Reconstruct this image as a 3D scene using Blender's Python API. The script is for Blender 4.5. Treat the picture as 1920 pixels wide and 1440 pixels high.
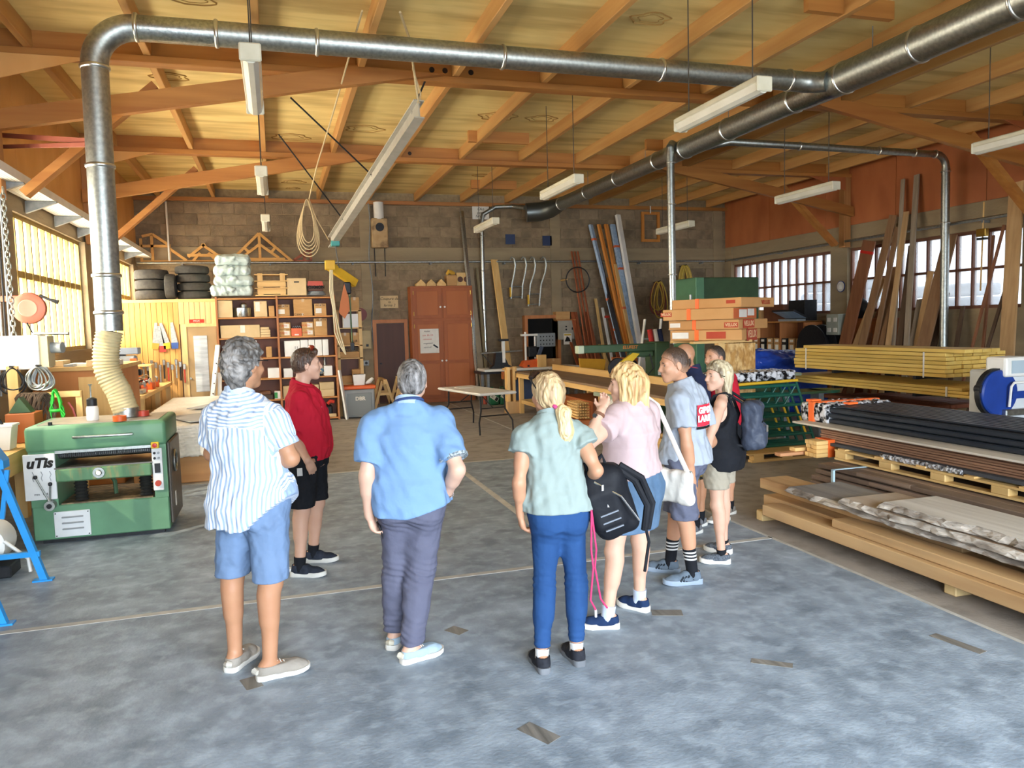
import bpy, bmesh, math, random
import numpy as np
from mathutils import Vector, Matrix
random.seed(7)
for o in list(bpy.data.objects): bpy.data.objects.remove(o)
SC = bpy.context.scene
COL = SC.collection
PI = math.pi
# ------------------------------------------------------------------ camera, sky, sun, exposure
CAM_H = 1.92
yaw, pit, rol = math.radians(16.95), math.radians(4.45), math.radians(-1.55)
_fw = Vector((math.sin(yaw)*math.cos(pit), math.cos(yaw)*math.cos(pit), -math.sin(pit)))
_r = Vector((math.cos(yaw), -math.sin(yaw), 0)); _u = _r.cross(_fw)
_R = _r*math.cos(rol) + _u*math.sin(rol); _U = _u*math.cos(rol) - _r*math.sin(rol)
cam = bpy.data.cameras.new('camera'); cam.sensor_width = 36; cam.lens = 27.0; cam.clip_end = 200
camo = bpy.data.objects.new('camera', cam); COL.objects.link(camo)
m4 = Matrix((( _R.x, _U.x, -_fw.x, 0), (_R.y, _U.y, -_fw.y, 0), (_R.z, _U.z, -_fw.z, CAM_H), (0, 0, 0, 1)))
camo.matrix_world = m4
SC.camera = camo
w = bpy.data.worlds.new('sky'); SC.world = w; w.use_nodes = True
nt = w.node_tree; nt.nodes.clear()
wo = nt.nodes.new('ShaderNodeOutputWorld'); bg = nt.nodes.new('ShaderNodeBackground')
bg.inputs[0].default_value = (0.80, 0.90, 1.0, 1); bg.inputs[1].default_value = 3.4
nt.links.new(bg.outputs[0], wo.inputs[0])
def lamp(name, kind, loc, rot, energy, color, **kw):
    l = bpy.data.lights.new(name, kind); l.energy = energy; l.color = color
    for k, v in kw.items(): setattr(l, k, v)
    o = bpy.data.objects.new(name, l); COL.objects.link(o); o.location = loc
    if isinstance(rot, Vector): o.rotation_mode = 'QUATERNION'; o.rotation_quaternion = rot.to_track_quat('-Z', 'Y')
    else: o.rotation_euler = rot
    return o
lamp('sun', 'SUN', (-10, -5, 12), Vector((0.74, 0.62, -0.72)), 5.5, (1.0, 0.90, 0.74), angle=0.01)
# daylight through the open gateway behind the camera and through the sunny window wall
lamp('gateway_daylight', 'AREA', (2.4, -3.9, 2.3), Vector((0, 1, -0.62)), 700, (0.78, 0.88, 1.0), shape='RECTANGLE', size=9.0, size_y=2.2, spread=1.9)
lamp('left_window_daylight', 'AREA', (-3.35, 13.2, 2.7), Vector((1, 0, 0.05)), 950, (1.0, 0.95, 0.86), shape='RECTANGLE', size=12.0, size_y=1.9)
SC.view_settings.view_transform = 'Standard'
try: SC.view_settings.look = 'None'
except Exception: pass
SC.view_settings.gamma = 1.0; SC.view_settings.use_curve_mapping = False
SC.view_settings.exposure = 0.62
# ------------------------------------------------------------------ helpers
def srgb(h):
    h = h.lstrip('#'); v = [int(h[i:i+2], 16)/255 for i in (0, 2, 4)]
    return tuple(c/12.92 if c <= .04045 else ((c+.055)/1.055)**2.4 for c in v)
MATS = {}
def mat(name, c1, c2=None, rough=.6, metal=0., scale=6., stretch=(1, 1, 1), bump=0., bscale=60., rnd=0., detail=4, contrast=.5, spec=.4, c3=None, s3=1.5, a3=.5, emit=0, trans=0, hrnd=0., coat=0.):
    if name in MATS: return MATS[name]
    m = bpy.data.materials.new(name); m.use_nodes = True; t = m.node_tree; N = t.nodes; L = t.links
    b = N['Principled BSDF']
    c1 = srgb(c1) if isinstance(c1, str) else c1
    b.inputs['Roughness'].default_value = rough; b.inputs['Metallic'].default_value = metal
    b.inputs['Specular IOR Level'].default_value = spec
    if coat: b.inputs['Coat Weight'].default_value = coat
    tc = N.new('ShaderNodeTexCoord'); mp = N.new('ShaderNodeMapping'); mp.inputs['Scale'].default_value = stretch
    L.new(tc.outputs['Object'], mp.inputs[0])
    vec = mp.outputs[0]
    if rnd or hrnd:
        oi = N.new('ShaderNodeObjectInfo'); ad = N.new('ShaderNodeVectorMath'); ad.operation = 'ADD'
        sc = N.new('ShaderNodeVectorMath'); sc.operation = 'SCALE'; sc.inputs['Scale'].default_value = 37.
        cb = N.new('ShaderNodeCombineXYZ')
        for i in range(3): L.new(oi.outputs['Random'], cb.inputs[i])
        L.new(cb.outputs[0], sc.inputs[0]); L.new(mp.outputs[0], ad.inputs[0]); L.new(sc.outputs[0], ad.inputs[1]); vec = ad.outputs[0]
    col = None
    if c2 is not None:
        c2 = srgb(c2) if isinstance(c2, str) else c2
        n = N.new('ShaderNodeTexNoise'); n.inputs['Scale'].default_value = scale; n.inputs['Detail'].default_value = detail
        L.new(vec, n.inputs['Vector'])
        r = N.new('ShaderNodeValToRGB'); e = r.color_ramp.elements
        e[0].position = .5-contrast*.5+.02; e[1].position = .5+contrast*.5-.02
        e[0].color = (*c1, 1); e[1].color = (*c2, 1)
        L.new(n.outputs[0], r.inputs[0]); col = r.outputs[0]
        if c3 is not None:
            c3 = srgb(c3) if isinstance(c3, str) else c3
            n3 = N.new('ShaderNodeTexNoise'); n3.inputs['Scale'].default_value = s3; n3.inputs['Detail'].default_value = 6
            L.new(vec, n3.inputs['Vector'])
            r3 = N.new('ShaderNodeValToRGB'); r3.color_ramp.elements[0].position = .48; r3.color_ramp.elements[1].position = .66
            r3.color_ramp.elements[1].color = (a3, a3, a3, 1)
            L.new(n3.outputs[0], r3.inputs[0])
            mx = N.new('ShaderNodeMix'); mx.data_type = 'RGBA'
            L.new(r3.outputs[0], mx.inputs[0]); L.new(col, mx.inputs[6]); mx.inputs[7].default_value = (*c3, 1); col = mx.outputs[2]
    if rnd or hrnd:
        hs = N.new('ShaderNodeHueSaturation')
        mr = N.new('ShaderNodeMapRange'); mr.inputs[3].default_value = 1-rnd; mr.inputs[4].default_value = 1+rnd
        L.new(oi.outputs['Random'], mr.inputs[0]); L.new(mr.outputs[0], hs.inputs['Value'])
        if hrnd:
            mh = N.new('ShaderNodeMapRange'); mh.inputs[3].default_value = .5-hrnd; mh.inputs[4].default_value = .5+hrnd
            L.new(oi.outputs['Random'], mh.inputs[0]); L.new(mh.outputs[0], hs.inputs['Hue'])
        if col is not None: L.new(col, hs.inputs['Color'])
        else: hs.inputs['Color'].default_value = (*c1, 1)
        col = hs.outputs[0]
    if col is not None: L.new(col, b.inputs['Base Color'])
    else: b.inputs['Base Color'].default_value = (*c1, 1)
    if bump:
        nb = N.new('ShaderNodeTexNoise'); nb.inputs['Scale'].default_value = bscale; nb.inputs['Detail'].default_value = 3
        L.new(vec, nb.inputs['Vector'])
        bp = N.new('ShaderNodeBump'); bp.inputs['Strength'].default_value = bump; bp.inputs['Distance'].default_value = .02
        L.new(nb.outputs[0], bp.inputs['Height']); L.new(bp.outputs[0], b.inputs['Normal'])
    if trans: b.inputs['Transmission Weight'].default_value = trans
    MATS[name] = m; return m
def wood(name, c1, c2, axis='z', g=.06, scale=14, rough=.55, rnd=.12, **k):
    st = {'x': (g, 1, 1), 'y': (1, g, 1), 'z': (1, 1, g)}[axis]
    return mat(name, c1, c2, rough=rough, scale=scale, stretch=st, rnd=rnd, bump=k.pop('bump', .06), bscale=scale*3, contrast=k.pop('contrast', .45), **k)
WM = {}
def xf(o): return WM.get(o.name, Matrix.Identity(4))
CUR = {}
def thing(name, label, cat, loc=(0, 0, 0), rz=0, group=None, rot=None):
    o = bpy.data.objects.new(name, None); COL.objects.link(o); o.empty_display_size = .1
    M = Matrix.Translation(loc) @ (rot.to_4x4() if rot is not None else Matrix.Rotation(rz, 4, 'Z'))
    o.matrix_world = M; o.location = loc; o.rotation_euler = M.to_euler()
    o['label'] = label; o['category'] = cat
    if group: o['group'] = group
    WM[o.name] = M; return o
class MB:
    def __init__(s): s.v = []; s.f = []
    def add(s, vs, fs):
        n = len(s.v); s.v += [tuple(p) for p in vs]; s.f += [[i+n for i in f] for f in fs]; return s
    def box(s, x0, x1, y0, y1, z0, z1, M=None, c=0.):
        if c <= 0:
            vs = [(x, y, z) for x in (x0, x1) for y in (y0, y1) for z in (z0, z1)]
            fs = [(0, 1, 3, 2), (4, 6, 7, 5), (0, 4, 5, 1), (2, 3, 7, 6), (0, 2, 6, 4), (1, 5, 7, 3)]
        else:
            cx, cy, cz = (x0+x1)/2, (y0+y1)/2, (z0+z1)/2; hx, hy, hz = (x1-x0)/2, (y1-y0)/2, (z1-z0)/2
            c = min(c, hx*.9, hy*.9, hz*.9)
            bm = bmesh.new(); bmesh.ops.create_cube(bm, size=2)
            for v in bm.verts: v.co = Vector((v.co.x*hx, v.co.y*hy, v.co.z*hz))
            bmesh.ops.bevel(bm, geom=list(bm.edges), offset=c, segments=2 if c > .02 else 1, affect='EDGES', profile=.5)
            bm.verts.index_update()
            vs = [(v.co.x+cx, v.co.y+cy, v.co.z+cz) for v in bm.verts]; fs = [[v.index for v in f.verts] for f in bm.faces]; bm.free()
        if M is not None: vs = [M @ Vector(p) for p in vs]
        return s.add(vs, fs)
    def beam(s, p0, p1, w, h, up=(0, 0, 1), c=0.):
        p0, p1 = Vector(p0), Vector(p1); d = p1-p0; L = d.length; z = d.normalized(); u = Vector(up)
        x = u.cross(z)
        if x.length < 1e-4: x = Vector((1, 0, 0)).cross(z)
        if x.length < 1e-4: x = Vector((0, 1, 0)).cross(z)
        x.normalize(); y = z.cross(x)
        M = Matrix((( x.x, y.x, z.x, p0.x), (x.y, y.y, z.y, p0.y), (x.z, y.z, z.z, p0.z), (0, 0, 0, 1)))
        return s.box(-w/2, w/2, -h/2, h/2, 0, L, M, c)
    def tube(s, pts, r, n=8, caps=True, closed=False):
        pts = [Vector(p) for p in pts]; m = len(pts); rs = r if isinstance(r, (list, tuple)) else [r]*m
        base = len(s.v); prev = None
        for i, p in enumerate(pts):
            if closed: t = pts[(i+1) % m]-pts[i-1]
            else: t = pts[min(i+1, m-1)]-pts[max(i-1, 0)]
            t.normalize() if t.length > 1e-9 else None
            if prev is None:
                a = Vector((0, 0, 1)) if abs(t.z) < .9 else Vector((1, 0, 0)); x = a.cross(t).normalized()
            else:
                x = prev-t*prev.dot(t)
                x = x.normalized() if x.length > 1e-6 else Vector((1, 0, 0))
            prev = x; y = t.cross(x)
            for k in range(n):
                a = 2*PI*k/n; s.v.append(tuple(p+(x*math.cos(a)+y*math.sin(a))*rs[i]))
        rng = m if closed else m-1
        for i in range(rng):
            j = (i+1) % m
            for k in range(n):
                k2 = (k+1) % n; s.f.append([base+i*n+k, base+i*n+k2, base+j*n+k2, base+j*n+k])
        if caps and not closed:
            s.f.append([base+k for k in range(n)][::-1]); s.f.append([base+(m-1)*n+k for k in range(n)])
        return s
    def cyl(s, p0, p1, r, r1=None, n=16): return s.tube([p0, p1], [r, r if r1 is None else r1], n)
    def lathe(s, prof, c=(0, 0, 0), n=20, axis='z'):
        base = len(s.v)
        for (r, h) in prof:
            for k in range(n):
                a = 2*PI*k/n; x, y = r*math.cos(a), r*math.sin(a)
                p = {'z': (x, y, h), 'x': (h, x, y), 'y': (y, h, x)}[axis]
                s.v.append((p[0]+c[0], p[1]+c[1], p[2]+c[2]))
        for i in range(len(prof)-1):
            for k in range(n):
                k2 = (k+1) % n; s.f.append([base+i*n+k, base+i*n+k2, base+(i+1)*n+k2, base+(i+1)*n+k])
        if prof[0][0] > 1e-5: s.f.append([base+k for k in range(n)][::-1])
        if prof[-1][0] > 1e-5: s.f.append([base+(len(prof)-1)*n+k for k in range(n)])
        return s
    def prism(s, poly, h0, h1, M=None, plane='xy'):
        n = len(poly)
        def P(a, b, h): return {'xy': (a, b, h), 'xz': (a, h, b), 'yz': (h, a, b)}[plane]
        vs = [P(a, b, h0) for a, b in poly]+[P(a, b, h1) for a, b in poly]
        fs = [list(range(n))[::-1], [n+i for i in range(n)]]+[[i, (i+1) % n, n+(i+1) % n, n+i] for i in range(n)]
        if M is not None: vs = [M @ Vector(p) for p in vs]
        return s.add(vs, fs)
    def build(s, name, m, parent=None, smooth=False, local=False, label=None, kind=None, angle=None, loc=None):
        me = bpy.data.meshes.new(name); vs = s.v
        if parent is not None and not local:
            I = xf(parent).inverted(); vs = [I @ Vector(p) for p in vs]
        if parent is None and loc is not None: vs = [(p[0]-loc[0], p[1]-loc[1], p[2]-loc[2]) for p in vs]
        me.from_pydata([tuple(p) for p in vs], [], s.f)
        bm = bmesh.new(); bm.from_mesh(me); bmesh.ops.recalc_face_normals(bm, faces=list(bm.faces)); bm.to_mesh(me); bm.free()
        o = bpy.data.objects.new(name, me); COL.objects.link(o)
        if m is not None: me.materials.append(m)
        if parent is not None: o.parent = parent; WM[o.name] = xf(parent)
        elif loc is not None: o.location = loc; WM[o.name] = Matrix.Translation(loc)
        if smooth:
            me.polygons.foreach_set('use_smooth', [True]*len(me.polygons))
            try: me.set_sharp_from_angle(angle=math.radians(angle or 40))
            except Exception: pass
        if label: o['label'] = label
        if kind: o['kind'] = kind
        return o
def tag(o, label, cat, group=None, kind=None):
    o['label'] = label; o['category'] = cat
    if group: o['group'] = group
    if kind: o['kind'] = kind
    return o
def struct(o): o['kind'] = 'structure'; return o
CH = {}
def kids(o): return [c for c in bpy.data.objects if c.parent == o]
def dup(root, loc=None, rz=None, label=None, group=None, children=None):
    r = root.copy(); COL.objects.link(r)
    if loc is not None: r.location = loc
    if rz is not None: r.rotation_euler = (0, 0, rz)
    if label: r['label'] = label
    if group: r['group'] = group
    for ch in (root.children if children is None else children):
        c = ch.copy(); COL.objects.link(c); c.parent = r
        for g in ch.children:
            d = g.copy(); COL.objects.link(d); d.parent = c
    return r
def text(name, body, size, M, m, parent=None, ext=.001, bold=0., shear=0., align='CENTER', label=None):
    cu = bpy.data.curves.new(name, 'FONT'); cu.body = body; cu.size = size; cu.extrude = ext; cu.offset = bold; cu.shear = shear
    cu.align_x = align; cu.align_y = 'CENTER'; cu.resolution_u = 3
    o = bpy.data.objects.new(name+'_c', cu); COL.objects.link(o)
    dg = bpy.context.evaluated_depsgraph_get(); me = bpy.data.meshes.new_from_object(o.evaluated_get(dg))
    bpy.data.objects.remove(o); bpy.data.curves.remove(cu)
    me.name = name; me.materials.clear(); me.materials.append(m)
    P = (xf(parent).inverted() if parent is not None else Matrix.Identity(4)) @ M
    me.transform(P)
    q = bpy.data.objects.new(name, me); COL.objects.link(q)
    if parent is not None: q.parent = parent; WM[q.name] = xf(parent)
    if label: q['label'] = label
    return q
def front(x, y, z, rz=0, tilt=0):      # text frame facing -Y (rz turns it about the vertical)
    return Matrix.Translation((x, y, z)) @ Matrix.Rotation(rz, 4, 'Z') @ Matrix.Rotation(PI/2, 4, 'X') @ Matrix.Rotation(tilt, 4, 'Z')
def arc(c, r, a0, a1, n, ax=(1, 0, 0), ay=(0, 0, 1)):
    c, ax, ay = Vector(c), Vector(ax), Vector(ay)
    return [c+ax*(r*math.cos(a0+(a1-a0)*i/n))+ay*(r*math.sin(a0+(a1-a0)*i/n)) for i in range(n+1)]
# ------------------------------------------------------------------ signed-distance solids (people, cloth, bags)
class SDF:
    def __init__(s, lo, hi, h):
        s.lo = np.array(lo, float); s.h = h; s.n = np.ceil((np.array(hi)-s.lo)/h).astype(int)+1
        s.d = np.full(s.n, .4, np.float32)
        s.ax = [(s.lo[i]+h*np.arange(s.n[i])).astype(np.float32) for i in range(3)]
    def sl(s, lo, hi):
        a = np.clip(np.floor((np.array(lo)-s.lo)/s.h).astype(int), 0, s.n-1); b = np.clip(np.ceil((np.array(hi)-s.lo)/s.h).astype(int)+1, 1, s.n)
        b = np.maximum(b, a+1)
        return tuple(slice(a[i], b[i]) for i in range(3))
    def XYZ(s, sl=None):
        sl = sl or (slice(None),)*3
        return s.ax[0][sl[0]][:, None, None], s.ax[1][sl[1]][None, :, None], s.ax[2][sl[2]][None, None, :]
    def put(s, fn, lo, hi, k=.02, op='u'):
        m = k+.03; sl = s.sl(np.array(lo)-m, np.array(hi)+m); v = fn(*s.XYZ(sl)).astype(np.float32); a = s.d[sl]
        if op == 'u':
            h = np.maximum(k-np.abs(a-v), 0)/k; s.d[sl] = np.minimum(a, v)-h*h*k*.25
        else:
            v = -v; h = np.maximum(k-np.abs(a-v), 0)/k; s.d[sl] = np.maximum(a, v)+h*h*k*.25
        return s
    def cut(s, fn): s.d = np.maximum(s.d, fn(*s.XYZ())).astype(np.float32); return s
    def disp(s, fn): s.d = (s.d+fn(*s.XYZ())).astype(np.float32); return s
    def cone(s, a, b, r1, r2, k=.02, op='u', flat=None, fs=1., ends=None):
        a = np.array(a, float); b = np.array(b, float); ba = b-a; L2 = max(ba@ba, 1e-9); R = max(r1, r2)*max(1, 1/min(1, fs))
        f = None if flat is None else np.array(flat, float)/np.linalg.norm(flat)
        def fn(X, Y, Z):
            px, py, pz = X-a[0], Y-a[1], Z-a[2]
            t = (px*ba[0]+py*ba[1]+pz*ba[2])/L2; tc = np.clip(t, 0, 1)
            qx, qy, qz = px-tc*ba[0], py-tc*ba[1], pz-tc*ba[2]
            if f is not None:
                w = (qx*f[0]+qy*f[1]+qz*f[2])*(fs-1); qx = qx+w*f[0]; qy = qy+w*f[1]; qz = qz+w*f[2]
            d = np.sqrt(qx*qx+qy*qy+qz*qz)-(r1+(r2-r1)*tc)
            if ends:
                L = math.sqrt(L2)
                if ends[0]: d = np.maximum(d, -t*L)
                if ends[1]: d = np.maximum(d, (t-1)*L)
            return d
        return s.put(fn, np.minimum(a, b)-R, np.maximum(a, b)+R, k, op)
    def ell(s, c, r, k=.02, op='u', ax=None):
        c = np.array(c, float); A = np.eye(3) if ax is None else np.array(ax, float); R = max(r)
        def fn(X, Y, Z):
            p = (X-c[0], Y-c[1], Z-c[2]); k0 = 0; k1 = 0
            for i in range(3):
                u = (p[0]*A[i][0]+p[1]*A[i][1]+p[2]*A[i][2])/r[i]; k0 = k0+u*u; k1 = k1+(u/r[i])**2
            k0 = np.sqrt(k0); return k0*(k0-1)/np.sqrt(k1+1e-9)
        return s.put(fn, c-R, c+R, k, op)
    def bx(s, c, r, k=.02, op='u', ax=None, rd=.02):
        c = np.array(c, float); A = np.eye(3) if ax is None else np.array(ax, float); R = float(np.linalg.norm(r))
        def fn(X, Y, Z):
            p = (X-c[0], Y-c[1], Z-c[2]); q = [np.abs(p[0]*A[i][0]+p[1]*A[i][1]+p[2]*A[i][2])-(r[i]-rd) for i in range(3)]
            o = np.sqrt(sum(np.maximum(t, 0)**2 for t in q)); return o+np.minimum(np.maximum(q[0], np.maximum(q[1], q[2])), 0)-rd
        return s.put(fn, c-R, c+R, k, op)
    def col(s, zs, cx, cy, a, b, yaws, k=.03, n=2.3, capt=True, capb=True, op='u'):
        zs = np.array(zs, float)
        def fn(X, Y, Z):
            z = Z[0, 0]; I = lambda q: np.interp(z, zs, q)[None, None, :]
            y = I(yaws); c, sn = np.cos(y), np.sin(y); A, B = I(a), I(b)
            px, py = X-I(cx), Y-I(cy); u = (px*c+py*sn)/A; v = (-px*sn+py*c)/B
            r = (np.abs(u)**n+np.abs(v)**n)**(1/n); d = (r-1)*np.minimum(A, B)*1.05
            if capt: d = np.maximum(d, Z-zs[-1])
            if capb: d = np.maximum(d, zs[0]-Z)
            return d
        R = max(max(a), max(b))*1.1
        return s.put(fn, (min(cx)-R, min(cy)-R, zs[0]), (max(cx)+R, max(cy)+R, zs[-1]), k, op)
    def mesh(s):
        d = s.d; n = s.n; ins = d < 0
        c = ins[:-1, :-1, :-1].astype(np.int8)
        for i, j, k in ((1, 0, 0), (0, 1, 0), (0, 0, 1), (1, 1, 0), (1, 0, 1), (0, 1, 1), (1, 1, 1)):
            c = c+ins[i:n[0]-1+i, j:n[1]-1+j, k:n[2]-1+k]
        act = (c > 0) & (c < 8); idx = np.argwhere(act)
        if len(idx) == 0: return np.zeros((0, 3)), np.zeros((0, 4), int)
        ids = np.full(act.shape, -1, np.int64); ids[tuple(idx.T)] = np.arange(len(idx))
        corners = [(i, j, k) for i in (0, 1) for j in (0, 1) for k in (0, 1)]
        val = np.stack([d[idx[:, 0]+i, idx[:, 1]+j, idx[:, 2]+k] for i, j, k in corners], 1)
        P = np.zeros((len(idx), 3)); cnt = np.zeros(len(idx)); ca = np.array(corners, float)
        for e0 in range(8):
            for e1 in range(e0+1, 8):
                if np.abs(ca[e0]-ca[e1]).sum() != 1: continue
                v0, v1 = val[:, e0], val[:, e1]; m = (v0 < 0) != (v1 < 0); t = np.where(m, v0/np.where(m, v0-v1, 1), 0)
                P += np.where(m[:, None], ca[e0]+t[:, None]*(ca[e1]-ca[e0]), 0); cnt += m
        P = (idx+P/cnt[:, None])*s.h+s.lo
        Q = []
        for axn in range(3):
            a, b = [(1, 2), (2, 0), (0, 1)][axn]
            sh = [slice(None)]*3; sh2 = [slice(None)]*3; sh[axn] = slice(0, -1); sh2[axn] = slice(1, None)
            x = np.argwhere(ins[tuple(sh)] != ins[tuple(sh2)])
            x = x[(x[:, a] > 0) & (x[:, b] > 0) & (x[:, a] < n[a]-1) & (x[:, b] < n[b]-1)]
            fl = ins[tuple(x.T)]; ea = np.zeros(3, int); ea[a] = 1; eb = np.zeros(3, int); eb[b] = 1
            q = np.stack([ids[tuple((x-ea-eb).T)], ids[tuple((x-eb).T)], ids[tuple(x.T)], ids[tuple((x-ea).T)]], 1)
            q[~fl] = q[~fl][:, ::-1]; Q.append(q)
        Q = np.concatenate(Q); Q = Q[(Q >= 0).all(1)]
        return P, Q
    def build(s, name, m, parent=None, label=None, attr=None, smooth_it=1):
        P, Q = s.mesh()
        for _ in range(smooth_it):
            acc = np.zeros_like(P); cn = np.zeros(len(P))
            for i in range(4):
                for j in ((i+1) % 4, (i-1) % 4):
                    np.add.at(acc, Q[:, i], P[Q[:, j]]); np.add.at(cn, Q[:, i], 1)
            P = np.where(cn[:, None] > 0, P*.4+.6*acc/np.maximum(cn, 1)[:, None], P)
        me = bpy.data.meshes.new(name)
        I = np.array(xf(parent).inverted()) if parent is not None else np.eye(4)
        V = P @ I[:3, :3].T+I[:3, 3]
        me.vertices.add(len(V)); me.vertices.foreach_set('co', V.astype(np.float32).ravel())
        me.loops.add(Q.size); me.loops.foreach_set('vertex_index', Q.astype(np.int32).ravel())
        me.polygons.add(len(Q)); me.polygons.foreach_set('loop_start', np.arange(0, Q.size, 4, dtype=np.int32)); me.polygons.foreach_set('loop_total', np.full(len(Q), 4, np.int32))
        me.update(calc_edges=True); me.polygons.foreach_set('use_smooth', np.ones(len(Q), bool))
        if attr is not None:
            at = me.attributes.new('su', 'FLOAT', 'POINT'); at.data.foreach_set('value', attr(P).astype(np.float32))
        me.validate()
        o = bpy.data.objects.new(name, me); COL.objects.link(o); me.materials.append(m)
        if parent is not None: o.parent = parent; WM[o.name] = xf(parent)
        if label: o['label'] = label
        return o
def lin(a, b, t): return np.array(a, float)*(1-t)+np.array(b, float)*t
V3 = lambda q: np.array(q, float)
def nrm(v): v = np.array(v, float); return v/max(np.linalg.norm(v), 1e-9)
def folds(amp, fr, seed, zs=.8):
    rs = np.random.RandomState(seed); D = rs.normal(size=(6, 3)); D[:, 2] *= zs; ph = rs.rand(6)*6
    def fn(X, Y, Z):
        w1 = 1.3*np.sin(fr*.42*(.8*X+.5*Y+.6*Z)+ph[0]); w2 = 1.3*np.sin(fr*.37*(.5*X-.8*Y-.5*Z)+ph[1]); s = 0
        for (a, b, c), p in zip(D, ph): q = np.sin(fr*(X*a+Y*b+Z*c)+p+w1+w2*.7); s = s+q*np.abs(q)**.3
        return amp*s/6*1.7
    return fn
# ------------------------------------------------------------------ setting: floor, walls, windows, ceiling
XL, XR, YB, YF, ZC = -3.0, 12.54, 19.6, -4.0, 5.28
m_floor = mat('painted concrete', '#66727d', '#97a4b0', rough=.5, scale=3.8, bump=.15, bscale=45, detail=12, contrast=.5, c3='#bccad6', s3=9, a3=.3, spec=.35)
m_floor2 = mat('bare concrete', '#857e76', '#a39b90', rough=.8, scale=2.0, bump=.15, bscale=40, detail=9, contrast=.7, c3='#4e4a45', s3=5, a3=.35)
m_joint = mat('joint filler', '#b9b6ae', '#a09d96', rough=.85, scale=9)
m_block = mat('concrete block', '#84715a', '#9a866a', rough=.9, scale=9, bump=.5, bscale=70, rnd=.16, c3='#5f5240', s3=2.5, a3=.5)
m_mortar = mat('mortar', '#85745a', '#a08d6e', rough=.95, scale=12, bump=.4)
m_conc = mat('cast concrete', '#8f7d62', '#a59373', rough=.85, scale=4, stretch=(.3, .3, 1.6), bump=.25, bscale=30, c3='#736752', s3=2, a3=.5)
m_plyL = mat('orange plywood', '#d09653', '#e2ae6c', rough=.5, scale=2.2, stretch=(1, 1, .5), detail=6, bump=.03)
m_plyR = mat('red brown plywood', '#a65e36', '#b86f42', rough=.55, scale=2.0, stretch=(1, 1, .5), detail=6, bump=.03, c3='#8e4c2a', s3=1.2, a3=.4)
m_panel = mat('yellow roof plywood', '#d9bb74', '#eed794', rough=.6, scale=2.6, stretch=(.35, 2.2, 1), detail=8, bump=.04, contrast=.8, c3='#a9874a', s3=1.5, a3=.6, rnd=.05)
m_joist = wood('joist pine', '#b58246', '#c99d60', 'y', scale=10, c3='#9a6230', s3=2, a3=.35)
m_beamx = wood('beam pine', '#a1672f', '#ba8140', 'x', scale=9, c3='#955326', s3=2, a3=.4)
m_beamz = wood('post pine', '#a86e3c', '#bd8850', 'z', scale=9)
m_steel = mat('grey steel paint', '#8c9092', '#787c7e', rough=.5, metal=.3, scale=20)
m_galv = mat('galvanised sheet', '#9da19d', '#b4b8b3', rough=.42, metal=1., scale=26, bump=.02, bscale=18, contrast=.3)
m_galv2 = mat('spangled galvanised', '#8f928e', '#c6c9c3', rough=.30, metal=1., scale=38, bump=.10, bscale=30, contrast=.6)
m_winframe = mat('window frame cream', '#a98f52', '#957c42', rough=.6, scale=8)
m_winframeR = mat('window frame brown', '#6d4534', '#7d5340', rough=.6, scale=8)
def glassmat(name, tint, clear, haze):
    m = bpy.data.materials.new(name); m.use_nodes = True; t = m.node_tree; N = t.nodes; L = t.links; N.clear()
    o = N.new('ShaderNodeOutputMaterial'); a = N.new('ShaderNodeBsdfTransparent'); b = N.new('ShaderNodeBsdfTranslucent'); g = N.new('ShaderNodeBsdfGlossy')
    a.inputs[0].default_value = (*tint, 1); b.inputs[0].default_value = (*tint, 1); g.inputs['Roughness'].default_value = .15
    tc = N.new('ShaderNodeTexCoord'); nz = N.new('ShaderNodeTexNoise'); nz.inputs['Scale'].default_value = 3; L.new(tc.outputs['Object'], nz.inputs['Vector'])
    mr = N.new('ShaderNodeMapRange'); mr.inputs[3].default_value = haze*.6; mr.inputs[4].default_value = haze*1.4; L.new(nz.outputs[0], mr.inputs[0])
    x1 = N.new('ShaderNodeMixShader'); x2 = N.new('ShaderNodeMixShader'); x2.inputs[0].default_value = .05
    L.new(mr.outputs[0], x1.inputs[0]); L.new(a.outputs[0], x1.inputs[1]); L.new(b.outputs[0], x1.inputs[2]); L.new(x1.outputs[0], x2.inputs[1]); L.new(g.outputs[0], x2.inputs[2]); L.new(x2.outputs[0], o.inputs[0])
    return m
m_glassL = glassmat('dusty glass', (1, .98, .93), 1, .35); m_glassR = glassmat('reeded glass', (.68, .69, .71), 1, .25)
# floor
fl = MB().box(XL, XR, YF, YB, -.30, -.05).build('floor', m_floor); struct(fl)
for x0, x1, y0, y1, m in ((XL, 4.05, YF, 5.65, m_floor), (XL, 2.27, 5.65, 10.42, m_floor), (2.27, 4.05, 5.65, 10.42, m_floor), (XL, 4.05, 10.42, YB, m_floor2), (4.05, XR, YF, YB, m_floor2)):
    g = .012; MB().box(x0+g, x1-g, y0+g, y1-g, -.05, 0).build('slab', m, fl)
for a in ((XL, 4.05, 5.62, 5.68), (XL, 4.05, 10.39, 10.45), (2.235, 2.305, 5.68, 10.39), (4.035, 4.065, YF, YB)):
    MB().box(a[0], a[1], a[2], a[3], -.04, .003).build('joint', m_joint, fl)
m_patch = wood('worn floor insert', '#55524c', '#8d8981', 'y', scale=30, contrast=.6)
def pz(x, y, rz=0, w=.10, l=.17):
    M = Matrix.Translation((x, y, 0)) @ Matrix.Rotation(rz, 4, 'Z')
    MB().box(-w/2, w/2, -l/2, l/2, -.005, .0015, M).build('floor_patch', m_patch, fl)
pz(1.09, 3.30, .5, .09, .20); pz(1.00, 4.63, .6, .09, .13); pz(-.22, 4.32, .3, .09, .15); pz(2.55, 3.55, .9, .06, .22); pz(2.37, 4.42, 1.2, .1, .2); pz(3.7, 3.4, .2, .07, .3)
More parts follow.
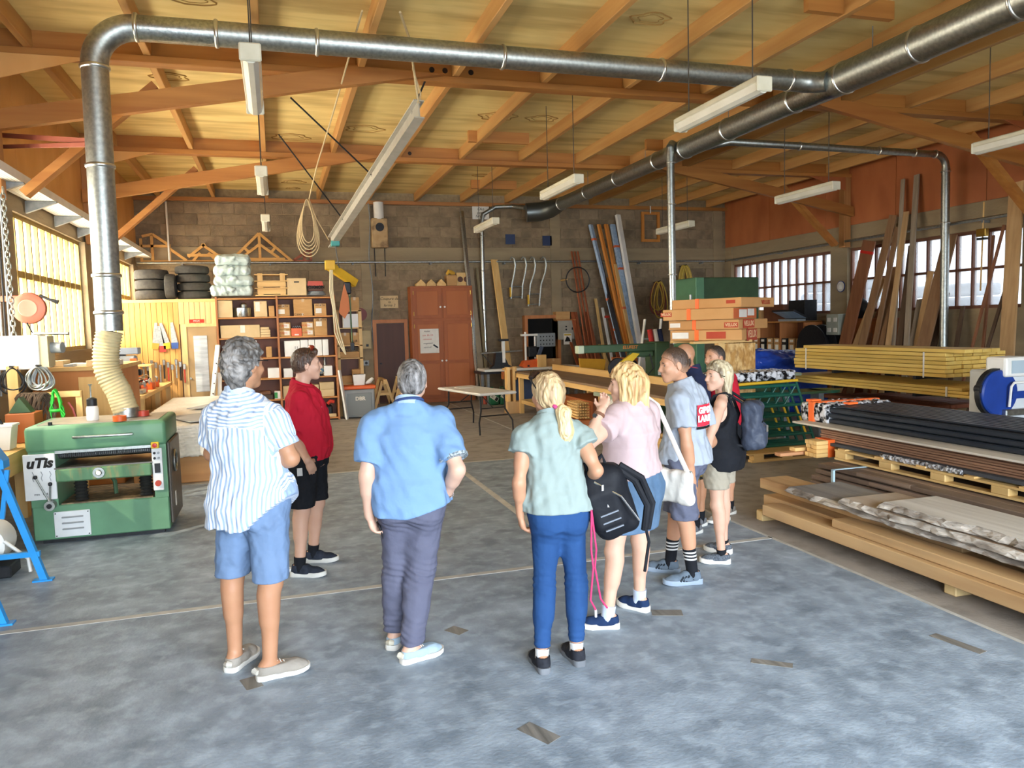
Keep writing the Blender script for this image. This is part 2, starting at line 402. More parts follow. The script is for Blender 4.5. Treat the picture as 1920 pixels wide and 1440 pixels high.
# back wall: mortar bed, blocks laid proud of it, ring beam, pilasters
wb = MB().box(XL-.3, XR+.3, YB, YB+.25, -.05, ZC).build('wall_back', m_mortar); struct(wb)
bw, bh = .55, .258
blocks = []
row = 0; z = 0.02
while z < 5.0:
    z1 = min(z+bh, 5.03)
    if not (3.50 < z < 3.75) and not (3.3 < z < 3.55):
        x = XL-(.275 if row % 2 else 0)
        while x < XR:
            a, b = max(x, XL), min(x+bw, XR)
            if b-a > .05: blocks.append((a+.008, b-.008, z+.008, z1-.008))
            x += bw
    if z < 3.3 < z+bh+.15: z = 3.93
    else: z += bh
    row += 1
blocks.sort(key=lambda q: -q[2])
rest = MB(); cache = {}
for i, (a, b, z0, z1) in enumerate(blocks):
    d = .012+.008*random.random()
    if i < 296:
        o = MB().box(a, b, YB-d, YB+.02, z0, z1, c=.006).build('block', m_block, wb)
    else: rest.box(a, b, YB-d, YB+.02, z0, z1)
rest.build('lower_blocks', m_block, wb, kind='stuff')
MB().box(XL, XR, YB-.035, YB+.02, 3.50, 3.92).build('ring_beam', m_conc, wb)
for x in (2.25, 7.28, 12.25): MB().box(x-.14, x+.14, YB-.05, YB+.02, 0, 5.0).build('pilaster', m_conc, wb)
# left wall
wl = MB().box(XL-.25, XL, YF, YB+.25, -.05, 1.70).box(XL-.25, XL, YF, YB+.25, 3.47, ZC).box(XL-.25, XL, YF, 6.0, 1.7, 3.47).build('wall_left', m_conc); struct(wl)
for y0, y1 in ((9.95, 10.72), (14.4, 14.95), (18.95, YB)): MB().box(XL-.25, XL+.04, y0, y1, 1.7, 3.47).build('pillar', m_conc, wl)
for i in range(11):
    y0 = YF+i*2.15; MB().box(XL-.01, XL+.03, y0+.006, y0+2.144, 3.84, ZC).build('plywood_panel', m_plyL, wl)
# right wall
wr = MB().box(XR, XR+.25, YF, YB+.25, -.05, 1.98).box(XR, XR+.25, YF, YB+.25, 3.43, ZC).box(XR, XR+.25, YF, 6.2, 1.98, 3.43).build('wall_right', m_conc); struct(wr)
for y0, y1 in ((9.6, 10.3), (14.6, 15.15), (19.25, YB)): MB().box(XR-.05, XR+.25, y0, y1, 1.98, 3.94).build('pillar', m_conc, wr)
for i in range(11):
    y0 = YF+i*2.15; MB().box(XR-.03, XR+.01, y0+.006, y0+2.144, 3.94, ZC).build('plywood_panel', m_plyR, wr)
# front wall, open gateway behind the camera; lintel set low to shade the ceiling
wf = MB().box(XL-.25, -1.8, YF-.25, YF, -.05, ZC).box(8.0, XR+.25, YF-.25, YF, -.05, ZC).box(-1.8, 8.0, YF-.25, YF, 3.5, ZC).build('wall_front', m_conc); struct(wf)
# windows
def window(name, x, y0, y1, z0, z1, zm, mf, mg, step, bar, rail, inn):
    o = MB().box(x-.05, x+.05, y0, y0+.05, z0, z1).box(x-.05, x+.05, y1-.05, y1, z0, z1).box(x-.05, x+.05, y0+.05, y1-.05, z0, z0+.06).box(x-.05, x+.05, y0+.05, y1-.05, z1-.06, z1).build(name, mf); struct(o)
    MB().box(x-.035, x+.035, y0+.05, y1-.05, zm-rail/2, zm+rail/2).build('transom', mf, o)
    n = max(1, round((y1-y0-.1)/step)); s = (y1-y0-.1)/n
    for k in range(n):
        a = y0+.05+k*s
        if k:
            MB().box(x-.05, x+.05, a-bar/2, a+bar/2, z0+.06, z1-.06).build('mullion', mf, o)
        for c, d in ((z0+.06, zm-rail/2), (zm+rail/2, z1-.06)):
            MB().box(x-.004, x+.004, a+bar/2, a+s-bar/2, c, d).build('pane', mg, o)
    return o
window('window_1', XL-.10, 6.05, 9.95, 1.70, 3.47, 2.72, m_winframe, m_glassL, .34, .045, .09, 1)
window('window_2', XL-.10, 10.72, 14.40, 1.70, 3.47, 2.72, m_winframe, m_glassL, .34, .045, .09, 1)
window('window_3', XL-.10, 14.95, 18.95, 1.70, 3.47, 2.72, m_winframe, m_glassL, .34, .045, .09, 1)
window('window_4', XR+.10, 15.15, 19.25, 1.98, 3.43, 2.72, m_winframeR, m_glassR, .33, .035, .05, -1)
window('window_5', XR+.10, 10.30, 14.60, 1.98, 3.43, 2.72, m_winframeR, m_glassR, .36, .04, .05, -1)
window('window_6', XR+.10, 6.25, 9.60, 1.98, 3.43, 2.72, m_winframeR, m_glassR, .36, .04, .05, -1)
# yard outside, seen through the panes; unseen front part added to darken the ceiling
yd = MB().box(-30, XL-.26, -12, 40, -.4, -.06).box(XR+.26, 45, -12, 40, -.4, -.06).box(-30, 45, -40, -12, -.4, -.06).box(XL-.26, XR+.26, -12, YF-.26, -.4, -.06).build('yard_ground', mat('gravel yard', '#b5aea0', '#cfc8b9', rough=.95, scale=4, bump=.3)); struct(yd)
m_tile = mat('dark slate tiles', '#5b5f66', '#777c84', rough=.7, scale=9, rnd=.1)
def heap(x, y, n, L, lab):
    t = thing('tile_stack', lab, 'stack of tiles', (x, y, -.06), group=None)
    for k in range(n):
        w = L*(1-.10*(k % 3)); MB().box(-.5, .5, -w/2, w/2, k*.34, k*.34+.30, c=.06).build('tile_layer', m_tile, t, local=True)
heap(16.6, 19.4, 9, 3.4, 'dark stack of roof tiles in the yard behind the rear right window')
heap(16.6, 15.6, 8, 2.2, 'grey stack of roof tiles in the yard behind the middle right window')
# ceiling: boards, joists, main beams
ce = MB().box(XL-.25, XR+.25, YF-.25, YB+.25, ZC+.03, ZC+.15).build('ceiling', m_panel); struct(ce)
JX = [-2.44+1.196*k for k in range(13)]
BY = [.35, 5.10, 9.87, 14.60]
xs = [XL]+JX+[XR]; ys = [YF]+BY+[YB]
for i in range(len(xs)-1):
    for j in range(len(ys)-1):
        MB().box(xs[i]+.004, xs[i+1]-.004, ys[j]+.004, ys[j+1]-.004, ZC, ZC+.035).build('roof_panel', m_panel, ce)
for x in JX:
    for j in range(len(ys)-1):
        MB().box(x-.04, x+.04, ys[j]+.03, ys[j+1]-.03, 5.075, ZC+.005, c=.006).build('joist', m_joist, ce)
for j, y in enumerate(BY):
    o = MB().box(XL, XR, y-.03, y+.03, 5.06, ZC).build('beam_web', m_beamx, ce)
    MB().box(XL, XR, y-.10, y+.10, 4.995, 5.075, c=.006).build('beam_flange', m_beamx, ce)
    if j in (2, 3):
        for k in range(4): MB().cyl((2.05+.17*k, y-.034, 5.16), (2.05+.17*k, y-.03, 5.16), .035).build('hole', mat('dark hole', '#2a1a10'), ce)
MB().box(XL, XR, YB-.10, YB, 4.985, 5.075).build('wall_plate', m_beamx, ce)
for x, y, w in ((3.9, 13.2, 1.1), (5.05, 17.6, 1.1), (6.0, 7.0, 1.1), (7.3, 13.2, 1.1)): MB().box(x-w/2+.0, x+w/2, y-.04, y+.04, 5.09, ZC).build('nogging', m_beamx, ce)
# braced frames under the main beams
def frame(y, k):
    f = thing('roof_frame', ['pine brace frame against the ceiling nearest the camera', 'front pine brace frame crossing behind the tall vertical duct', 'rear pine brace frame near the block wall'][k], 'roof frame', (4.77, y, 3.5))
    for s in (-1, 1):
        q = lambda d: 4.77+s*d
        yy = y-.16
        MB().prism([(q(7.72), 4.12), (q(7.72), 4.33), (q(3.7), 5.09), (q(2.6), 5.06), (q(2.9), 5.01)] if s < 0 else [(q(7.72), 4.12), (q(2.9), 5.01), (q(2.6), 5.06), (q(3.7), 5.09), (q(7.72), 4.33)], yy-.05, yy+.05, plane='xz').build('chord', m_beamx, f)
        MB().beam((q(7.35), y-.045, 3.50), (q(5.95), y-.045, 4.75), .09, .17, up=(0, 1, 0)).build('brace', m_beamx, f)
        MB().box(min(q(7.74), q(7.56)), max(q(7.74), q(7.56)), y-.09, y+.09, 3.45, 4.995, c=.008).build('post', m_beamz, f)
        MB().prism([(q(7.56), 4.70), (q(7.56), 4.99), (q(6.6), 4.99)], y-.125, y-.105, plane='xz').build('gusset', m_plyL if s < 0 else m_plyR, f)
for k, y in enumerate((5.10, 9.87, 14.60)): frame(y, k)
m_stain = mat('damp stain', '#8d6a34', '#a8844a', rough=.9)
for x, y, r_ in ((4.17, 8.0, .22), (-.63, 8.6, .2), (.40, 8.0, .2), (-1.17, 11.2, .22), (-.45, 10.6, .25), (.42, 14.2, .3), (.55, 18.4, .25), (.55, 19.2, .15), (4.35, 12.2, .25), (3.6, 12.2, .3), (4.6, 17.0, .2), (5.05, 17.8, .22), (1.6, 13.4, .3)):
    for q in (1, .62): MB().tube([(x+r_*q*(1+.18*math.sin(5*a+x))*math.cos(a), y+r_*q*(.75+.1*math.sin(3*a))*math.sin(a), 5.279) for a in [2*PI*i/26 for i in range(26)]], .011 if q == 1 else .006, 4, closed=True).build('damp_stain', m_stain, ce)
# cable trays and rails along the walls
tr = thing('cable_tray', 'perforated white cable tray on brackets above the left windows', 'cable tray', (-2.8, 12.6, 3.7))
m_white = mat('white enamel', '#e8e6df', '#dcd9d0', rough=.4, scale=5)
t_ = MB()
t_.box(-2.96, -2.94, 6.0, YB-.1, 3.66, 3.76).box(-2.66, -2.64, 6.0, YB-.1, 3.66, 3.76)
for k in range(8): t_.box(-2.94+.035*k+.003, -2.94+.035*k+.030, 6.0, YB-.1, 3.66, 3.668)
t_.build('tray', m_white, tr)
for k in range(9):
    y = 7.3+1.35*k
    MB().prism([(-2.98, 3.655), (-2.98, 3.50), (-2.62, 3.64), (-2.62, 3.655)], y-.03, y+.03, plane='xz').build('bracket', m_steel, tr)
rb = thing('rail_pipe', 'long galvanised rail pipe running along the block wall', 'rail', (4.7, 19.38, 3.54))
MB().cyl((XL+.05, 19.38, 3.54), (12.35, 19.38, 3.56), .028).build('pipe', m_galv, rb, smooth=True)
for k in range(8): MB().box(-2+k*1.95-.02, -2+k*1.95+.02, 19.38, 19.57, 3.49, 3.53).build('bracket', m_steel, rb)
rb = thing('rail_pipe', 'galvanised rail pipe running along the right wall above its windows', 'rail', (12.36, 13, 3.58))
MB().cyl((12.36, 6.0, 3.62), (12.36, 19.3, 3.555), .028).build('pipe', m_galv, rb, smooth=True)
for k in range(7): MB().box(12.36, 12.53, 7+k*2-.02, 7+k*2+.02, 3.53, 3.57).build('bracket', m_steel, rb)
# ------------------------------------------------------------------ dust extraction ducts
m_band = mat('duct clamp', '#d6d8d4', rough=.3, metal=1.)
def ring(p, d, r, parent, w=.02):
    p = Vector(p); d = Vector(d).normalized(); MB().tube([p-d*w, p-d*w*.5, p+d*w*.5, p+d*w], [r+.002, r+.012, r+.012, r+.002], 24).build('clamp', m_band, parent, smooth=True, angle=60)
D = thing('planer_duct', 'bent galvanised duct rising from the planer and crossing under the roof', 'duct', (-1.53, 8.4, 1.96))
vx = [(-1.56, 8.4, 1.96), (-1.535, 8.4, 4.50)]
bend = [Vector((-1.535+.38, 8.4, 4.50))+Vector((-.38*math.cos(a), 0, .38*math.sin(a))) for a in [PI/2*i/12 for i in range(13)]]
MB().tube([vx[0], (-1.548, 8.4, 3.2), vx[1]], .122, 24).build('riser', m_galv, D, smooth=True)
MB().tube(bend, .124, 24).build('elbow', m_galv, D, smooth=True)
MB().tube([bend[-1], (-.42, 8.4, 4.885)], .122, 24).build('pipe', m_galv2, D, smooth=True)
MB().tube([(-.42, 8.4, 4.885), (3, 8.4, 4.875), (6.30, 8.4, 4.865)], .122, 24).build('pipe', m_galv, D, smooth=True)
MB().tube([(6.30, 8.4, 4.865), (6.5, 8.40, 4.86), (6.62, 8.33, 4.84), (6.70, 8.2, 4.82)], [.122, .125, .125, .12], 24).build('elbow', m_galv, D, smooth=True)
for p, d in (((-1.535, 8.4, 4.48), (0, 0, 1)), ((-1.545, 8.4, 3.55), (0, 0, 1)), ((-1.555, 8.4, 2.5), (0, 0, 1)), ((-1.558, 8.4, 2.14), (0, 0, 1)), ((-1.15, 8.4, 4.885), (1, 0, 0)), ((-.42, 8.4, 4.885), (1, 0, 0)), ((.55, 8.4, 4.88), (1, 0, 0)), ((2.55, 8.4, 4.877), (1, 0, 0)), ((4.5, 8.4, 4.87), (1, 0, 0)), ((6.28, 8.4, 4.865), (1, 0, 0))): ring(p, d, .124, D)
m_hose = mat('dusty yellow hose', '#b8a77c', '#cbbb90', rough=.7, scale=12)
pts = []; rr = []
for i in range(121):
    t = i/120; z = 1.96-t*.80; x = -1.56-.045*math.sin(PI*min(1, t*1.25))+.16*max(0, (t-.5)/.5)**1.0*1.0
    x = -1.56-.05*math.sin(PI*min(t/.75, 1))+(.10*((t-.45)/.55)**1.3 if t > .45 else 0)
    pts.append((x, 8.4, z)); rr.append(.118+.007*math.sin(t*2*PI*26)*(1 if t < .62 else .35))
MB().tube(pts, rr, 28).build('flexible_hose', m_hose, D, smooth=True, angle=80, label='pale yellow ribbed flexible hose')
MB().cyl((pts[-1][0], 8.4, 1.20), (pts[-1][0], 8.4, 1.11), .118, n=24).build('spigot', m_galv, D, smooth=True)
br = thing('duct_bracket', 'red brown angle iron bracket from left wall to the tall duct', 'bracket', (-2.3, 9.4, 4.0))
MB().beam((-2.955, 10.45, 4.27), (-1.66, 8.46, 3.80), .035, .05).build('bar', mat('red oxide paint', '#8a4a3a', rough=.6), br)
MB().beam((-2.955, 10.42, 4.13), (-1.66, 8.44, 3.76), .035, .04).build('bar', MATS['red oxide paint'], br)
B = thing('main_duct', 'thick galvanised main duct running diagonally under the ceiling to the back', 'duct', (6.84, 12, 4.84))
ax_ = (6.84, 4.83)
segs = [2.0, 4.4, 5.6, 7.0, 8.15]
MB().tube([(6.84, y, 4.83) for y in (-2.0, 3.0, 8.2)], .19, 28).build('pipe', m_galv, B, smooth=True)
MB().tube([(6.84, 8.2, 4.83), (6.84, 8.75, 4.83), (6.84, 9.0, 4.83)], [.19, .18, .165], 28).build('junction', m_galv2, B, smooth=True)
MB().tube([(6.84, y, 4.83) for y in (9.0, 12.0, 12.4)], .165, 28).build('pipe', m_galv, B, smooth=True)
MB().tube([(6.84, 12.4, 4.83), (6.84, 12.9, 4.83)], [.165, .15], 28).build('junction', m_galv2, B, smooth=True)
MB().tube([(6.84, y, 4.83) for y in (12.9, 15, 17.9)], .15, 28).build('pipe', m_galv, B, smooth=True)
MB().tube([(6.84, 17.9, 4.83), (6.83, 18.2, 4.82), (6.75, 18.45, 4.78), (6.55, 18.62, 4.74), (6.2, 18.7, 4.72)], [.15, .19, .22, .235, .235], 28).build('elbow', mat('dark duct', '#6f7472', rough=.4, metal=.9), B, smooth=True)
for y, r in ((3.4, .19), (5.7, .19), (6.9, .19), (8.05, .19), (9.0, .167), (10.6, .165), (11.9, .165), (12.9, .152), (14.6, .15), (16.2, .15), (17.85, .152)): ring((6.84, y, 4.83), (0, 1, 0), r+.002, B)
for y in (5.8, 7.6, 10.6, 13.4, 16.2): MB().cyl((6.84, y, 4.95), (6.84, y, 5.28), .006).build('hanger', m_steel, B)
P_ = thing('drop_duct', 'upright galvanised duct dropping from the main duct behind the standing group', 'duct', (6.62, 12.0, 1.5))
MB().tube([(6.62, 12.0, 1.50), (6.61, 12.0, 2.7)], .058, 20).build('pipe', m_galv2, P_, smooth=True)
MB().tube([(6.61, 12.0, 2.7), (6.60, 12.0, 4.86)], .066, 20).build('pipe', m_galv, P_, smooth=True)
MB().tube([(6.60, 12.0, 4.86), (6.64, 12.02, 4.92), (6.78, 12.1, 4.90)], .07, 20).build('elbow', m_galv, P_, smooth=True)
for z in (1.75, 2.7, 3.9, 4.6): ring((6.61, 12.0, z), (0, 0, 1), .067, P_, .012)
R_ = thing('branch_duct', 'thin galvanised duct branching right and dropping at the right wall', 'duct', (12.3, 11.6, 1.3))
MB().tube([(6.95, 12.0, 4.82), (7.5, 11.6, 4.90), (11.9, 11.6, 4.86)], .062, 20).build('pipe', m_galv, R_, smooth=True)
MB().tube([Vector((11.9, 11.6, 4.62))+Vector((.24*math.sin(a), 0, .24*math.cos(a))) for a in [PI/2*i/8 for i in range(9)]], .066, 20).build('elbow', m_galv, R_, smooth=True)
MB().tube([(12.14, 11.6, 4.62), (12.16, 11.6, 0.9)], .075, 20).build('pipe', m_galv, R_, smooth=True)
for p, d in (((8.9, 11.6, 4.885), (1, 0, 0)), ((10.6, 11.6, 4.87), (1, 0, 0)), ((11.4, 11.6, 4.865), (1, 0, 0)), ((11.88, 11.6, 4.86), (1, 0, 0)), ((12.14, 11.6, 4.55), (0, 0, 1)), ((12.145, 11.6, 3.6), (0, 0, 1))): ring(p, d, .066 if d[0] else .077, R_, .012)
K_ = thing('slim_duct', 'slim galvanised duct bending off the main duct and running down the block wall', 'duct', (5.2, 19.2, .7))
MB().tube([(6.2, 18.8, 4.86), (6.0, 19.2, 4.95), (5.55, 19.25, 4.93), (5.22, 19.28, 4.74), (5.18, 19.28, 4.5)], .055, 16).build('elbow', m_galv, K_, smooth=True)
MB().tube([(5.18, 19.28, 4.5), (5.17, 19.28, 2.6), (5.2, 19.28, .7)], .055, 16).build('pipe', m_galv2, K_, smooth=True)
for z in (4.2, 3.3, 2.3, 1.5, 1.1): ring((5.18, 19.28, z), (0, 0, 1), .056, K_, .012)
# ------------------------------------------------------------------ fluorescent fittings
m_tube = mat('frosted diffuser', '#d9d6c8', '#cfcbb9', rough=.25, scale=5)
m_body = mat('light body', '#d8d2bb', '#c8c1a8', rough=.5, scale=7)
def fitting(x, y, z, lab, end=True):
    t = thing('strip_light', lab, 'light', (x, y, z), group=None)
    MB().box(-.075, .075, -.72, .72, .0, .06, c=.012).build('body', m_body, t, local=True)
    poly = [(-.07, 0), (-.055, -.06), (-.02, -.085), (.02, -.085), (.055, -.06), (.07, 0)]
    MB().prism([(a, b) for a, b in poly], -.71, .71, plane='xz').build('diffuser', m_tube, t, local=True)
    for s in (-1, 1): MB().box(-.078, .078, s*.72-.015, s*.72+.015, -.075, .055, c=.01).build('end_cap', m_body, t, local=True)
    for s in (-1, 1): MB().cyl((0, s*.55, .06), (0, s*.55, 5.283-z), .006, n=6).build('hanger', mat('wire', '#4a4238', rough=.5), t, local=True)
    return t
nm = {(-.08, 6.75): 'left-hand strip light hanging just below the nearest roof beam', (-.08, 11.1): 'left strip light of the middle row above the truss models', (-.08, 15.35): 'small far strip light hanging over the wooden triangle truss',
      (4.15, 6.6): 'long strip light hanging beside the thick main duct near the camera', (4.18, 10.95): 'strip light in middle of the hall left of the main duct', (4.2, 15.3): 'far strip light in front of the high wall notice',
      (8.45, 6.9): 'strip light at the right picture edge under the dark roof', (8.45, 10.85): 'strip light hanging before the red brown right wall panels', (8.5, 15.3): 'far strip light behind the drop duct near the hung wooden frame'}
for (x, y), l in nm.items(): fitting(x, y, 3.95, l)
# ------------------------------------------------------------------ shared materials for the stock and tools
m_card = mat('cardboard', '#b98d58', '#c69b66', rough=.85, scale=5, stretch=(1, 1, 3), rnd=.08, bump=.05)
m_card2 = mat('pale cardboard', '#cbb083', '#d6bd92', rough=.85, scale=5, rnd=.06, bump=.05)
m_tape = mat('parcel tape', '#c9a878', rough=.35)
m_paper = mat('paper label', '#e6e2d8', '#dad5c9', rough=.8, scale=9)
m_ink = mat('black ink', '#1e1c1a', rough=.8); m_redink = mat('red ink', '#c23a28', rough=.8)
m_oran = mat('orange plastic', '#e0662a', '#d0581f', rough=.45, scale=8)
m_pineZ = wood('pine upright', '#d2a562', '#e3bd7c', 'z'); m_pineX = wood('pine cross', '#d2a562', '#e3bd7c', 'x'); m_pineY = wood('pine along', '#d2a562', '#e3bd7c', 'y')
m_shelf = wood('shelf board', '#b97c3f', '#cb8f50', 'x', scale=9); m_shelfz = wood('shelf side', '#a8693a', '#bb7a48', 'z', scale=9)
m_dkback = wood('dark brown back', '#5d3522', '#6b3f29', 'z', scale=6)
m_greymach = mat('grey machine paint', '#9aa0a2', '#8b9193', rough=.45, scale=6)
m_blackm = mat('black metal', '#1d1e20', '#2a2b2e', rough=.5, scale=20, metal=.3)
m_green = mat('machine green', '#5f8d6b', '#567f60', rough=.45, scale=4, c3='#4a7054', s3=3, a3=.4)
m_dkgreen = mat('dark green paint', '#3f5a3c', '#364e34', rough=.5, scale=5)
m_rub = mat('tyre rubber', '#3a3733', '#4a463f', rough=.85, scale=18, bump=.2)
def carton(x0, x1, y0, d, z0, z1, label, m=None, group=None, tape=True, prints=(), lp=None, flap=False, cat='box', name='carton'):
    t = thing(name, label, cat, ((x0+x1)/2, y0+d/2, z0), group=group); y1 = y0+d; m = m or m_card
    MB().box(x0, x1, y0, y1, z0, z1, c=.006).build('body', m, t)
    if tape: MB().box((x0+x1)/2-.025, (x0+x1)/2+.025, y0-.002, y1+.002, z1-.06, z1+.002).build('tape', m_tape, t)
    if flap: MB().beam((x0, (y0+y1)/2, z1+.004), (x1+.10, (y0+y1)/2, z1+.02), d*.9, .006).build('flap', m, t)
    if lp: MB().box(x0+lp[0]*(x1-x0), x0+lp[1]*(x1-x0), y0-.003, y0, z0+lp[2]*(z1-z0), z0+lp[3]*(z1-z0)).build('label', m_paper, t)
    for s_, px, pz, sz, mm in prints: text('print', s_, sz, front(x0+px*(x1-x0), y0-.004, z0+pz*(z1-z0)), mm, t)
    return t
# ------------------------------------------------------------------ things on and against the block wall
t = thing('door_cabinet', 'tall reddish brown wooden cupboard with panelled doors against the block wall', 'cabinet', (4.05, 19.2, 0))
m_cab = wood('cabinet veneer', '#9a5226', '#ab6030', 'z', scale=5, rnd=.03, contrast=.7, c3='#85431c', s3=2, a3=.4); m_cab2 = wood('cabinet panel veneer', '#a35827', '#b36833', 'z', scale=4, rnd=.03, contrast=.8)
MB().box(3.25, 4.84, 19.12, 19.55, .0, 2.93, c=.006).build('carcass', m_cab, t)
for (x0, x1) in ((3.30, 4.02), (4.06, 4.79)):
    for (z0, z1) in ((.10, 2.05), (2.12, 2.88)):
        d = MB().box(x0, x1, 19.095, 19.12, z0, z1, c=.004).build('door', m_cab, t)
        for (a, b) in (((z0+.08, min(z1, 1.02)-.04), (1.06, z1-.08)) if z0 < 1 else ((z0+.08, z1-.08),)):
            MB().box(x0+.09, x1-.09, 19.088, 19.098, a, b, c=.004).build('panel', m_cab2, d)
            fr = MB(); fr.box(x0+.075, x0+.09, 19.083, 19.1, a-.015, b+.015).box(x1-.09, x1-.075, 19.083, 19.1, a-.015, b+.015).box(x0+.09, x1-.09, 19.083, 19.1, a-.015, a).box(x0+.09, x1-.09, 19.083, 19.1, b, b+.015); fr.build('moulding', m_cab, d)
        kx = x1-.035 if x0 < 3.5 else x0+.035; kz = 1.05 if z0 < 1 else 2.40
        MB().lathe([(.012, 0), (.012, -.02), (.026, -.03), (.022, -.045), (.001, -.05)], (kx, 19.095, kz), 12, 'y').build('knob', mat('porcelain', '#eeeae2', rough=.2), d, smooth=True)
        hx = x0+.012 if x0 < 3.5 else x1-.012
        for hz in (z0+.12, z1-.12): MB().cyl((hx, 19.088, hz-.05), (hx, 19.088, hz+.05), .010).build('hinge', mat('brass', '#b99448', rough=.3, metal=1.), d)
t = thing('whiteboard', 'small whiteboard with handwritten list fixed to the brown cupboard door', 'notice', (3.68, 19.08, 1.25))
MB().box(3.44, 3.92, 19.065, 19.08, 1.25, 1.86, c=.005).build('board', m_paper, t)
for k, (w_, b_) in enumerate(((.2, 'Atelier'), (.2, 'scie  8h-12h'), (.16, 'raboteuse'), (.25, 'rangement'), (.3, 'vendredi'))):
    text('handwriting', b_, .055, front(3.62+.015*(k % 2), 19.063, 1.80-.10*k, tilt=.02), m_ink if k not in (1, 2) else m_redink, t, shear=.3)
MB().box(3.76, 3.90, 19.060, 19.066, 1.40, 1.44, Matrix.Translation((3.83, 19.063, 1.42)) @ Matrix.Rotation(.6, 4, 'Y') @ Matrix.Translation((-3.83, -19.063, -1.42))).build('marker', m_blackm, t)
for b in range(3): tag(MB().prism([(0, 0), (.24, 0), (.24, .05), (.12, .17), (0, .05)], 19.2, 19.42, Matrix.Translation((3.42+.26*b, 0, 2.935)), 'xz').build('roof_model', m_pineY, loc=(3.54+.26*b, 19.3, 2.935)), ['little pine roof block at the left on the cupboard top', 'second little pine roof block on the cupboard top', 'third little pine roof block on the cupboard beside the carton'][b], 'wooden model')
carton(4.20, 4.46, 19.18, .3, 2.935, 3.20, 'open brown carton full of yellow rags on the cupboard top', tape=False)
tag(MB().tube([(4.22, 19.3, 3.22), (4.28, 19.28, 3.30), (4.35, 19.3, 3.27), (4.44, 19.32, 3.25)], [.03, .06, .06, .03], 8).build('yellow_rag', mat('yellow rag', '#d8a83c', rough=.9), smooth=True, loc=(4.3, 19.3, 3.2)), 'crumpled yellow rag spilling from carton on the cupboard', 'rag')
t = thing('picture_frame', 'orange wooden frame with two arched openings leaning on cupboard top', 'wooden frame', (4.66, 19.3, 2.935))
MB().box(4.48, 4.83, 19.3, 19.33, 2.935, 3.27, c=.004).build('frame', m_pineX, t)
for k in (0, 1): MB().cyl((4.575+.16*k, 19.292, 3.10), (4.575+.16*k, 19.30, 3.10), .072, n=14).build('opening', m_dkback, t)
d = MB().box(2.42, 3.12, 19.50, 19.56, .02, 2.02).build('door_1', wood('dark brown door', '#4a2a1c', '#573423', 'z', scale=4, rnd=.02)); struct(d)
f = MB().box(2.33, 2.42, 19.48, 19.58, 0, 2.12).box(3.12, 3.21, 19.48, 19.58, 0, 2.12).box(2.42, 3.12, 19.48, 19.58, 2.03, 2.12).build('door_frame', m_shelfz, d)
MB().cyl((2.50, 19.44, 1.02), (2.50, 19.50, 1.02), .02).build('handle', m_metalz if 'm_metalz' in globals() else m_blackm, d)
def notice(x0, x1, y, z0, z1, lines, lab, m=None, tilt=0):
    t = thing('paper_notice', lab, 'notice', ((x0+x1)/2, y, z0)); MB().box(x0, x1, y-.008, y, z0, z1).build('board', m or m_card2, t)
    for k, l in enumerate(lines): text('handwriting', l, (z1-z0)*.30, front((x0+x1)/2, y-.010, z1-(z1-z0)*(.24+.27*k), tilt=tilt), m_ink, t, shear=.25)
notice(2.55, 3.00, 19.55, 2.41, 2.72, ['Coupure de', 'la', 'ferme 2'], 'handwritten yellowed notice above the dark brown door')
notice(5.01, 5.46, 19.56, 4.66, 5.0, ['Oké', 'pour', 'fermer'], 'handwritten white notice high up behind the slim duct', m_paper)
t = thing('extractor_box', 'rusty cream extractor box with round hole under a white stub pipe', 'extractor', (2.58, 19.45, 3.9))
MB().cyl((2.58, 19.42, 4.60), (2.58, 19.42, 5.02), .125, n=20).build('stub_pipe', m_white, t, smooth=True)
MB().box(2.38, 2.78, 19.30, 19.57, 3.90, 4.62, c=.03).build('box', mat('rusty cream paint', '#a8875c', '#c0a57a', rough=.7, scale=5, c3='#5a3a22', s3=4, a3=.7), t)
MB().cyl((2.58, 19.285, 4.40), (2.58, 19.305, 4.40), .105, n=20).build('hole', m_blackm, t)
for k in (-1, 1): MB().cyl((2.58+.12*k, 19.5, 3.2), (2.58+.13*k, 19.5, 3.9), .012).build('pipe', m_blackm, t)
# electrics by the dark door
t = thing('fuse_box', 'beige electrical box on the wall left of the dark brown door', 'electrical box', (2.10, 19.45, 1.45)); MB().box(1.93, 2.27, 19.40, 19.58, 1.40, 1.86, c=.012).build('housing', mat('beige housing', '#bba97f', '#ad9b72', rough=.6), t); MB().box(2.14, 2.20, 19.39, 19.40, 1.46, 1.52).build('switch', m_blackm, t); MB().cyl((1.99, 19.39, 1.62), (1.99, 19.40, 1.62), .02).build('button', m_redink, t)
t = thing('switch_disc', 'round dark red alarm switch on the wall beside the narrow rack', 'alarm', (2.02, 19.4, 2.1)); MB().cyl((2.03, 19.38, 2.26), (2.03, 19.5, 2.26), .16, n=24).build('disc', mat('dark red paint', '#6e2a20', rough=.5), t, smooth=True); MB().box(1.98, 2.05, 19.36, 19.39, 2.20, 2.30).build('lever', m_blackm, t)
t = thing('socket_box', 'small grey socket outlet under the beige electrical box', 'socket', (2.12, 19.5, .98)); MB().box(2.06, 2.20, 19.46, 19.58, .98, 1.12, c=.01).build('housing', m_greymach, t); MB().cyl((2.13, 19.45, 1.05), (2.13, 19.46, 1.05), .035).build('outlet', m_blackm, t)
tag(MB().tube([(2.34+.03*math.sin(i*.9), 19.5, 5.0-i*.25) for i in range(17)], .016, 6).build('cable_conduit', m_steel, loc=(2.34, 19.5, 1.0)), 'wall conduit running down beside dark brown door', 'cable')
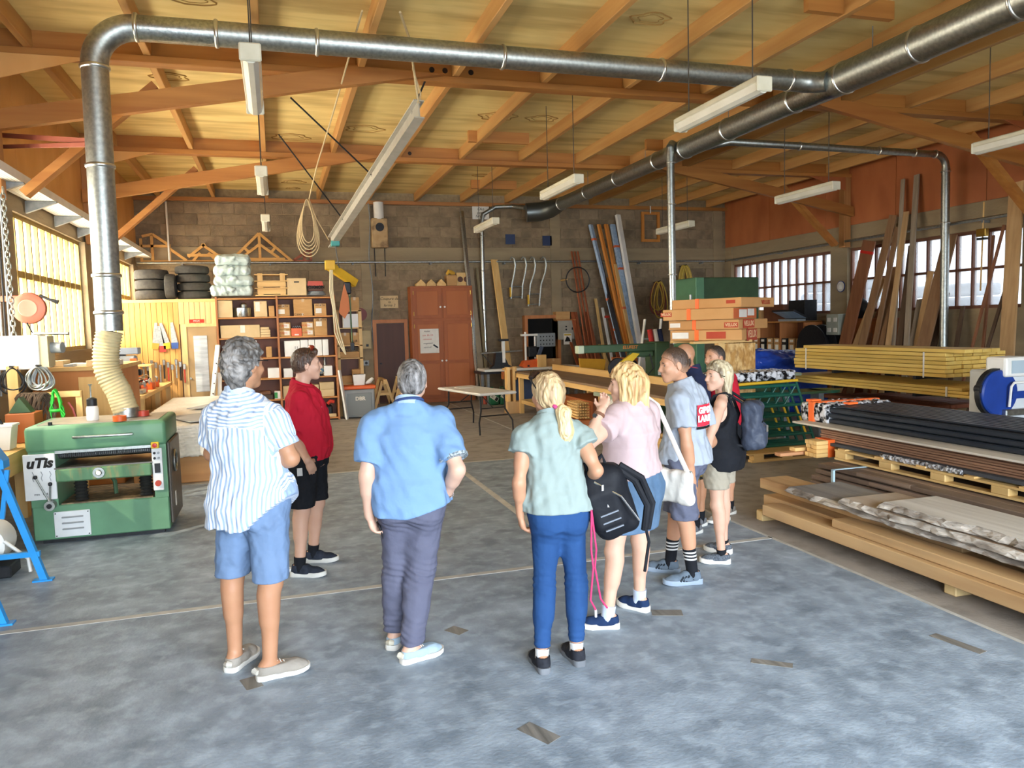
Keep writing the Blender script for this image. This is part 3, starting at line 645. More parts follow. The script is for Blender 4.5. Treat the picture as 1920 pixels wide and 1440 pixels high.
# leaning stock right of the cupboard
def leaner(name, x, y, z0, z1, w, th, lab, m, tilt=0., lean=.0, cat='board', group=None, holes=0):
    M = Matrix.Translation((x, y, z0)) @ Matrix.Rotation(tilt, 4, 'Y') @ Matrix.Rotation(-lean, 4, 'X')
    t = thing(name, lab, cat, (x, y, z0), rot=(Matrix.Rotation(tilt, 4, 'Y') @ Matrix.Rotation(-lean, 4, 'X')), group=group)
    MB().box(-w/2, w/2, -th/2, th/2, 0, z1-z0, c=.004).build('board', m, t, local=True)
    return t
tag(MB().beam((4.92, 19.0, 0.02), (4.68, 19.36, 4.83), .10, .06).build('metal_profile', m_galv2, loc=(4.9, 19.0, 0)), 'tall grey metal profile leaning beside the brown cupboard', 'metal profile')
tag(MB().beam((5.02, 18.95, .02), (4.86, 19.36, 3.42), .15, .03).build('chipboard_strip', wood('grey plank', '#8f8069', '#a0927b', 'z'), loc=(5.0, 19, 0)), 'wide greyish plank leaning right of the grey metal profile', 'board')
tag(MB().beam((5.14, 18.95, .02), (5.04, 19.36, 3.40), .06, .05).build('batten', wood('olive batten', '#7d7054', '#8e8165', 'z'), loc=(5.1, 19, 0)), 'narrow batten leaning between the greyish plank and slim duct', 'board')
tag(MB().beam((5.70, 18.9, .60), (5.51, 19.36, 3.60), .20, .04).build('pale_plank', m_pineZ, loc=(5.7, 18.9, .6)), 'long pale pine plank leaning on the wall rail', 'board')
for k in range(2):
    x0 = 5.98+.55*k; t = thing('roof_ladder', ['curved metal roof ladder hanging on the rail, left of the pair', 'curved metal roof ladder hanging lower on the rail, right of pair'][k], 'ladder', (x0+.1, 19.3, 2.5))
    zb = 2.58-.2*k; 
    for s in (0, 1):
        a = x0+.30*s
        MB().tube([(a-.07, 19.26, 3.60), (a-.03, 19.22, 3.66), (a+.02, 19.20, 3.62), (a+.05, 19.2, 3.45), (a+.03, 19.24, 3.25), (a-.03-.04*k, 19.3, 2.95), (a-.05-.08*k, 19.33, zb)], .022, 8).build('rail', m_galv, t, smooth=True)
    for zz in (zb+.05, zb+.32): MB().cyl((x0-.05-.06*k, 19.33, zz), (x0+.27-.06*k, 19.33, zz), .016).build('rung', m_galv, t)
    MB().box(x0-.09-.06*k, x0-.05-.06*k, 19.28, 19.34, zb+.05, zb+.3).build('grip', mat('yellow paint', '#d8a82c', rough=.5), t)
t = thing('dark_niche', 'dark open locker in a brown wooden frame holding a control box', 'locker', (6.8, 19.4, .2))
MB().box(6.30, 6.38, 19.35, 19.58, .2, 2.14).box(7.22, 7.30, 19.35, 19.58, .2, 2.14).box(6.38, 7.22, 19.35, 19.58, 2.05, 2.14).build('frame', m_shelfz, t); MB().box(6.38, 7.22, 19.55, 19.575, .2, 2.05).build('back', mat('black interior', '#0f0e0d', rough=.9), t)
t = thing('control_box', 'grey control panel with rows of black knobs inside the dark locker', 'control panel', (6.82, 19.3, 1.3)); MB().box(6.60, 7.12, 19.28, 19.50, 1.30, 1.66, c=.012).build('housing', m_greymach, t)
for j in range(3):
    for k in range(5): MB().cyl((6.70+.085*k, 19.265, 1.37+.10*j), (6.70+.085*k, 19.28, 1.37+.10*j), .016, n=10).build('knob', m_blackm, t)
tag(MB().beam((6.50, 19.25, .75), (6.74, 19.3, 1.32), .03, .10).build('blue_plank', mat('blue grey board', '#5a6478', rough=.6), loc=(6.5, 19.25, .75)), 'slanted blue grey board below the grey control panel', 'board')
t = thing('electric_cabinet', 'light grey electrical cabinet with warning sticker beside the dark locker', 'electrical box', (7.45, 19.3, 1.45)); MB().box(7.22, 7.68, 19.30, 19.56, 1.47, 1.98, c=.01).build('housing', mat('light grey housing', '#a6a398', '#989589', rough=.5), t); MB().box(7.18, 7.72, 19.28, 19.57, 1.98, 2.01).build('lid', m_shelf, t)
for zz in (1.74, 1.82): MB().cyl((7.44, 19.285, zz), (7.44, 19.30, zz), .022).build('button', m_blackm, t)
MB().box(7.60, 7.63, 19.285, 19.3, 1.73, 1.79).build('lock', m_blackm, t)
MB().box(7.36, 7.59, 19.29, 19.298, 1.34, 1.64).build('sticker', m_paper, t); MB().box(7.38, 7.57, 19.286, 19.291, 1.58, 1.62).build('sticker_band', mat('yellow band', '#c9a83a'), t); MB().prism([(7.39, 1.42), (7.56, 1.42), (7.52, 1.52), (7.45, 1.56)], 19.286, 19.291, plane='xz').build('sticker_mark', m_ink, t)
carton(7.16, 7.56, 19.3, .25, 2.015, 2.22, 'small brown carton on top of the light grey electrical cabinet', tape=False)
t = thing('hoop', 'thin black ring hanging from a nail in front of copper pipes', 'ring', (7.73, 19.15, 3.05)); MB().tube([(7.73+.33*math.cos(a), 19.12, 3.05+.33*math.sin(a)) for a in [2*PI*i/36 for i in range(36)]], .016, 8, closed=True).build('ring', m_blackm, t, smooth=True); MB().cyl((7.42, 19.1, 3.06), (7.42, 19.56, 3.06), .02).build('nail', m_pineX, t)
m_copper = wood('red brown lath', '#8a4526', '#a35a36', 'z', rnd=.2)
for k in range(3): tag(MB().beam((7.95+.12*k, 18.75, .02), (7.66+.09*k, 19.35, 3.82), .035, .035).build('long_lath', m_copper, loc=(7.95+.12*k, 18.9, .3)), ['leftmost tall red brown lath behind the black hanging ring', 'middle tall red brown lath behind the black hanging ring', 'rightmost tall red brown lath behind the black hanging ring'][k], 'lath', 'tall red laths')
random.seed(3)
for k in range(16):
    x = 7.55+.098*k; h = random.choice([1.3, 1.5, 1.8, 2.0, 2.2, 1.4]); h = 2.55 if k in (8,) else (2.30 if k == 10 else h)
    m = (m_pineZ if k in (8, 9) else (MATS['white enamel'] if k == 10 else m_copper)) if k > 0 else m_copper
    o = MB().beam((x+.10, 18.85+.02*(k % 3), .55), (x, 19.36, h), .075+.03*(k % 2), .03).build('offcut', m, loc=(x, 18.9, .55))
    if k == 8: tag(o, 'pale pine offcut standing highest among the reddish offcuts', 'offcut')
    elif k == 9: tag(o, 'shorter pine offcut beside the white board by the saw arm', 'offcut')
    elif k == 10: tag(o, 'white board with a red band among the reddish offcuts', 'offcut'); MB().box(x-.03, x+.10, 19.12, 19.16, h-.28, h-.22).build('red_band', m_redink, o)
    else: tag(o, '%s reddish timber offcut from the left in the row behind the saw arm' % ['first', 'second', 'third', 'fourth', 'fifth', 'sixth', 'seventh', 'eighth', '', '', '', 'ninth', 'tenth', 'eleventh', 'twelfth', 'thirteenth'][k], 'offcut', 'reddish offcuts by the wall')
# tall profiles bundle
m_blueplas = mat('blue plastic wrap', '#7f9ab8', '#a9bfd6', rough=.3, scale=14, bump=.3); m_oranw = wood('orange wood', '#c27a30', '#d68c3e', 'z')
def tall(p0, p1, w_, th, m, lab, bands=()):
    o = MB().beam(p0, p1, w_, th, c=.005).build('tall_profile', m, loc=p0); tag(o, lab, 'profile')
    for f_ in bands:
        c = lin(p0, p1, f_); d = nrm0(np.array(p1)-np.array(p0)); MB().beam(c-d*.03, c+d*.03, w_+.01, th+.01).build('strap_band', mat('orange strap', '#d0643a', rough=.6), o)
def nrm0(v): return v/np.linalg.norm(v)
tall((8.82, 18.5, .5), (8.20, 19.3, 4.52), .14, .07, m_blueplas, 'tall profile in blue plastic, leftmost of the leaning bundle', (.3, .5, .9))
tall((8.98, 18.5, .5), (8.44, 19.3, 4.53), .12, .06, m_oranw, 'tall orange plank right of the blue wrapped profile')
tall((8.86, 18.42, .5), (8.62, 19.18, 3.10), .12, .05, m_oranw, 'shorter orange plank in front of the black tipped bundle')
tall((8.74, 18.46, .9), (8.36, 19.2, 3.75), .15, .05, m_blackm, 'black sleeve profile behind the shorter orange plank')
tall((9.06, 18.5, .5), (8.66, 19.32, 4.54), .13, .06, m_oranw, 'tall brown orange plank at the centre of the leaning bundle')
tall((9.12, 18.42, .5), (8.80, 19.1, 3.45), .13, .05, m_pineZ, 'pale ribbed pine board in the leaning bundle', (.6,))
tall((9.20, 18.5, .5), (8.86, 19.34, 4.54), .16, .07, m_blueplas, 'second blue wrapped profile beside the white one', (.7, .85))
tall((9.34, 18.5, .5), (9.02, 19.34, 4.80), .15, .08, MATS['white enamel'], 'tall white profile, rightmost and highest of the leaning bundle')
t = thing('picture_frame', 'empty orange wooden frame hung high on the block wall', 'wooden frame', (10.1, 19.5, 4.1)); MB().box(9.82, 9.90, 19.50, 19.55, 4.1, 4.92).box(10.30, 10.38, 19.50, 19.55, 4.1, 4.92).box(9.90, 10.30, 19.50, 19.55, 4.1, 4.17).box(9.90, 10.30, 19.50, 19.55, 4.85, 4.92).build('frame', m_oranw, t); MB().cyl((10.08, 19.48, 4.88), (10.08, 19.48, 5.08), .014).build('hook', m_white, t)
for k, (x, z) in enumerate(((6.02, 4.15), (7.05, 4.12))): tag(MB().box(x-.13, x+.13, 19.55, 19.57, z-.13, z+.13).build('blue_tile', mat('navy plate', '#2c3a5c', rough=.4), loc=(x, 19.55, z)), ['square navy plate on the block wall above the roof ladders', 'square navy plate on the wall near the main duct end'][k], 'plate')
def coil(x, y, z, w_, h, n, m, lab, seed=1, r=.014, parts='loop'):
    rs = random.Random(seed); t = thing('hose_coil', lab, 'hose', (x, y, z-h))
    for k in range(n):
        a0 = rs.uniform(-.05, .05)*w_*4; wk = w_*(.45+.55*rs.random()); hk = h*(.72+.28*rs.random()); b = MB()
        pts = [(x+a0+wk*.5*math.sin(a)*(1-.35*math.cos(a)), y-rs.uniform(0, .12)-.02*k*.3, z-hk*.5+hk*.5*math.cos(a)) for a in [2*PI*i/22 for i in range(22)]]
        yy = pts[0][1]; pts = [(p[0], yy, p[2]) for p in pts]
        b.tube(pts, r, 6, closed=True).build(parts, m[k % len(m)], t, smooth=True)
    MB().cyl((x, y+.2, z+.0), (x, y-.18, z+.02), .012).build('hook', m_blackm, t)
m_yh = mat('yellow hose', '#c9ad4a', '#b89a3a', rough=.5); m_rh = mat('red hose', '#8e3f3c', '#7a3230', rough=.5)
coil(10.2, 19.36, 2.98, .42, 1.05, 9, [m_yh, m_rh, m_yh], 'tangled coil of red and yellow hoses hanging left of drop duct', 3, .016)
coil(11.02, 19.36, 3.42, .42, 1.45, 11, [m_yh], 'long bright yellow hose coil hanging right of the drop duct', 5, .018)
# ------------------------------------------------------------------ back bench
t = thing('back_bench', 'low bench with white worktop against the rear wall', 'workbench', (5.7, 17.9, 0))
MB().box(4.70, 7.15, 17.6, 18.35, .80, .86, c=.01).build('worktop', m_white, t); MB().box(4.62, 7.2, 17.7, 18.35, .74, .80).build('frame', m_blackm, t)
for x in (4.8, 6.0, 7.05):
    for y in (17.7, 18.25): MB().box(x-.03, x+.03, y-.03, y+.03, 0, .74).build('leg', m_steel, t)
t = thing('blue_cabinet', 'blue low cabinet with grey sides under the rear bench', 'cabinet', (5.75, 17.9, 0)); MB().box(5.42, 6.15, 17.72, 18.25, .02, .62, c=.008).build('body', mat('blue cabinet paint', '#46587c', '#3c4d70', rough=.5), t); MB().box(5.32, 5.42, 17.70, 18.25, 0, .66).build('side', m_galv2, t); MB().cyl((5.92, 17.70, .34), (5.92, 17.72, .34), .03).build('knob', m_blackm, t)
for k in range(2):
    x = 4.92+.27*k; t = thing('jerrycan', ['green jerrycan, left one under the rear bench', 'green jerrycan, right one beside the blue cabinet'][k], 'jerrycan', (x, 17.75, 0)); MB().box(x-.125, x+.125, 17.62, 17.86, .0, .36, c=.03).build('body', mat('jerrycan green', '#1f6b44', '#195a39', rough=.4), t); MB().cyl((x+.06, 17.74, .36), (x+.06, 17.74, .40), .028).build('cap', m_blackm, t); MB().tube([(x-.09, 17.74, .35), (x-.08, 17.74, .42), (x, 17.74, .42), (x+.01, 17.74, .35)], .014, 6).build('handle', MATS['jerrycan green'], t)
    M = Matrix.Translation((x, 17.617, .18)) @ Matrix.Rotation(.6, 4, 'Y'); MB().box(-.11, .11, -.002, .002, -.05, .05, M).build('label', m_paper, t); MB().box(.03, .10, -.004, .0, -.045, .045, M).build('label_mark', m_ink, t)
    text('print', 'IC', .08, Matrix.Translation((x-.04, 17.612, .21)) @ Matrix.Rotation(.6, 4, 'Y') @ Matrix.Rotation(PI/2, 4, 'X'), m_ink, t)
t = thing('orange_case', 'flat orange tool case lying on the rear bench', 'tool case', (5.95, 17.85, .86)); MB().prism([(5.66, .90), (5.74, 1.02), (6.12, 1.06), (6.22, 1.0), (6.18, .87), (5.72, .86)], 17.7, 17.95, plane='xz').build('shell', m_oran, t); MB().box(5.80, 5.85, 17.685, 17.70, .88, .92).build('latch', m_blackm, t)
t = thing('bench_vise_rig', 'black drilling stand with crossbar on the rear bench', 'drill stand', (5.2, 17.9, .86)); MB().prism([(4.9, .86), (5.5, .86), (5.35, .95), (5.22, 1.25), (5.05, 1.25), (5.0, .95)], 17.8, 18.0, plane='xz').build('base', m_blackm, t); MB().cyl((4.68, 17.85, 1.24), (5.72, 17.85, 1.27), .022).build('crossbar', m_galv, t); MB().box(5.2, 5.27, 17.78, 17.86, 1.0, 1.52).build('column', m_white, t); MB().box(5.13, 5.36, 17.76, 17.9, 1.52, 1.57).build('head', m_blackm, t); MB().beam((4.7, 17.85, 1.24), (4.95, 17.85, .95), .02, .02).build('stay', m_blackm, t)
t = thing('clamp_stand', 'small white and black pillar drill on the rear bench', 'pillar drill', (5.98, 18.1, .86)); MB().box(5.8, 6.16, 18.0, 18.25, .86, .92).build('base', m_greymach, t); MB().cyl((5.9, 18.12, .92), (5.9, 18.12, 1.72), .028).build('column', m_white, t); MB().box(5.80, 6.20, 18.05, 18.2, 1.62, 1.67).build('arm', m_white, t); MB().box(5.95, 6.16, 18.0, 18.2, 1.1, 1.36, c=.02).build('motor', m_blackm, t); MB().cyl((6.14, 18.1, 1.05), (6.14, 18.1, 1.6), .022).build('spindle', m_white, t)
t = thing('wooden_vise', 'orange wooden vise block on the front of rear bench', 'vise', (5.35, 17.5, .62)); MB().box(5.10, 5.45, 17.40, 17.6, .62, .80, c=.01).build('jaw', m_cab2, t); MB().box(5.33, 5.42, 17.36, 17.45, .60, .92, c=.01).build('post', m_pineZ, t)
carton(6.30, 6.68, 17.75, .3, .86, 1.05, 'brown carton on the rear bench behind the ponytail', tape=True); tag(MB().box(6.05, 6.28, 17.66, 17.76, .86, 1.16, c=.01).build('pine_block', m_pineZ, loc=(6.15, 17.7, .86)), 'upright pale pine block on rear bench beside the brown carton', 'block')
for k in range(2): 
    x = 4.78+.1*k; t = thing('gas_bottle', ['slim red gas bottle under the rear bench, left', 'slim red gas bottle under the rear bench, right'][k], 'gas bottle', (x, 17.95, 0)); MB().lathe([(.05, 0), (.05, .30), (.03, .36), (.015, .38)], (x, 17.95, 0), 14).build('body', mat('gas red', '#a84832', rough=.5), t, smooth=True); MB().cyl((x, 17.95, .38), (x, 17.95, .45), .016).build('valve', m_blackm, t)
# ------------------------------------------------------------------ folding table
t = thing('folding_table', 'white plastic folding table with black metal legs standing on the bare floor', 'table', (3.45, 13.9, 0))
Mt = Matrix.Translation((3.48, 13.75, 0)) @ Matrix.Rotation(.20, 4, 'Z')
MB().box(-.37, .37, -.93, .93, .695, .74, Mt, c=.02).build('tabletop', m_white, t)
for sy in (-1, 1):
    for sx in (-1, 1):
        MB().tube([Mt @ Vector(p) for p in ((sx*.24, sy*.68, .695), (sx*.24, sy*.70, .42), (sx*.33, sy*.80, .22), (sx*.33, sy*.82, .0))], .016, 8).build('leg', m_blackm, t)
    MB().tube([Mt @ Vector(p) for p in ((-.29, sy*.75, .32), (.29, sy*.75, .32))], .012, 6).build('crossbar', m_blackm, t)
    MB().tube([Mt @ Vector(p) for p in ((0, sy*.70, .45), (0, sy*.1, .69))], .010, 6).tube([Mt @ Vector(p) for p in ((-.24, sy*.7, .45), (.24, sy*.7, .45))], .010, 6).build('stay', m_blackm, t)
tag(MB().box(-.15, .13, .35, .62, .741, .749, Mt).build('paper_sheet', m_paper, loc=(3.5, 14.2, .74)), 'white paper sheet lying on the white folding table', 'paper')
# ------------------------------------------------------------------ bookcase with its boxes
t = thing('bookcase', 'large open wooden bookcase full of cartons behind the man in red', 'shelf', (.06, 16.8, 0))
SX0, SXM, SX1, SY0, SY1 = -1.14, .03, 1.22, 16.60, 17.02
for x in (SX0, SXM, SX1-.035): MB().box(x, x+.04, SY0, SY1, 0, 2.63, c=.004).build('upright', m_shelfz, t)
SZ = [.06, .50, .94, 1.37, 1.79, 2.21, 2.60]
for z in SZ:
    for a, b in ((SX0+.04, SXM), (SXM+.04, SX1-.035)): MB().box(a, b, SY0+.005, SY1, z-.03, z, c=.003).build('shelf', m_shelf, t)
MB().box(SX0, SX1, SY1, SY1+.015, 0, 2.63).build('back_panel', m_dkback, t)
bx_ = lambda px: SX0+(px-403)/(636-403)*(SX1-SX0)
def cb(p0, p1, row, h, lab, z=0, **k): return carton(bx_(p0), bx_(p1), 16.64, k.pop('d', .32), SZ[row]+.001+z, SZ[row]+z+h, lab, group=None, **k)
W_ = (('WÜRTH', .5, .84, .055, m_ink),)
cb(407, 435, 5, .34, 'pale carton with folded lid flap on the top shelf left', m=m_card2, flap=True, tape=False)
o = thing('tin', 'round grey metal tin on the top shelf beside the folded lid carton', 'tin', (bx_(453), 16.8, SZ[5])); MB().lathe([(.17, 0), (.175, .01), (.175, .19), (.16, .2)], (bx_(453), 16.82, SZ[5]), 24).build('can', m_galv2, o, smooth=True); MB().lathe([(.06, .2), (.07, .26), (.03, .30)], (bx_(456), 16.80, SZ[5]), 14).build('lid', m_galv, o, smooth=True)
cb(476, 501, 5, .32, 'upright pale carton with white delivery label on the top shelf', m=m_card2, lp=(.1, .45, .35, .95))
cb(504, 515, 5, .22, 'narrow shaded carton squeezed at the right end of the top left shelf', tape=False)
cb(520, 545, 5, .24, 'small branded carton with red label on top right shelf, left end', prints=W_, lp=(.1, .6, .2, .6)); cb(553, 590, 5, .35, 'big square carton with black print on the top right shelf', prints=(('Canon', .26, .10, .07, m_ink),), lp=(.42, .5, .02, .16)); cb(594, 618, 5, .25, 'small branded carton at the right end of the top right shelf', prints=W_, lp=(.1, .6, .2, .6))
cb(410, 485, 4, .26, 'long carton with white label on the second shelf left', m=m_card2, lp=(.5, .62, .4, .98))
for k in range(4): cb(486, 505 if k < 3 else 503, 4, .05, ['lowest thin flat carton beside the long carton', 'second thin flat carton beside the long carton', 'third thin flat carton beside the long carton', 'topmost thin flat carton beside the long carton'][k], z=.052*k, tape=False, m=m_card2)
for k in range(2):
    cb(522, 545, 4, .145, ['lower branded carton of left pair beside the orange bin', 'upper branded carton of left pair beside the orange bin'][k], z=.147*k, prints=(('WÜRTH', .3, .5, .05, m_redink),), lp=(.45, .9, .2, .8)); cb(568, 591, 4, .145, ['lower branded carton of right pair beside the orange bin', 'upper branded carton of right pair beside the orange bin'][k], z=.147*k, prints=(('WÜRTH', .3, .5, .05, m_redink),), lp=(.45, .9, .2, .8))
o = cb(546, 567, 4, .17, 'orange plastic bin full of clips on the second shelf', m=m_oran, tape=False, lp=(.3, .7, .12, .28), cat='bin', name='storage_bin'); MB().tube([(bx_(549+2*i), 16.72+.02*(i % 3), SZ[4]+.18+.03*(i % 2)) for i in range(9)], .012, 5).build('clips', m_greymach, o)
cb(592, 618, 4, .36, 'tall branded carton with orange arrows on the second shelf right', prints=(('WÜRTH', .55, .9, .055, m_ink),), lp=(.15, .6, .55, .82)); 
cb(412, 428, 3, .24, 'orange and white carton at the left end of the third shelf', m=m_oran, tape=False, lp=(.1, .9, .3, .7)); cb(495, 506, 3, .22, 'brown carton with dark figures on the third shelf left', tape=False)
o = thing('can', 'white spray can standing on the third shelf left', 'can', (bx_(476), 16.75, SZ[3])); MB().lathe([(.035, 0), (.035, .30), (.02, .33)], (bx_(476), 16.75, SZ[3]), 12).build('body', m_white, o, smooth=True); MB().cyl((bx_(476), 16.75, SZ[3]+.33), (bx_(476), 16.75, SZ[3]+.36), .018).build('cap', m_white, o)
for k, (a, b) in enumerate(((531, 562), (563, 578), (579, 591), (592, 606), (607, 619))): cb(a, b, 3, .34 if k else .33, ['wide white printed box at the left of white box row', 'second white file box in the white row', 'third white file box in the white row', 'fourth white file box in the white row', 'last white file box at right end of white row'][k], m=m_white, tape=False, prints=((('11', .75, .55, .08, m_ink),) if k == 0 else ()))
cb(414, 430, 2, .20, 'pale carton behind the grey-haired head on fourth shelf', m=m_card2, tape=False); cb(496, 519, 2, .21, 'white open box on the fourth shelf left', m=m_white, tape=False); cb(527, 545, 2, .19, 'white open box on the fourth shelf right of the upright', m=m_white, tape=False)
o = thing('globe', 'small blue globe on the fourth shelf beside the red man\'s face', 'globe', (bx_(601), 16.75, SZ[2])); MB().lathe([(.001, .02), (.06, .05), (.085, .11), (.06, .17), (.001, .2)], (bx_(601), 16.75, SZ[2]), 16).build('ball', mat('globe blue', '#4a7a9c', '#c8c4a8', rough=.4, scale=14, contrast=.15), o, smooth=True); MB().cyl((bx_(601), 16.75, SZ[2]), (bx_(601), 16.75, SZ[2]+.03), .05).build('foot', m_blackm, o)
cb(608, 625, 2, .21, 'white box right of the globe on the fourth shelf', m=m_white, tape=False)
o = thing('can', 'silver can standing behind the white box on fourth shelf', 'can', (bx_(614), 16.99, SZ[2])); MB().lathe([(.03, 0), (.03, .36), (.02, .38)], (bx_(612), 16.985, SZ[2]), 12).build('body', m_galv, o, smooth=True); MB().cyl((bx_(612), 16.985, SZ[2]+.38), (bx_(612), 16.985, SZ[2]+.40), .012).build('cap', m_white, o)
o = thing('folder_stack', 'two brown folders stacked at a slant on the fifth shelf', 'folders', (bx_(490), 16.75, SZ[1])); MB().box(bx_(480), bx_(504), 16.65, 16.95, SZ[1], SZ[1]+.10, c=.01).build('folder', mat('dark grey folder', '#4a4038'), o); MB().box(bx_(478), bx_(500), 16.66, 16.94, SZ[1]+.101, SZ[1]+.17, c=.01).build('folder', mat('brown folder', '#6e4a30'), o)
o = cb(507, 519, 1, .16, 'small green and white box on the fifth shelf', m=m_white, tape=False); MB().box(bx_(507), bx_(513), 16.632, 16.638, SZ[1]+.02, SZ[1]+.14).build('green_label', mat('green print', '#3d9150'), o)
cb(524, 540, 1, .26, 'open pine drawer box behind the red shirt on fifth shelf', m=m_card2, tape=False); cb(583, 596, 1, .26, 'pale pine box beside the red sleeve on fifth shelf', m=m_card2, tape=False)
for k in range(2): cb(598, 627, 1, .15, ['lower pale pine drawer on the fifth shelf right', 'upper pale pine drawer on the fifth shelf right'][k], z=.152*k, m=m_card2, tape=False)
o = thing('machine_motor', 'black and red motor unit on the bottom shelf right', 'motor', (bx_(608), 16.8, SZ[0])); MB().box(bx_(595), bx_(622), 16.66, 16.98, SZ[0], SZ[0]+.24, c=.03).build('body', m_blackm, o); MB().tube([(bx_(612), 16.66, SZ[0]+.28), (bx_(618), 16.66, SZ[0]+.34), (bx_(626), 16.66, SZ[0]+.32)], .04, 8).build('cover', m_redink, o, smooth=True)
cb(614, 629, 0, .07, 'low pale carton on the bottom shelf in front', m=m_card2, tape=False, d=.03)
# on top of the bookcase
m_bag = mat('translucent bag', '#a9bcb8', '#c9d8d4', rough=.18, scale=5, bump=.5, bscale=7, spec=.6)
rs = np.random.RandomState(4)
for k in range(4):
    z0 = 2.64+.205*k; cx = bx_(438)+[-.03, .02, .0, .02][k]; w_ = [.40, .37, .35, .33][k]
    S = SDF((cx-.6, 16.3, z0-.05), (cx+.6, 17.2, z0+.32), .014)
    S.bx((cx, 16.80, z0+.105), (w_, .30, .115), rd=.09, k=.04); S.cone((cx-.06, 16.54, z0+.12), (cx+.04, 16.46, z0+.13+.03*(k % 2)), .07, .025, .06)
    S.disp(folds(.016, 26, 40+k)); S.disp(folds(.008, 60, 50+k)); zb = z0
    S.cut(lambda X, Y, Z: zb+.002-Z+0*X+0*Y)
    o = thing('wrapped_tyre', ['bagged tyre at the bottom of the pale plastic pile on bookcase', 'second bagged tyre up in the pale plastic pile', 'third bagged tyre up in the pale plastic pile', 'topmost bagged tyre of the pale plastic pile on bookcase'][k], 'bagged tyre', (cx, 16.8, z0))
    S.build('bag', m_bag, o); MB().lathe([(.15, .05), (.24, .06), (.24, .15), (.15, .16)], (cx, 16.8, z0), 24).build('tyre', m_rub, o, smooth=True)
def crate(z0, lab, w=.30, full=True):
    o = thing('pine_crate', lab, 'crate', (bx_(512), 16.8, z0)); c = bx_(512)
    for s in (-1, 1):
        for yy in (16.62, 16.92): MB().box(c+s*.22-.05, c+s*.22+.05, yy, yy+.04, z0+.02, z0+(.17 if not full else .13)).build('post', m_pineZ, o)
    MB().box(c-.33, c+.33, 16.60, 16.98, z0, z0+.02).build('bottom_board', m_pineX, o)
    if full: MB().box(c-.28, c+.28, 16.60, 16.62, z0+.04, z0+.14).build('front_board', m_pineX, o)
    else: MB().box(c-.33, c+.33, 16.60, 16.98, z0+.13, z0+.15).build('top_board', m_pineX, o)
crate(2.635, 'lowest pine crate of the stack on the bookcase'); crate(2.78, 'second pine crate up with the darker front board'); crate(2.925, 'topmost open pine crate of the stack on bookcase', full=False)
o = carton(bx_(542), bx_(580), 16.62, .34, 2.635, 2.99, 'tall pale storage carton with handle hole on the bookcase', m=m_card2, tape=False)
MB().box(bx_(556), bx_(566), 16.612, 16.622, 2.90, 2.925).build('handle_hole', m_blackm, o)
o = thing('toolbox', 'red metal toolbox on coiled cable at the right of bookcase top', 'toolbox', (bx_(598), 16.8, 2.72)); MB().box(bx_(583), bx_(614), 16.66, 16.9, 2.72, 2.83, c=.01).build('body', mat('dark toolbox', '#5a3a2c'), o); MB().prism([(bx_(582), 2.83), (bx_(615), 2.83), (bx_(612), 2.93), (bx_(584), 2.93)], 16.65, 16.91, plane='xz').build('lid', mat('toolbox red', '#b8442a', rough=.45), o); text('print', 'FOXMON', .085, front(bx_(598), 16.645, 2.80), m_ink, o, bold=.004)
o = thing('cable_coil', 'flat coil of grey cable under the red toolbox', 'cable', (bx_(600), 16.8, 2.635))
for k in range(3): MB().tube([(bx_(600)+(.19-.02*k)*math.cos(a), 16.8+(.15-.01*k)*math.sin(a), 2.655+.026*k) for a in [2*PI*i/24 for i in range(24)]], .014, 6, closed=True).build('loop', m_greymach, o, smooth=True)
# truss models on the wall ledge
m_model = mat('model pine', '#c8924a', '#d9a861', rough=.6, scale=9, stretch=(.3, 1, 1))
def truss(name, lab, segs, m, x, th=.05):
    o = thing(name, lab, 'truss model', (x, 19.45, 3.56))
    for (a, b, w_) in segs: MB().beam((a[0], 19.46, a[1]), (b[0], 19.46, b[1]), .06, w_, up=(0, 1, 0)).build('strut', m, o)
truss('truss_model', 'large pine king-post truss model on the wall rail', [((-.86, 3.66), (-.27, 4.24), .07), ((-.27, 4.24), (.48, 3.56), .07), ((-.70, 3.63), (.30, 3.63), .10), ((-.27, 3.6), (-.27, 4.2), .11), ((-.27, 3.98), (-.66, 3.68), .08), ((-.27, 3.98), (.16, 3.66), .08), ((-.62, 3.9), (-.50, 3.78), .09), ((.10, 3.92), (0, 3.80), .09), ((-.80, 3.585), (.44, 3.585), .04)], m_model, -.27)
truss('truss_model', 'small reddish triangle truss model right of the large one', [((.50, 3.60), (.90, 3.87), .03), ((.90, 3.60), (.90, 3.87), .03), ((.48, 3.58), (.93, 3.58), .03), ((.75, 3.60), (.75, 3.77), .025), ((.75, 3.70), (.9, 3.70), .025)], m_copper, .7)
truss('truss_model', 'small crossed-gable truss model between the tyres and bags', [((-1.86, 3.68), (-1.48, 3.98), .06), ((-1.16, 3.68), (-1.56, 3.98), .06), ((-1.88, 3.72), (-1.15, 3.72), .07), ((-1.9, 3.58), (-1.15, 3.58), .04), ((-1.75, 3.6), (-1.60, 3.78), .05), ((-1.25, 3.6), (-1.42, 3.78), .05)], m_model, -1.5)
truss('truss_model', 'open wooden dormer frame model at the left above the tyres', [((-2.85, 3.6), (-2.85, 4.1), .05), ((-2.62, 3.6), (-2.62, 4.18), .05), ((-2.26, 3.6), (-2.26, 3.95), .05), ((-2.82, 4.15), (-2.6, 4.2), .05), ((-2.6, 4.2), (-2.24, 3.94), .05), ((-2.85, 3.93), (-2.24, 3.93), .05), ((-2.24, 3.86), (-1.9, 3.60), .05), ((-2.88, 3.58), (-1.9, 3.58), .04)], m_model, -2.5)
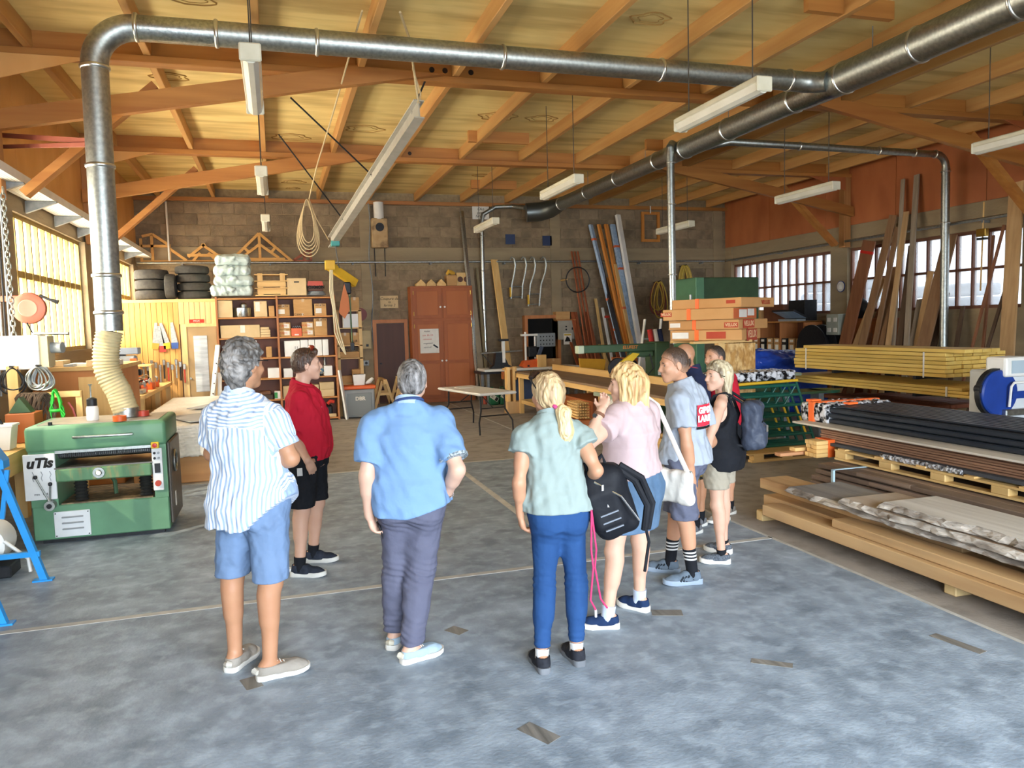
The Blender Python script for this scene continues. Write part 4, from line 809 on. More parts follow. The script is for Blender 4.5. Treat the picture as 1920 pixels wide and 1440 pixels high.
# narrow rack
t = thing('pine_rack', 'narrow pine rack of boxes beside the large bookcase', 'shelf', (1.58, 17.3, 0))
for x in (1.29, 1.78):
    for y in (17.15, 17.45): MB().box(x-.035, x+.035, y, y+.04, 0, 2.33).build('post', m_pineZ, t)
RZ = [.30, .72, 1.28, 1.56, 1.94, 2.32]
for z in RZ: MB().box(1.26, 1.81, 17.15, 17.49, z-.025, z).build('shelf', m_pineX, t)
MB().box(1.26, 1.81, 17.49, 17.50, .2, 2.3).build('back', m_dkback, t)
def rbx(x0, x1, row, h, lab, m=None, **k): return carton(x0, x1, 17.19, .26, RZ[row]+.001, RZ[row]+h, lab, m=m, **k)
rbx(1.44, 1.51, 5, .24, 'thin white box on top of the narrow pine rack', m_white, tape=False); rbx(1.58, 1.78, 5, .28, 'brown carton on top of the narrow pine rack'); 
rbx(1.42, 1.57, 4, .30, 'left white picture box on the upper shelf of the pine rack', m_white, tape=False, lp=None, prints=()); rbx(1.60, 1.76, 4, .30, 'right white picture box on the upper shelf of the pine rack', m_white, tape=False)
rbx(1.34, 1.55, 3, .27, 'brown carton on the third shelf of the pine rack, left'); rbx(1.57, 1.75, 3, .27, 'brown carton on the third shelf of the pine rack, right', prints=(('HR', .5, .3, .08, m_ink),))
rbx(1.34, 1.74, 2, .13, 'flat brown carton low on the pine rack', tape=False); o = thing('pan', 'shallow metal pan on the flat brown carton of the pine rack', 'pan', (1.6, 17.3, 1.41)); MB().lathe([(.001, .0), (.12, .0), (.15, .09), (.145, .09), (.118, .008), (.001, .008)], (1.6, 17.32, 1.415), 20).build('bowl', m_galv, o, smooth=True); MB().cyl((1.46, 17.25, 1.49), (1.32, 17.22, 1.50), .012).build('handle', m_blackm, o)
rbx(1.34, 1.56, 1, .16, 'carton with black hole on the low shelf of the pine rack', tape=False); rbx(1.58, 1.77, 1, .30, 'brown carton with white lid on the low shelf of pine rack', tape=False); rbx(1.34, 1.74, 0, .28, 'dark red box on the bottom shelf of the pine rack', mat('dark red box', '#6e3226'), tape=False)
# grey bin with orange lid
t = thing('grey_bin', 'large grey plastic bin with orange lid in front of the pine rack', 'bin', (1.65, 16.85, 0)); m_gp = mat('grey plastic', '#8f9394', '#858a8b', rough=.5)
MB().box(1.31, 1.97, 16.60, 17.05, .02, .62, c=.03).build('body', m_gp, t); MB().box(1.38, 1.90, 16.590, 16.605, .06, .54, c=.005).build('front_panel', mat('grey plastic panel', '#7d8283', rough=.5), t); MB().box(1.27, 2.00, 16.57, 17.08, .62, .70, c=.025).build('lid', m_oran, t); text('sticker', 'DBR', .11, front(1.66, 16.586, .42), m_paper, t, bold=.004)
t = thing('white_box', 'white open plastic tub standing on the orange bin lid', 'tub', (1.66, 16.8, .70)); MB().prism([(1.55, .705), (1.77, .705), (1.80, .93), (1.53, .93)], 16.7, 16.86, plane='xz').build('tub', m_white, t); MB().box(1.56, 1.77, 16.71, 16.85, .925, .935).build('inside', m_blackm, t)
tag(MB().tube([(1.80, 16.75, .73), (1.88, 16.74, .77), (1.96, 16.75, .84)], [.02, .05, .03], 8).build('torch', m_white, loc=(1.87, 16.75, .71), smooth=True), 'white cordless torch lying on the orange lid', 'torch')
tag(MB().beam((1.36, 16.5, .0), (1.24, 16.56, 1.05), .09, .04, c=.004).build('white_post', MATS['white enamel'], loc=(1.3, 16.5, 0)), 'white slotted post leaning between the bookcase and grey bin', 'post')
for k in range(2):
    c = 2.25+.42*k; o = thing('sawhorse', ['pine sawhorse right of the grey bin', 'second pine sawhorse behind the man in light blue'][k], 'sawhorse', (c, 17.4, 0))
    for yy in (17.15, 17.75):
        for s in (-1, 1): MB().beam((c+s*.26, yy, 0), (c+s*.04, yy, .74), .06, .05, up=(0, 1, 0)).build('leg', m_pineZ, o)
        MB().box(c-.13, c+.13, yy-.02, yy+.02, .42, .48).build('stretcher', m_pineX, o)
    MB().box(c-.04, c+.04, 16.95, 17.95, .68, .78).build('top_rail', m_pineY, o)
# hoist rail, rope and hoist
t = thing('hoist_rail', 'long grey steel channel slung on ropes under the ceiling', 'rail', (1.6, 12, 4.4))
A_, B_ = Vector((1.79, 9.42, 4.55)), Vector((1.13, 15.6, 3.62))
m_pst = mat('pale grey steel', '#a9a69b', '#bab6aa', rough=.5, metal=.2, scale=8)
MB().beam(A_, B_, .014, .20).build('web', m_pst, t)
for s in (-1, 1): d = (B_-A_).normalized(); o_ = Vector((0, 0, .10*s)); MB().beam(A_+o_, B_+o_, .13, .016).build('flange', m_pst, t)
for f_, tx in ((.42, (.35, 11.2, 5.1)), (.80, (.2, 13.3, 5.1)), (.05, (1.95, 9.8, 5.0))): p = A_.lerp(B_, f_)+Vector((0, 0, .09)); MB().cyl(p, tx, .012, n=6).build('stay_rod', m_blackm, t); MB().tube([p+Vector((0, .03*math.cos(a), .03*math.sin(a))) for a in [2*PI*i/12 for i in range(12)]], .008, 6, closed=True).build('shackle', m_blackm, t)
m_rope = mat('hemp rope', '#c9b48c', '#b8a27a', rough=.9, scale=50)
MB().tube([(1.79, 9.45, 4.62), (1.70, 9.2, 4.95), (1.55, 8.6, 5.08), (1.36, 8.0, 5.1)], .014, 6).build('sling', m_rope, t); MB().tube([(1.80, 9.45, 4.62), (1.83, 9.5, 4.75), (1.78, 9.48, 4.9), (1.70, 9.25, 4.97)], .012, 6).build('sling', m_rope, t)
MB().box(1.09, 1.25, 15.1, 15.3, 3.50, 3.60, c=.01).build('trolley', mat('teal trolley', '#3f8f8c', rough=.5), t)
t = thing('rope_hank', 'pale rope hank hanging from the ceiling left of the hoist rail', 'rope', (.64, 14.3, 3.4))
MB().tube([(.98, 8.0, 5.08), (.86, 10.5, 4.75), (.75, 12.6, 4.5), (.68, 14.3, 4.24)], .011, 6).build('line', m_rope, t, smooth=True)
for k in range(5): MB().tube([(.64+(.10+.02*k)*math.sin(a)*(1-.4*math.cos(a)), 14.3+.03*k, 3.85-.04*k+(.38+.02*k)*math.cos(a)) for a in [2*PI*i/22 for i in range(22)]], .011, 6, closed=True).build('loop', m_rope, t, smooth=True)
MB().tube([(.68, 14.3, 4.24), (.80, 14.6, 3.95), (1.05, 15.2, 3.62)], .010, 6).build('tail', m_rope, t)
t = thing('yellow_hoist', 'yellow tilted hoist arm with cables hanging before the bookcase end', 'hoist', (1.3, 16.1, 2.8))
MB().beam((1.06, 15.9, 3.20), (1.62, 16.15, 2.84), .13, .17, c=.012).build('arm', mat('hoist yellow', '#d9ae2c', '#c99d22', rough=.5), t); MB().box(1.0, 1.2, 15.8, 15.95, 3.10, 3.29, c=.012).build('arm_end', MATS['hoist yellow'], t)
MB().tube([(1.17, 15.2, 3.5), (1.24, 15.7, 3.3), (1.3, 16.0, 3.1)], .010, 6).build('hanger', m_steel, t)
for k in range(3): MB().tube([(1.10+.02*k, 15.85, 3.12), (1.07+.03*k, 15.82, 2.7), (1.12+.02*k, 15.8, 2.3), (1.13+.05*k, 15.8, 1.85), (1.24+.03*k, 15.8, 1.55), (1.33, 15.8, 1.4)], .014, 6).build('cable', mat('cream cable', '#cfc2a0', rough=.6), t, smooth=True)
MB().box(1.36, 1.50, 15.9, 16.1, 2.62, 2.86, c=.02).build('motor', m_blackm, t); MB().prism([(1.36, 2.82), (1.28, 2.5), (1.23, 2.25), (1.34, 2.12), (1.45, 2.3), (1.43, 2.55)], 15.82, 15.84, plane='xz').build('guard_plate', m_cab2, t)
MB().cyl((1.46, 15.84, 2.6), (1.47, 15.84, 1.62), .014).build('control_cable', m_dkgreen, t); MB().box(1.43, 1.51, 15.80, 15.88, 1.48, 1.64, c=.01).build('pendant', m_blackm, t)
# ------------------------------------------------------------------ timber office with tyres on its roof
of = MB().box(-2.96, -1.14, 16.78, 19.5, 2.54, 2.60).build('trim_1', m_pineX); struct(of)
nb = 18; bw2 = 1.81/nb
m_tg = wood('pale tongue and groove', '#dcb878', '#ecca8e', 'z', rnd=.05); m_tgl = wood('orange tongue and groove', '#cf9850', '#dfab62', 'z', rnd=.05)
wo_ = MB().box(-2.96, -1.79, 16.80, 16.84, 0, 2.54).box(-1.79, -1.14, 16.80, 16.84, 2.07, 2.54).build('wall_office', m_dkback); struct(wo_)
for k in range(nb):
    x0 = -2.955+k*bw2; z0 = 0 if x0+bw2 < -1.80 else 2.10
    MB().box(x0+.003, x0+bw2-.003, 16.775, 16.80, z0, 2.54, c=.003).build('plank', m_tg if z0 else m_tgl, wo_)
d2 = MB().box(-1.72, -1.16, 16.78, 16.82, .02, 2.04).build('door_2', mat('olive door', '#a0855a', '#ac9064', rough=.5, scale=3)); struct(d2)
MB().box(-1.83, -1.72, 16.765, 16.84, 0, 2.10).box(-1.72, -1.14, 16.765, 16.84, 2.04, 2.10).build('door_frame', m_tg, d2)
MB().box(-1.60, -1.34, 16.772, 16.78, .72, 1.86, c=.004).build('pane', mat('reeded door glass', '#cfd6da', '#a8b0b6', rough=.12, scale=6, stretch=(.4, 1, 3)), d2)
MB().cyl((-1.69, 16.74, 1.0), (-1.69, 16.78, 1.0), .02).build('handle', m_galv, d2)
t = thing('door_sign', 'small red and white sign above the olive office door', 'sign', (-1.5, 16.76, 2.13)); MB().box(-1.66, -1.38, 16.76, 16.77, 2.12, 2.19).build('plate', m_redink, t); text('lettering', 'PRIVE', .05, front(-1.52, 16.757, 2.155), m_paper, t)
for k in range(3):
    for j, (x, z) in enumerate(((-2.36, 2.605+.205*k),)):
        o = thing('tyre', ['bottom tyre of the left three on the office roof', 'middle tyre of the left three on the office roof', 'top tyre of the left three on the office roof'][k], 'tyre', (x, 17.2, z)); MB().lathe([(.19, .02), (.25, 0), (.31, .015), (.325, .06), (.325, .14), (.31, .185), (.25, .2), (.19, .18), (.19, .02)], (x, 17.2, z), 32).build('tread', m_rub, o, smooth=True); MB().lathe([(.17, .05), (.19, .05), (.19, .15), (.17, .15)], (x, 17.2, z), 24).build('rim', m_blackm, o, smooth=True)
for k in range(4):
    x, z = -1.57+[0, .01, -.01, -.02][k], 2.605+.172*k; o = thing('tyre', ['lowest tyre of the right four on the office roof', 'second lowest tyre of the right four', 'second highest tyre of the right four', 'highest tyre of the right four on the office roof'][k], 'tyre', (x, 17.2, z)); MB().lathe([(.19, .02), (.25, 0), (.31, .012), (.33, .05), (.33, .115), (.31, .155), (.25, .168), (.19, .15), (.19, .02)], (x, 17.2, z), 32).build('tread', m_rub, o, smooth=True); MB().lathe([(.17, .04), (.19, .04), (.19, .13), (.17, .13)], (x, 17.2, z), 24).build('rim', m_blackm, o, smooth=True)
o = thing('tyre', 'single tyre standing on edge between the two tyre stacks', 'tyre', (-1.97, 17.0, 2.605)); MB().lathe([(.16, -.08), (.22, -.10), (.245, -.085), (.255, -.05), (.255, .05), (.245, .085), (.22, .10), (.16, .08), (.16, -.08)], (-1.985, 17.0, 2.865), 32, 'x').build('tread', m_rub, o, smooth=True); MB().lathe([(.14, -.05), (.16, -.05), (.16, .05), (.14, .05)], (-1.985, 17.0, 2.865), 24, 'x').build('rim', m_blackm, o, smooth=True)
tag(MB().cyl((-2.25, 19.3, 3.58), (-2.28, 19.5, 4.95), .022).build('white_pole', m_white, loc=(-2.26, 19.4, 3.58)), 'thin white pole standing against the block wall above tyres', 'pole')
# saws on the office wall, ladder by the door
for k, (x, z, a, hc_) in enumerate(((-2.30, 1.72, .05, '#c99a3a'), (-2.18, 1.66, -.12, '#a83c2c'), (-2.10, 1.72, -.22, '#d8b22c'), (-1.95, 1.72, -.10, '#3a5aa0'))):
    M = Matrix.Translation((x, 16.75, z)) @ Matrix.Rotation(a, 4, 'Y'); o = thing('handsaw', ['hand saw hanging at left on the office wall', 'second hand saw with dark handle on the office wall', 'hand saw with yellow handle on the office wall', 'hand saw with blue and red handle nearest the office door'][k], 'saw', (x, 16.75, z))
    MB().prism([(-.06, 0), (.06, 0), (.03, .42), (-.02, .42)], -.003, .003, M, 'xz').build('blade', m_galv, o); MB().prism([(-.07, -.10), (.05, -.11), (.07, .01), (-.06, .02)], -.015, .012, M, 'xz').build('handle', mat('saw handle %d' % k, hc_, rough=.5), o)
t = thing('white_ladder', 'white wooden ladder leaning by the olive office door', 'ladder', (-1.2, 16.4, .0)); MB().beam((-1.36, 16.3, .0), (-1.13, 16.6, 1.66), .10, .03).build('stile', m_white, t); MB().beam((-1.17, 16.3, .0), (-1.12, 16.58, 1.1), .08, .03).build('stile', m_white, t)
for k in range(4): f_ = .42+.12*k; p = lin((-1.36, 16.3, 0), (-1.13, 16.6, 1.66), f_); MB().cyl(p+np.array((0, -.035, 0)), p+np.array((.01, -.03, 0)), .014).build('bolt', m_blackm, t)
# ------------------------------------------------------------------ thickness planer
t = thing('thickness_planer', 'green thickness planer with white control plate at the left of the hall', 'planer', (-1.63, 8.35, 0))
g = MB(); g.box(-2.22, -1.06, 7.95, 8.75, .04, .36, c=.01); g.box(-2.22, -2.0, 7.95, 8.75, .355, .87); g.box(-1.18, -1.06, 7.95, 8.75, .355, .87); g.build('body', m_green, t)
MB().box(-2.16, -1.12, 8.0, 8.7, 0, .04).build('plinth', m_blackm, t)
MB().box(-2.24, -1.05, 7.93, 8.78, .86, 1.10, c=.035).build('hood', m_green, t, smooth=True, angle=50)
MB().box(-2.15, -1.12, 8.02, 8.70, 1.098, 1.104).build('top_plate', mat('worn steel top', '#a9a49c', '#8d877e', rough=.45, metal=.6, scale=6), t)
MB().tube([(-1.83, 7.93, .985), (-1.83, 7.895, .99), (-1.80, 7.885, .99), (-1.37, 7.885, .99), (-1.34, 7.895, .99), (-1.34, 7.93, .985)], .012, 8).build('grab_handle', m_galv, t, smooth=True, label='chrome grab handle')
MB().box(-2.0, -1.18, 7.94, 7.97, .842, .868).build('infeed_lip', m_galv, t)
cmb = MB()
for k in range(48): cmb.box(-1.98+.0165*k, -1.98+.0165*k+.009, 7.965, 7.985, .80, .845)
cmb.build('anti_kickback_fingers', m_blackm, t)
MB().cyl((-2.0, 8.12, .80), (-1.18, 8.12, .80), .035, n=16).build('roller', m_galv2, t, smooth=True); MB().cyl((-2.0, 8.5, .80), (-1.18, 8.5, .80), .045, n=16).build('cutter_block', m_blackm, t, smooth=True)
MB().box(-1.98, -1.2, 8.1, 8.7, .815, .85).build('chip_deflector', mat('brown steel', '#6e543c', '#8a6c4e', rough=.5, metal=.5), t)
wg = mat('worn green casting', '#5f8560', '#4b7350', rough=.55, scale=6, c3='#8a7a50', s3=9, a3=.6, stretch=(3, 1, .6))
MB().box(-2.0, -1.19, 7.90, 8.72, .58, .70, c=.012).build('table_casting', wg, t); MB().box(-2.01, -1.18, 7.92, 8.72, .70, .712).build('table_plate', mat('planed steel', '#8e8a82', '#6d675e', rough=.3, metal=.8, scale=5, stretch=(1, .2, 1)), t)
MB().lathe([(.001, -.012), (.022, -.012), (.028, -.004), (.05, -.004), (.054, .004), (.054, .02)], (-1.64, 7.897, .645), 24, 'y').build('gauge_dial', m_galv, t, smooth=True); MB().lathe([(.001, -.015), (.02, -.014), (.02, 0)], (-1.64, 7.893, .645), 16, 'y').build('dial_face', m_paper, t)
for x in (-1.83, -1.27):
    pr = []
    for k in range(15): pr.append((.062 if k % 2 else .045, .365+.0155*k))
    MB().lathe(pr, (x, 8.06, 0), 18).build('bellows', mat('rubber bellows', '#23231f', rough=.7), t)
MB().box(-1.98, -1.2, 7.96, 8.72, .355, .372).build('dusty_tray', mat('dusty steel', '#8d7858', '#5a4c3a', rough=.6, metal=.3, scale=14, contrast=.3), t)
MB().tube([(-1.72, 8.3, .56), (-1.62, 8.25, .57), (-1.57, 8.22, .5), (-1.56, 8.2, .38)], .02, 8).build('curved_rod', m_dkgreen, t, smooth=True)
MB().box(-2.26, -2.0, 7.925, 7.95, .425, .85, c=.004).build('control_plate', mat('white plate', '#d6d8d8', '#c6c9c9', rough=.4), t)
o_ = text('logo', 'uTis', .125, front(-2.13, 7.922, .765), m_ink, t, bold=.006, shear=.25)
text('small_print', 'mm   0-4', .03, front(-2.13, 7.922, .48), m_ink, t)
for x in (-2.19, -2.12, -2.05): MB().tube([(x, 7.923, .69), (x+.012, 7.922, .66), (x, 7.922, .63), (x+.008, 7.922, .60)], .003, 5).build('diagram', m_steel, t)
MB().cyl((-2.055, 7.86, .375), (-2.055, 7.95, .375), .045, n=18).build('lever_hub', m_galv, t, smooth=True); MB().cyl((-2.055, 7.85, .375), (-2.055, 7.862, .375), .022).build('hub_cap', m_blackm, t)
for (x, z) in ((-2.15, .65), (-2.035, .58)):
    l = MB().cyl((-2.055, 7.89, .40), (x, 7.86, z), .008).build('lever', m_galv, t); MB().lathe([(.001, -.02), (.015, -.014), (.018, 0), (.014, .013), (.001, .018)], (x, 7.86, z), 12).build('knob', m_blackm, l, smooth=True)
MB().box(-2.045, -1.745, 7.935, 7.952, .06, .30, c=.003).build('vent_plate', MATS['white plate'], t)
for k in range(3): MB().beam((-1.98, 7.933, .245-.055*k), (-1.80, 7.933, .245-.055*k), .022, .014, c=.004).build('louvre', mat('louvre shade', '#8c8f90', rough=.4), t)
for x in (-2.03, -1.76):
    for z in (.075, .285): MB().cyl((x, 7.93, z), (x, 7.936, z), .006, n=8).build('screw', m_blackm, t)
MB().box(-1.185, -1.095, 7.925, 7.95, .43, .835, c=.003).build('switch_plate', MATS['white plate'], t); MB().box(-1.185, -1.115, 7.905, 7.94, .835, .895, c=.006).build('emergency_box', mat('signal yellow', '#d9b42c', rough=.4), t); MB().lathe([(.001, -.02), (.02, -.018), (.022, -.006), (.012, 0)], (-1.15, 7.905, .865), 14, 'y').build('emergency_button', mat('signal red', '#c2281e', rough=.35), t, smooth=True)
for k, (x, z) in enumerate(((-1.16, .79), (-1.125, .79), (-1.16, .74), (-1.125, .74))): MB().cyl((x, 7.915, z), (x, 7.926, z), .012, n=10).build('button', m_blackm if k in (0, 2) else m_greymach, t)
MB().box(-1.165, -1.115, 7.915, 7.927, .60, .69).build('display', m_blackm, t); MB().cyl((-1.14, 7.90, .50), (-1.14, 7.926, .50), .028, n=14).build('main_switch', mat('switch red', '#a83a24', rough=.4), t)
MB().box(-1.062, -1.03, 8.0, 8.72, .08, .88, c=.012).build('side_panel', mat('grey brown side', '#6a625a', '#5a534b', rough=.45, metal=.4), t)
MB().tube([(-1.02, 8.25+.10*math.cos(a), .66+.10*math.sin(a)) for a in [2*PI*i/24 for i in range(24)]], .012, 8, closed=True).build('handwheel', m_galv, t, smooth=True); MB().cyl((-1.03, 8.25, .66), (-1.01, 8.25, .66), .03).build('wheel_hub', m_blackm, t); MB().box(-1.03, -1.026, 8.18, 8.24, .22, .36).build('side_label', m_paper, t)
MB().cyl((-2.04, 8.02, 1.10), (-2.04, 8.02, 1.13), .018).build('top_knob', m_blackm, t)
o = thing('spray_bottle', 'white bottle with black band and upright nozzle on the green planer', 'bottle', (-1.73, 8.25, 1.10)); MB().lathe([(.05, 1.105), (.055, 1.12), (.055, 1.22), (.045, 1.245)], (-1.73, 8.25, 0), 18).build('bottle', m_white, o, smooth=True); MB().lathe([(.046, 1.24), (.046, 1.31), (.02, 1.325)], (-1.73, 8.25, 0), 18).build('band', m_blackm, o, smooth=True); MB().lathe([(.008, 1.32), (.008, 1.43), (.02, 1.455)], (-1.735, 8.25, 0), 10).build('nozzle', m_galv, o, smooth=True)
for k, (x, y, c_, l) in enumerate(((-1.455, 8.02, m_oran, 'orange tape roll on the planer top beside the duct spigot'), (-1.315, 8.42, mat('red tape', '#b8402c', rough=.4), 'red tape roll at the rear right of the planer top'))): tag(MB().lathe([(.035, 0), (.06, 0), (.06, .05), (.035, .05), (.035, 0)], (x, y, 1.105), 20).build('tape_roll', c_, loc=(x, y, 1.105), smooth=True), l, 'tape')
# ------------------------------------------------------------------ wrapped panel stack behind the planer
t = thing('panel_stack', 'white film-wrapped pallet of panels behind the planer and striped shirt', 'panel stack', (-1.1, 12.8, 0))
m_film = mat('white film', '#d9d5cb', '#c6c1b4', rough=.35, scale=3, stretch=(1, 1, 6), bump=.4, bscale=18)
rs = np.random.RandomState(9); b = MB()
for k in range(8):
    z0 = .35+.05*k; j = .02*rs.randn(3); MB().box(-1.86+j[0], -.32+j[1], 10.5+j[2], 15.2, z0, z0+.046, c=.012).build('panel', m_film, t)
for y in (10.75, 12.8, 14.8): MB().box(-1.8, -.4, y-.2, y+.2, .0, .345, c=.01).build('timber_bearer', wood('bearer pine', '#b98450', '#cc985f', 'x'), t)
S = SDF((-2.1, 10.3, .3), (-.2, 10.7, .8), .012); S.bx((-1.09, 10.5, .55), (.79, .05, .205), rd=.03); S.disp(folds(.012, 50, 3, 3.0)); S.build('film_skirt', m_film, t)
for k, (x, y, a) in enumerate(((-1.05, 11.3, .5), (-.85, 12.9, -.35))): M = Matrix.Translation((x, y, .762+.010*k)) @ Matrix.Rotation(a, 4, 'Z'); tag(MB().prism([(-.35, -.5), (.35, -.5), (.30, .5), (-.28, .42)], 0, .008, M).build('grey_sheet', mat('grey felt', '#b3b3b2', '#a4a4a3', rough=.9), loc=(x, y, .76)), ['grey felt sheet lying near the planer end of the wrapped panels', 'grey felt sheet with a dark tool lying farther back'][k], 'sheet')
tag(MB().tube([(-.72, 12.0, .785), (-.62, 11.8, .79), (-.5, 11.5, .785)], [.012, .022, .012], 6).build('knife', m_blackm, loc=(-.6, 11.8, .78)), 'black cutter lying on the white wrapped panels', 'cutter')
# ------------------------------------------------------------------ left wall corner
t = thing('side_cupboard', 'orange brown wooden cupboard with cluttered top under the left windows', 'cupboard', (-2.4, 11.6, 0)); MB().box(-2.94, -1.96, 10.9, 12.4, 0, 1.48, c=.008).build('carcass', wood('orange cupboard', '#b06f36', '#c07f44', 'z', rnd=.02, scale=4), t); MB().box(-2.96, -1.93, 10.87, 12.42, 1.48, 1.53).build('top', m_pineX, t); MB().box(-2.42, -2.0, 10.885, 10.905, .1, 1.40, c=.004).build('door', m_pineZ, t)
rs = random.Random(2)
for k in range(7):
    x = -2.85+.13*k; h = .03+.05*rs.random(); tag(MB().box(x, x+.11, 10.95+.1*(k % 2), 11.3+.1*(k % 3), 1.532, 1.532+h, Matrix.Translation((0, 0, 0)), c=.004).build('catalogue', [m_paper, m_card2, m_greymach][k % 3], loc=(x+.05, 11.1, 1.53)), 'pale paper pile on the orange brown cupboard, number %s from the window' % ['one', 'two', 'three', 'four', 'five', 'six', 'seven'][k], 'papers')
t = thing('hose_reel', 'pale red hose reel mounted by the left window', 'hose reel', (-2.62, 9.75, 2.05)); MB().lathe([(.001, -.05), (.12, -.05), (.165, -.03), (.175, 0), (.165, .05), (.05, .06)], (-2.60, 9.75, 2.24), 28, 'y').build('drum', mat('faded red plastic', '#c8725a', '#bb6650', rough=.45), t, smooth=True); MB().lathe([(.001, -.062), (.09, -.060), (.10, -.048)], (-2.60, 9.75, 2.24), 24, 'y').build('drum_face', mat('pale red plastic', '#d8907a', rough=.45), t, smooth=True); MB().box(-2.98, -2.6, 9.74, 9.80, 2.32, 2.38).build('bracket', MATS['faded red plastic'], t); MB().tube([(-2.48, 9.72, 2.38), (-2.38, 9.7, 2.33), (-2.30, 9.7, 2.30)], [.016, .014, .026], 8).build('nozzle', m_blackm, t); MB().tube([(-2.62, 9.7, 2.08), (-2.58, 9.7, 1.98), (-2.50, 9.7, 1.88)], .008, 6).build('hose', m_blackm, t)
t = thing('electrical_box', 'white electrical cabinet with grey side standing off the left wall', 'electrical box', (-2.55, 9.4, 1.58)); MB().box(-2.97, -2.42, 9.30, 9.60, 1.58, 1.94, c=.008).build('housing', m_white, t); MB().box(-2.42, -2.34, 9.32, 9.58, 1.60, 1.93).build('side', mat('cream side', '#c9bd94', rough=.5), t); MB().cyl((-2.34, 9.45, 1.80), (-2.22, 9.42, 1.80), .06, n=16).build('plug', m_greymach, t, smooth=True); MB().cyl((-2.5, 9.45, 1.96), (-2.15, 9.40, 1.95), .018).build('rod', m_galv, t)
coil(-2.42, 9.35, 1.60, .22, .26, 7, [m_galv, m_greymach], 'silver cable loops hanging under the white electrical cabinet', 8, .010)
coil(-2.66, 9.35, 1.60, .28, .30, 4, [m_blackm], 'dark cable loops under the white electrical cabinet', 9, .010)
t = thing('rope_rack', 'wooden peg rail holding ropes behind the green planer', 'rack', (-2.4, 9.3, 0)); MB().box(-2.62, -2.05, 9.27, 9.35, 1.27, 1.33).build('rail', m_pineX, t); MB().box(-2.72, -2.62, 9.24, 9.36, 0, 1.62).build('post', m_pineZ, t); MB().box(-2.10, -2.04, 9.28, 9.34, 0, 1.33).build('post', m_pineZ, t)
m_neon = mat('neon green rope', '#3fd048', '#2fb83a', rough=.6); m_dkrope = mat('dark brown rope', '#4a3c30', '#5c4c3c', rough=.9, scale=40)
t = thing('green_rope', 'bright green rope hank on the peg rail behind the planer', 'rope', (-2.25, 9.22, .95))
rs = random.Random(4)
for k in range(9): MB().tube([(-2.27+(.03+.035*rs.random())*math.sin(a)*(1-.5*math.cos(a))+.01*k*(1-math.cos(a))*.2, 9.22-.01*k, 1.16+.20*math.cos(a)) for a in [2*PI*i/20 for i in range(20)]], .009, 5, closed=True).build('loop', m_neon, t, smooth=True)
MB().tube([(-2.27+.055*math.cos(a), 9.19+.06*math.sin(a), 1.14) for a in [2*PI*i/16 for i in range(16)]], .018, 6, closed=True).build('wrap', m_neon, t, smooth=True); MB().tube([(-2.24, 9.15, 1.05), (-2.19, 9.12, .98), (-2.14, 9.12, .94)], .009, 5).build('tail', m_neon, t)
t = thing('dark_ropes', 'mass of dark brown ropes hanging left of the green rope', 'rope', (-2.45, 9.25, .95))
for k in range(14): x = -2.60+.02*k; MB().tube([(x+(.04+.05*rs.random())*math.sin(a), 9.24-.008*k+.03*math.sin(a*2), 1.13+.20*math.cos(a)) for a in [2*PI*i/18 for i in range(18)]], .013, 5, closed=True).build('loop', m_dkrope, t, smooth=True)
tag(MB().tube([(-2.14, 9.15, 1.22), (-2.10, 9.14, 1.15), (-2.06, 9.12, 1.0)], .012, 6).build('red_cord', m_rh, loc=(-2.1, 9.15, 1.1)), 'short red cord hanging right of the green rope', 'cord')
t = thing('chain', 'bright steel chain hanging down the pillar at the left', 'chain', (-2.72, 9.6, 1.4))
for k in range(34):
    z = 3.5-.062*k; MB().tube([((-2.73+.022*math.cos(a)) if k % 2 else -2.73, 9.62 if k % 2 else 9.62+.022*math.cos(a), z+.042*math.sin(a)) for a in [2*PI*i/10 for i in range(10)]], .008, 5, closed=True).build('link', m_galv, t)
for k in range(4): tag(MB().tube([(-2.85+.035*k, 9.55, 3.45), (-2.84+.036*k, 9.5, 2.4), (-2.83+.04*k, 9.4, 1.3+.05*k)], .010, 6).build('hanging_cable', [m_steel, m_galv, m_blackm, m_greymach][k], loc=(-2.84, 9.5, 1.4)), ['grey hanging cable farthest left beside the steel chain', 'silver hanging cable second from left beside the chain', 'black hanging cable third from left beside the chain', 'pale hanging cable nearest the steel chain'][k], 'cable')
t = thing('corner_bench', 'rough pine bench in the left corner behind the blue frame', 'workbench', (-2.7, 8.7, 0)); MB().box(-2.98, -2.36, 7.6, 9.2, .80, .86).build('top', m_pineY, t); 
for y in (7.7, 9.1):
    for x in (-2.9, -2.45): MB().box(x-.04, x+.04, y-.04, y+.04, 0, .80).build('leg', m_pineZ, t)
MB().box(-2.42, -2.36, 7.6, 9.2, .66, .80).build('apron', m_pineY, t)
t = thing('white_bucket', 'white square bucket with tools on the rough pine bench', 'bucket', (-2.52, 8.35, .86)); MB().prism([(-2.60, .865), (-2.45, .865), (-2.42, 1.10), (-2.63, 1.10)], 8.25, 8.45, plane='xz').build('tub', m_white, t); MB().box(-2.64, -2.41, 8.235, 8.465, 1.08, 1.105, c=.006).build('rim', m_white, t); MB().cyl((-2.52, 8.34, 1.1), (-2.60, 8.34, 1.26), .012).build('stick', m_blackm, t)
t = thing('pine_box', 'brown timber box behind the white square bucket', 'box', (-2.5, 8.9, .86)); MB().box(-2.62, -2.36, 8.75, 9.05, .865, 1.16, c=.006).build('body', m_cab2, t); MB().prism([(-2.6, 1.165), (-2.40, 1.165), (-2.50, 1.32)], 8.8, 8.95, plane='xz').build('funnel', m_dkgreen, t)
carton(-2.93, -2.66, 8.2, .3, .865, 1.13, 'brown carton left of the white square bucket')
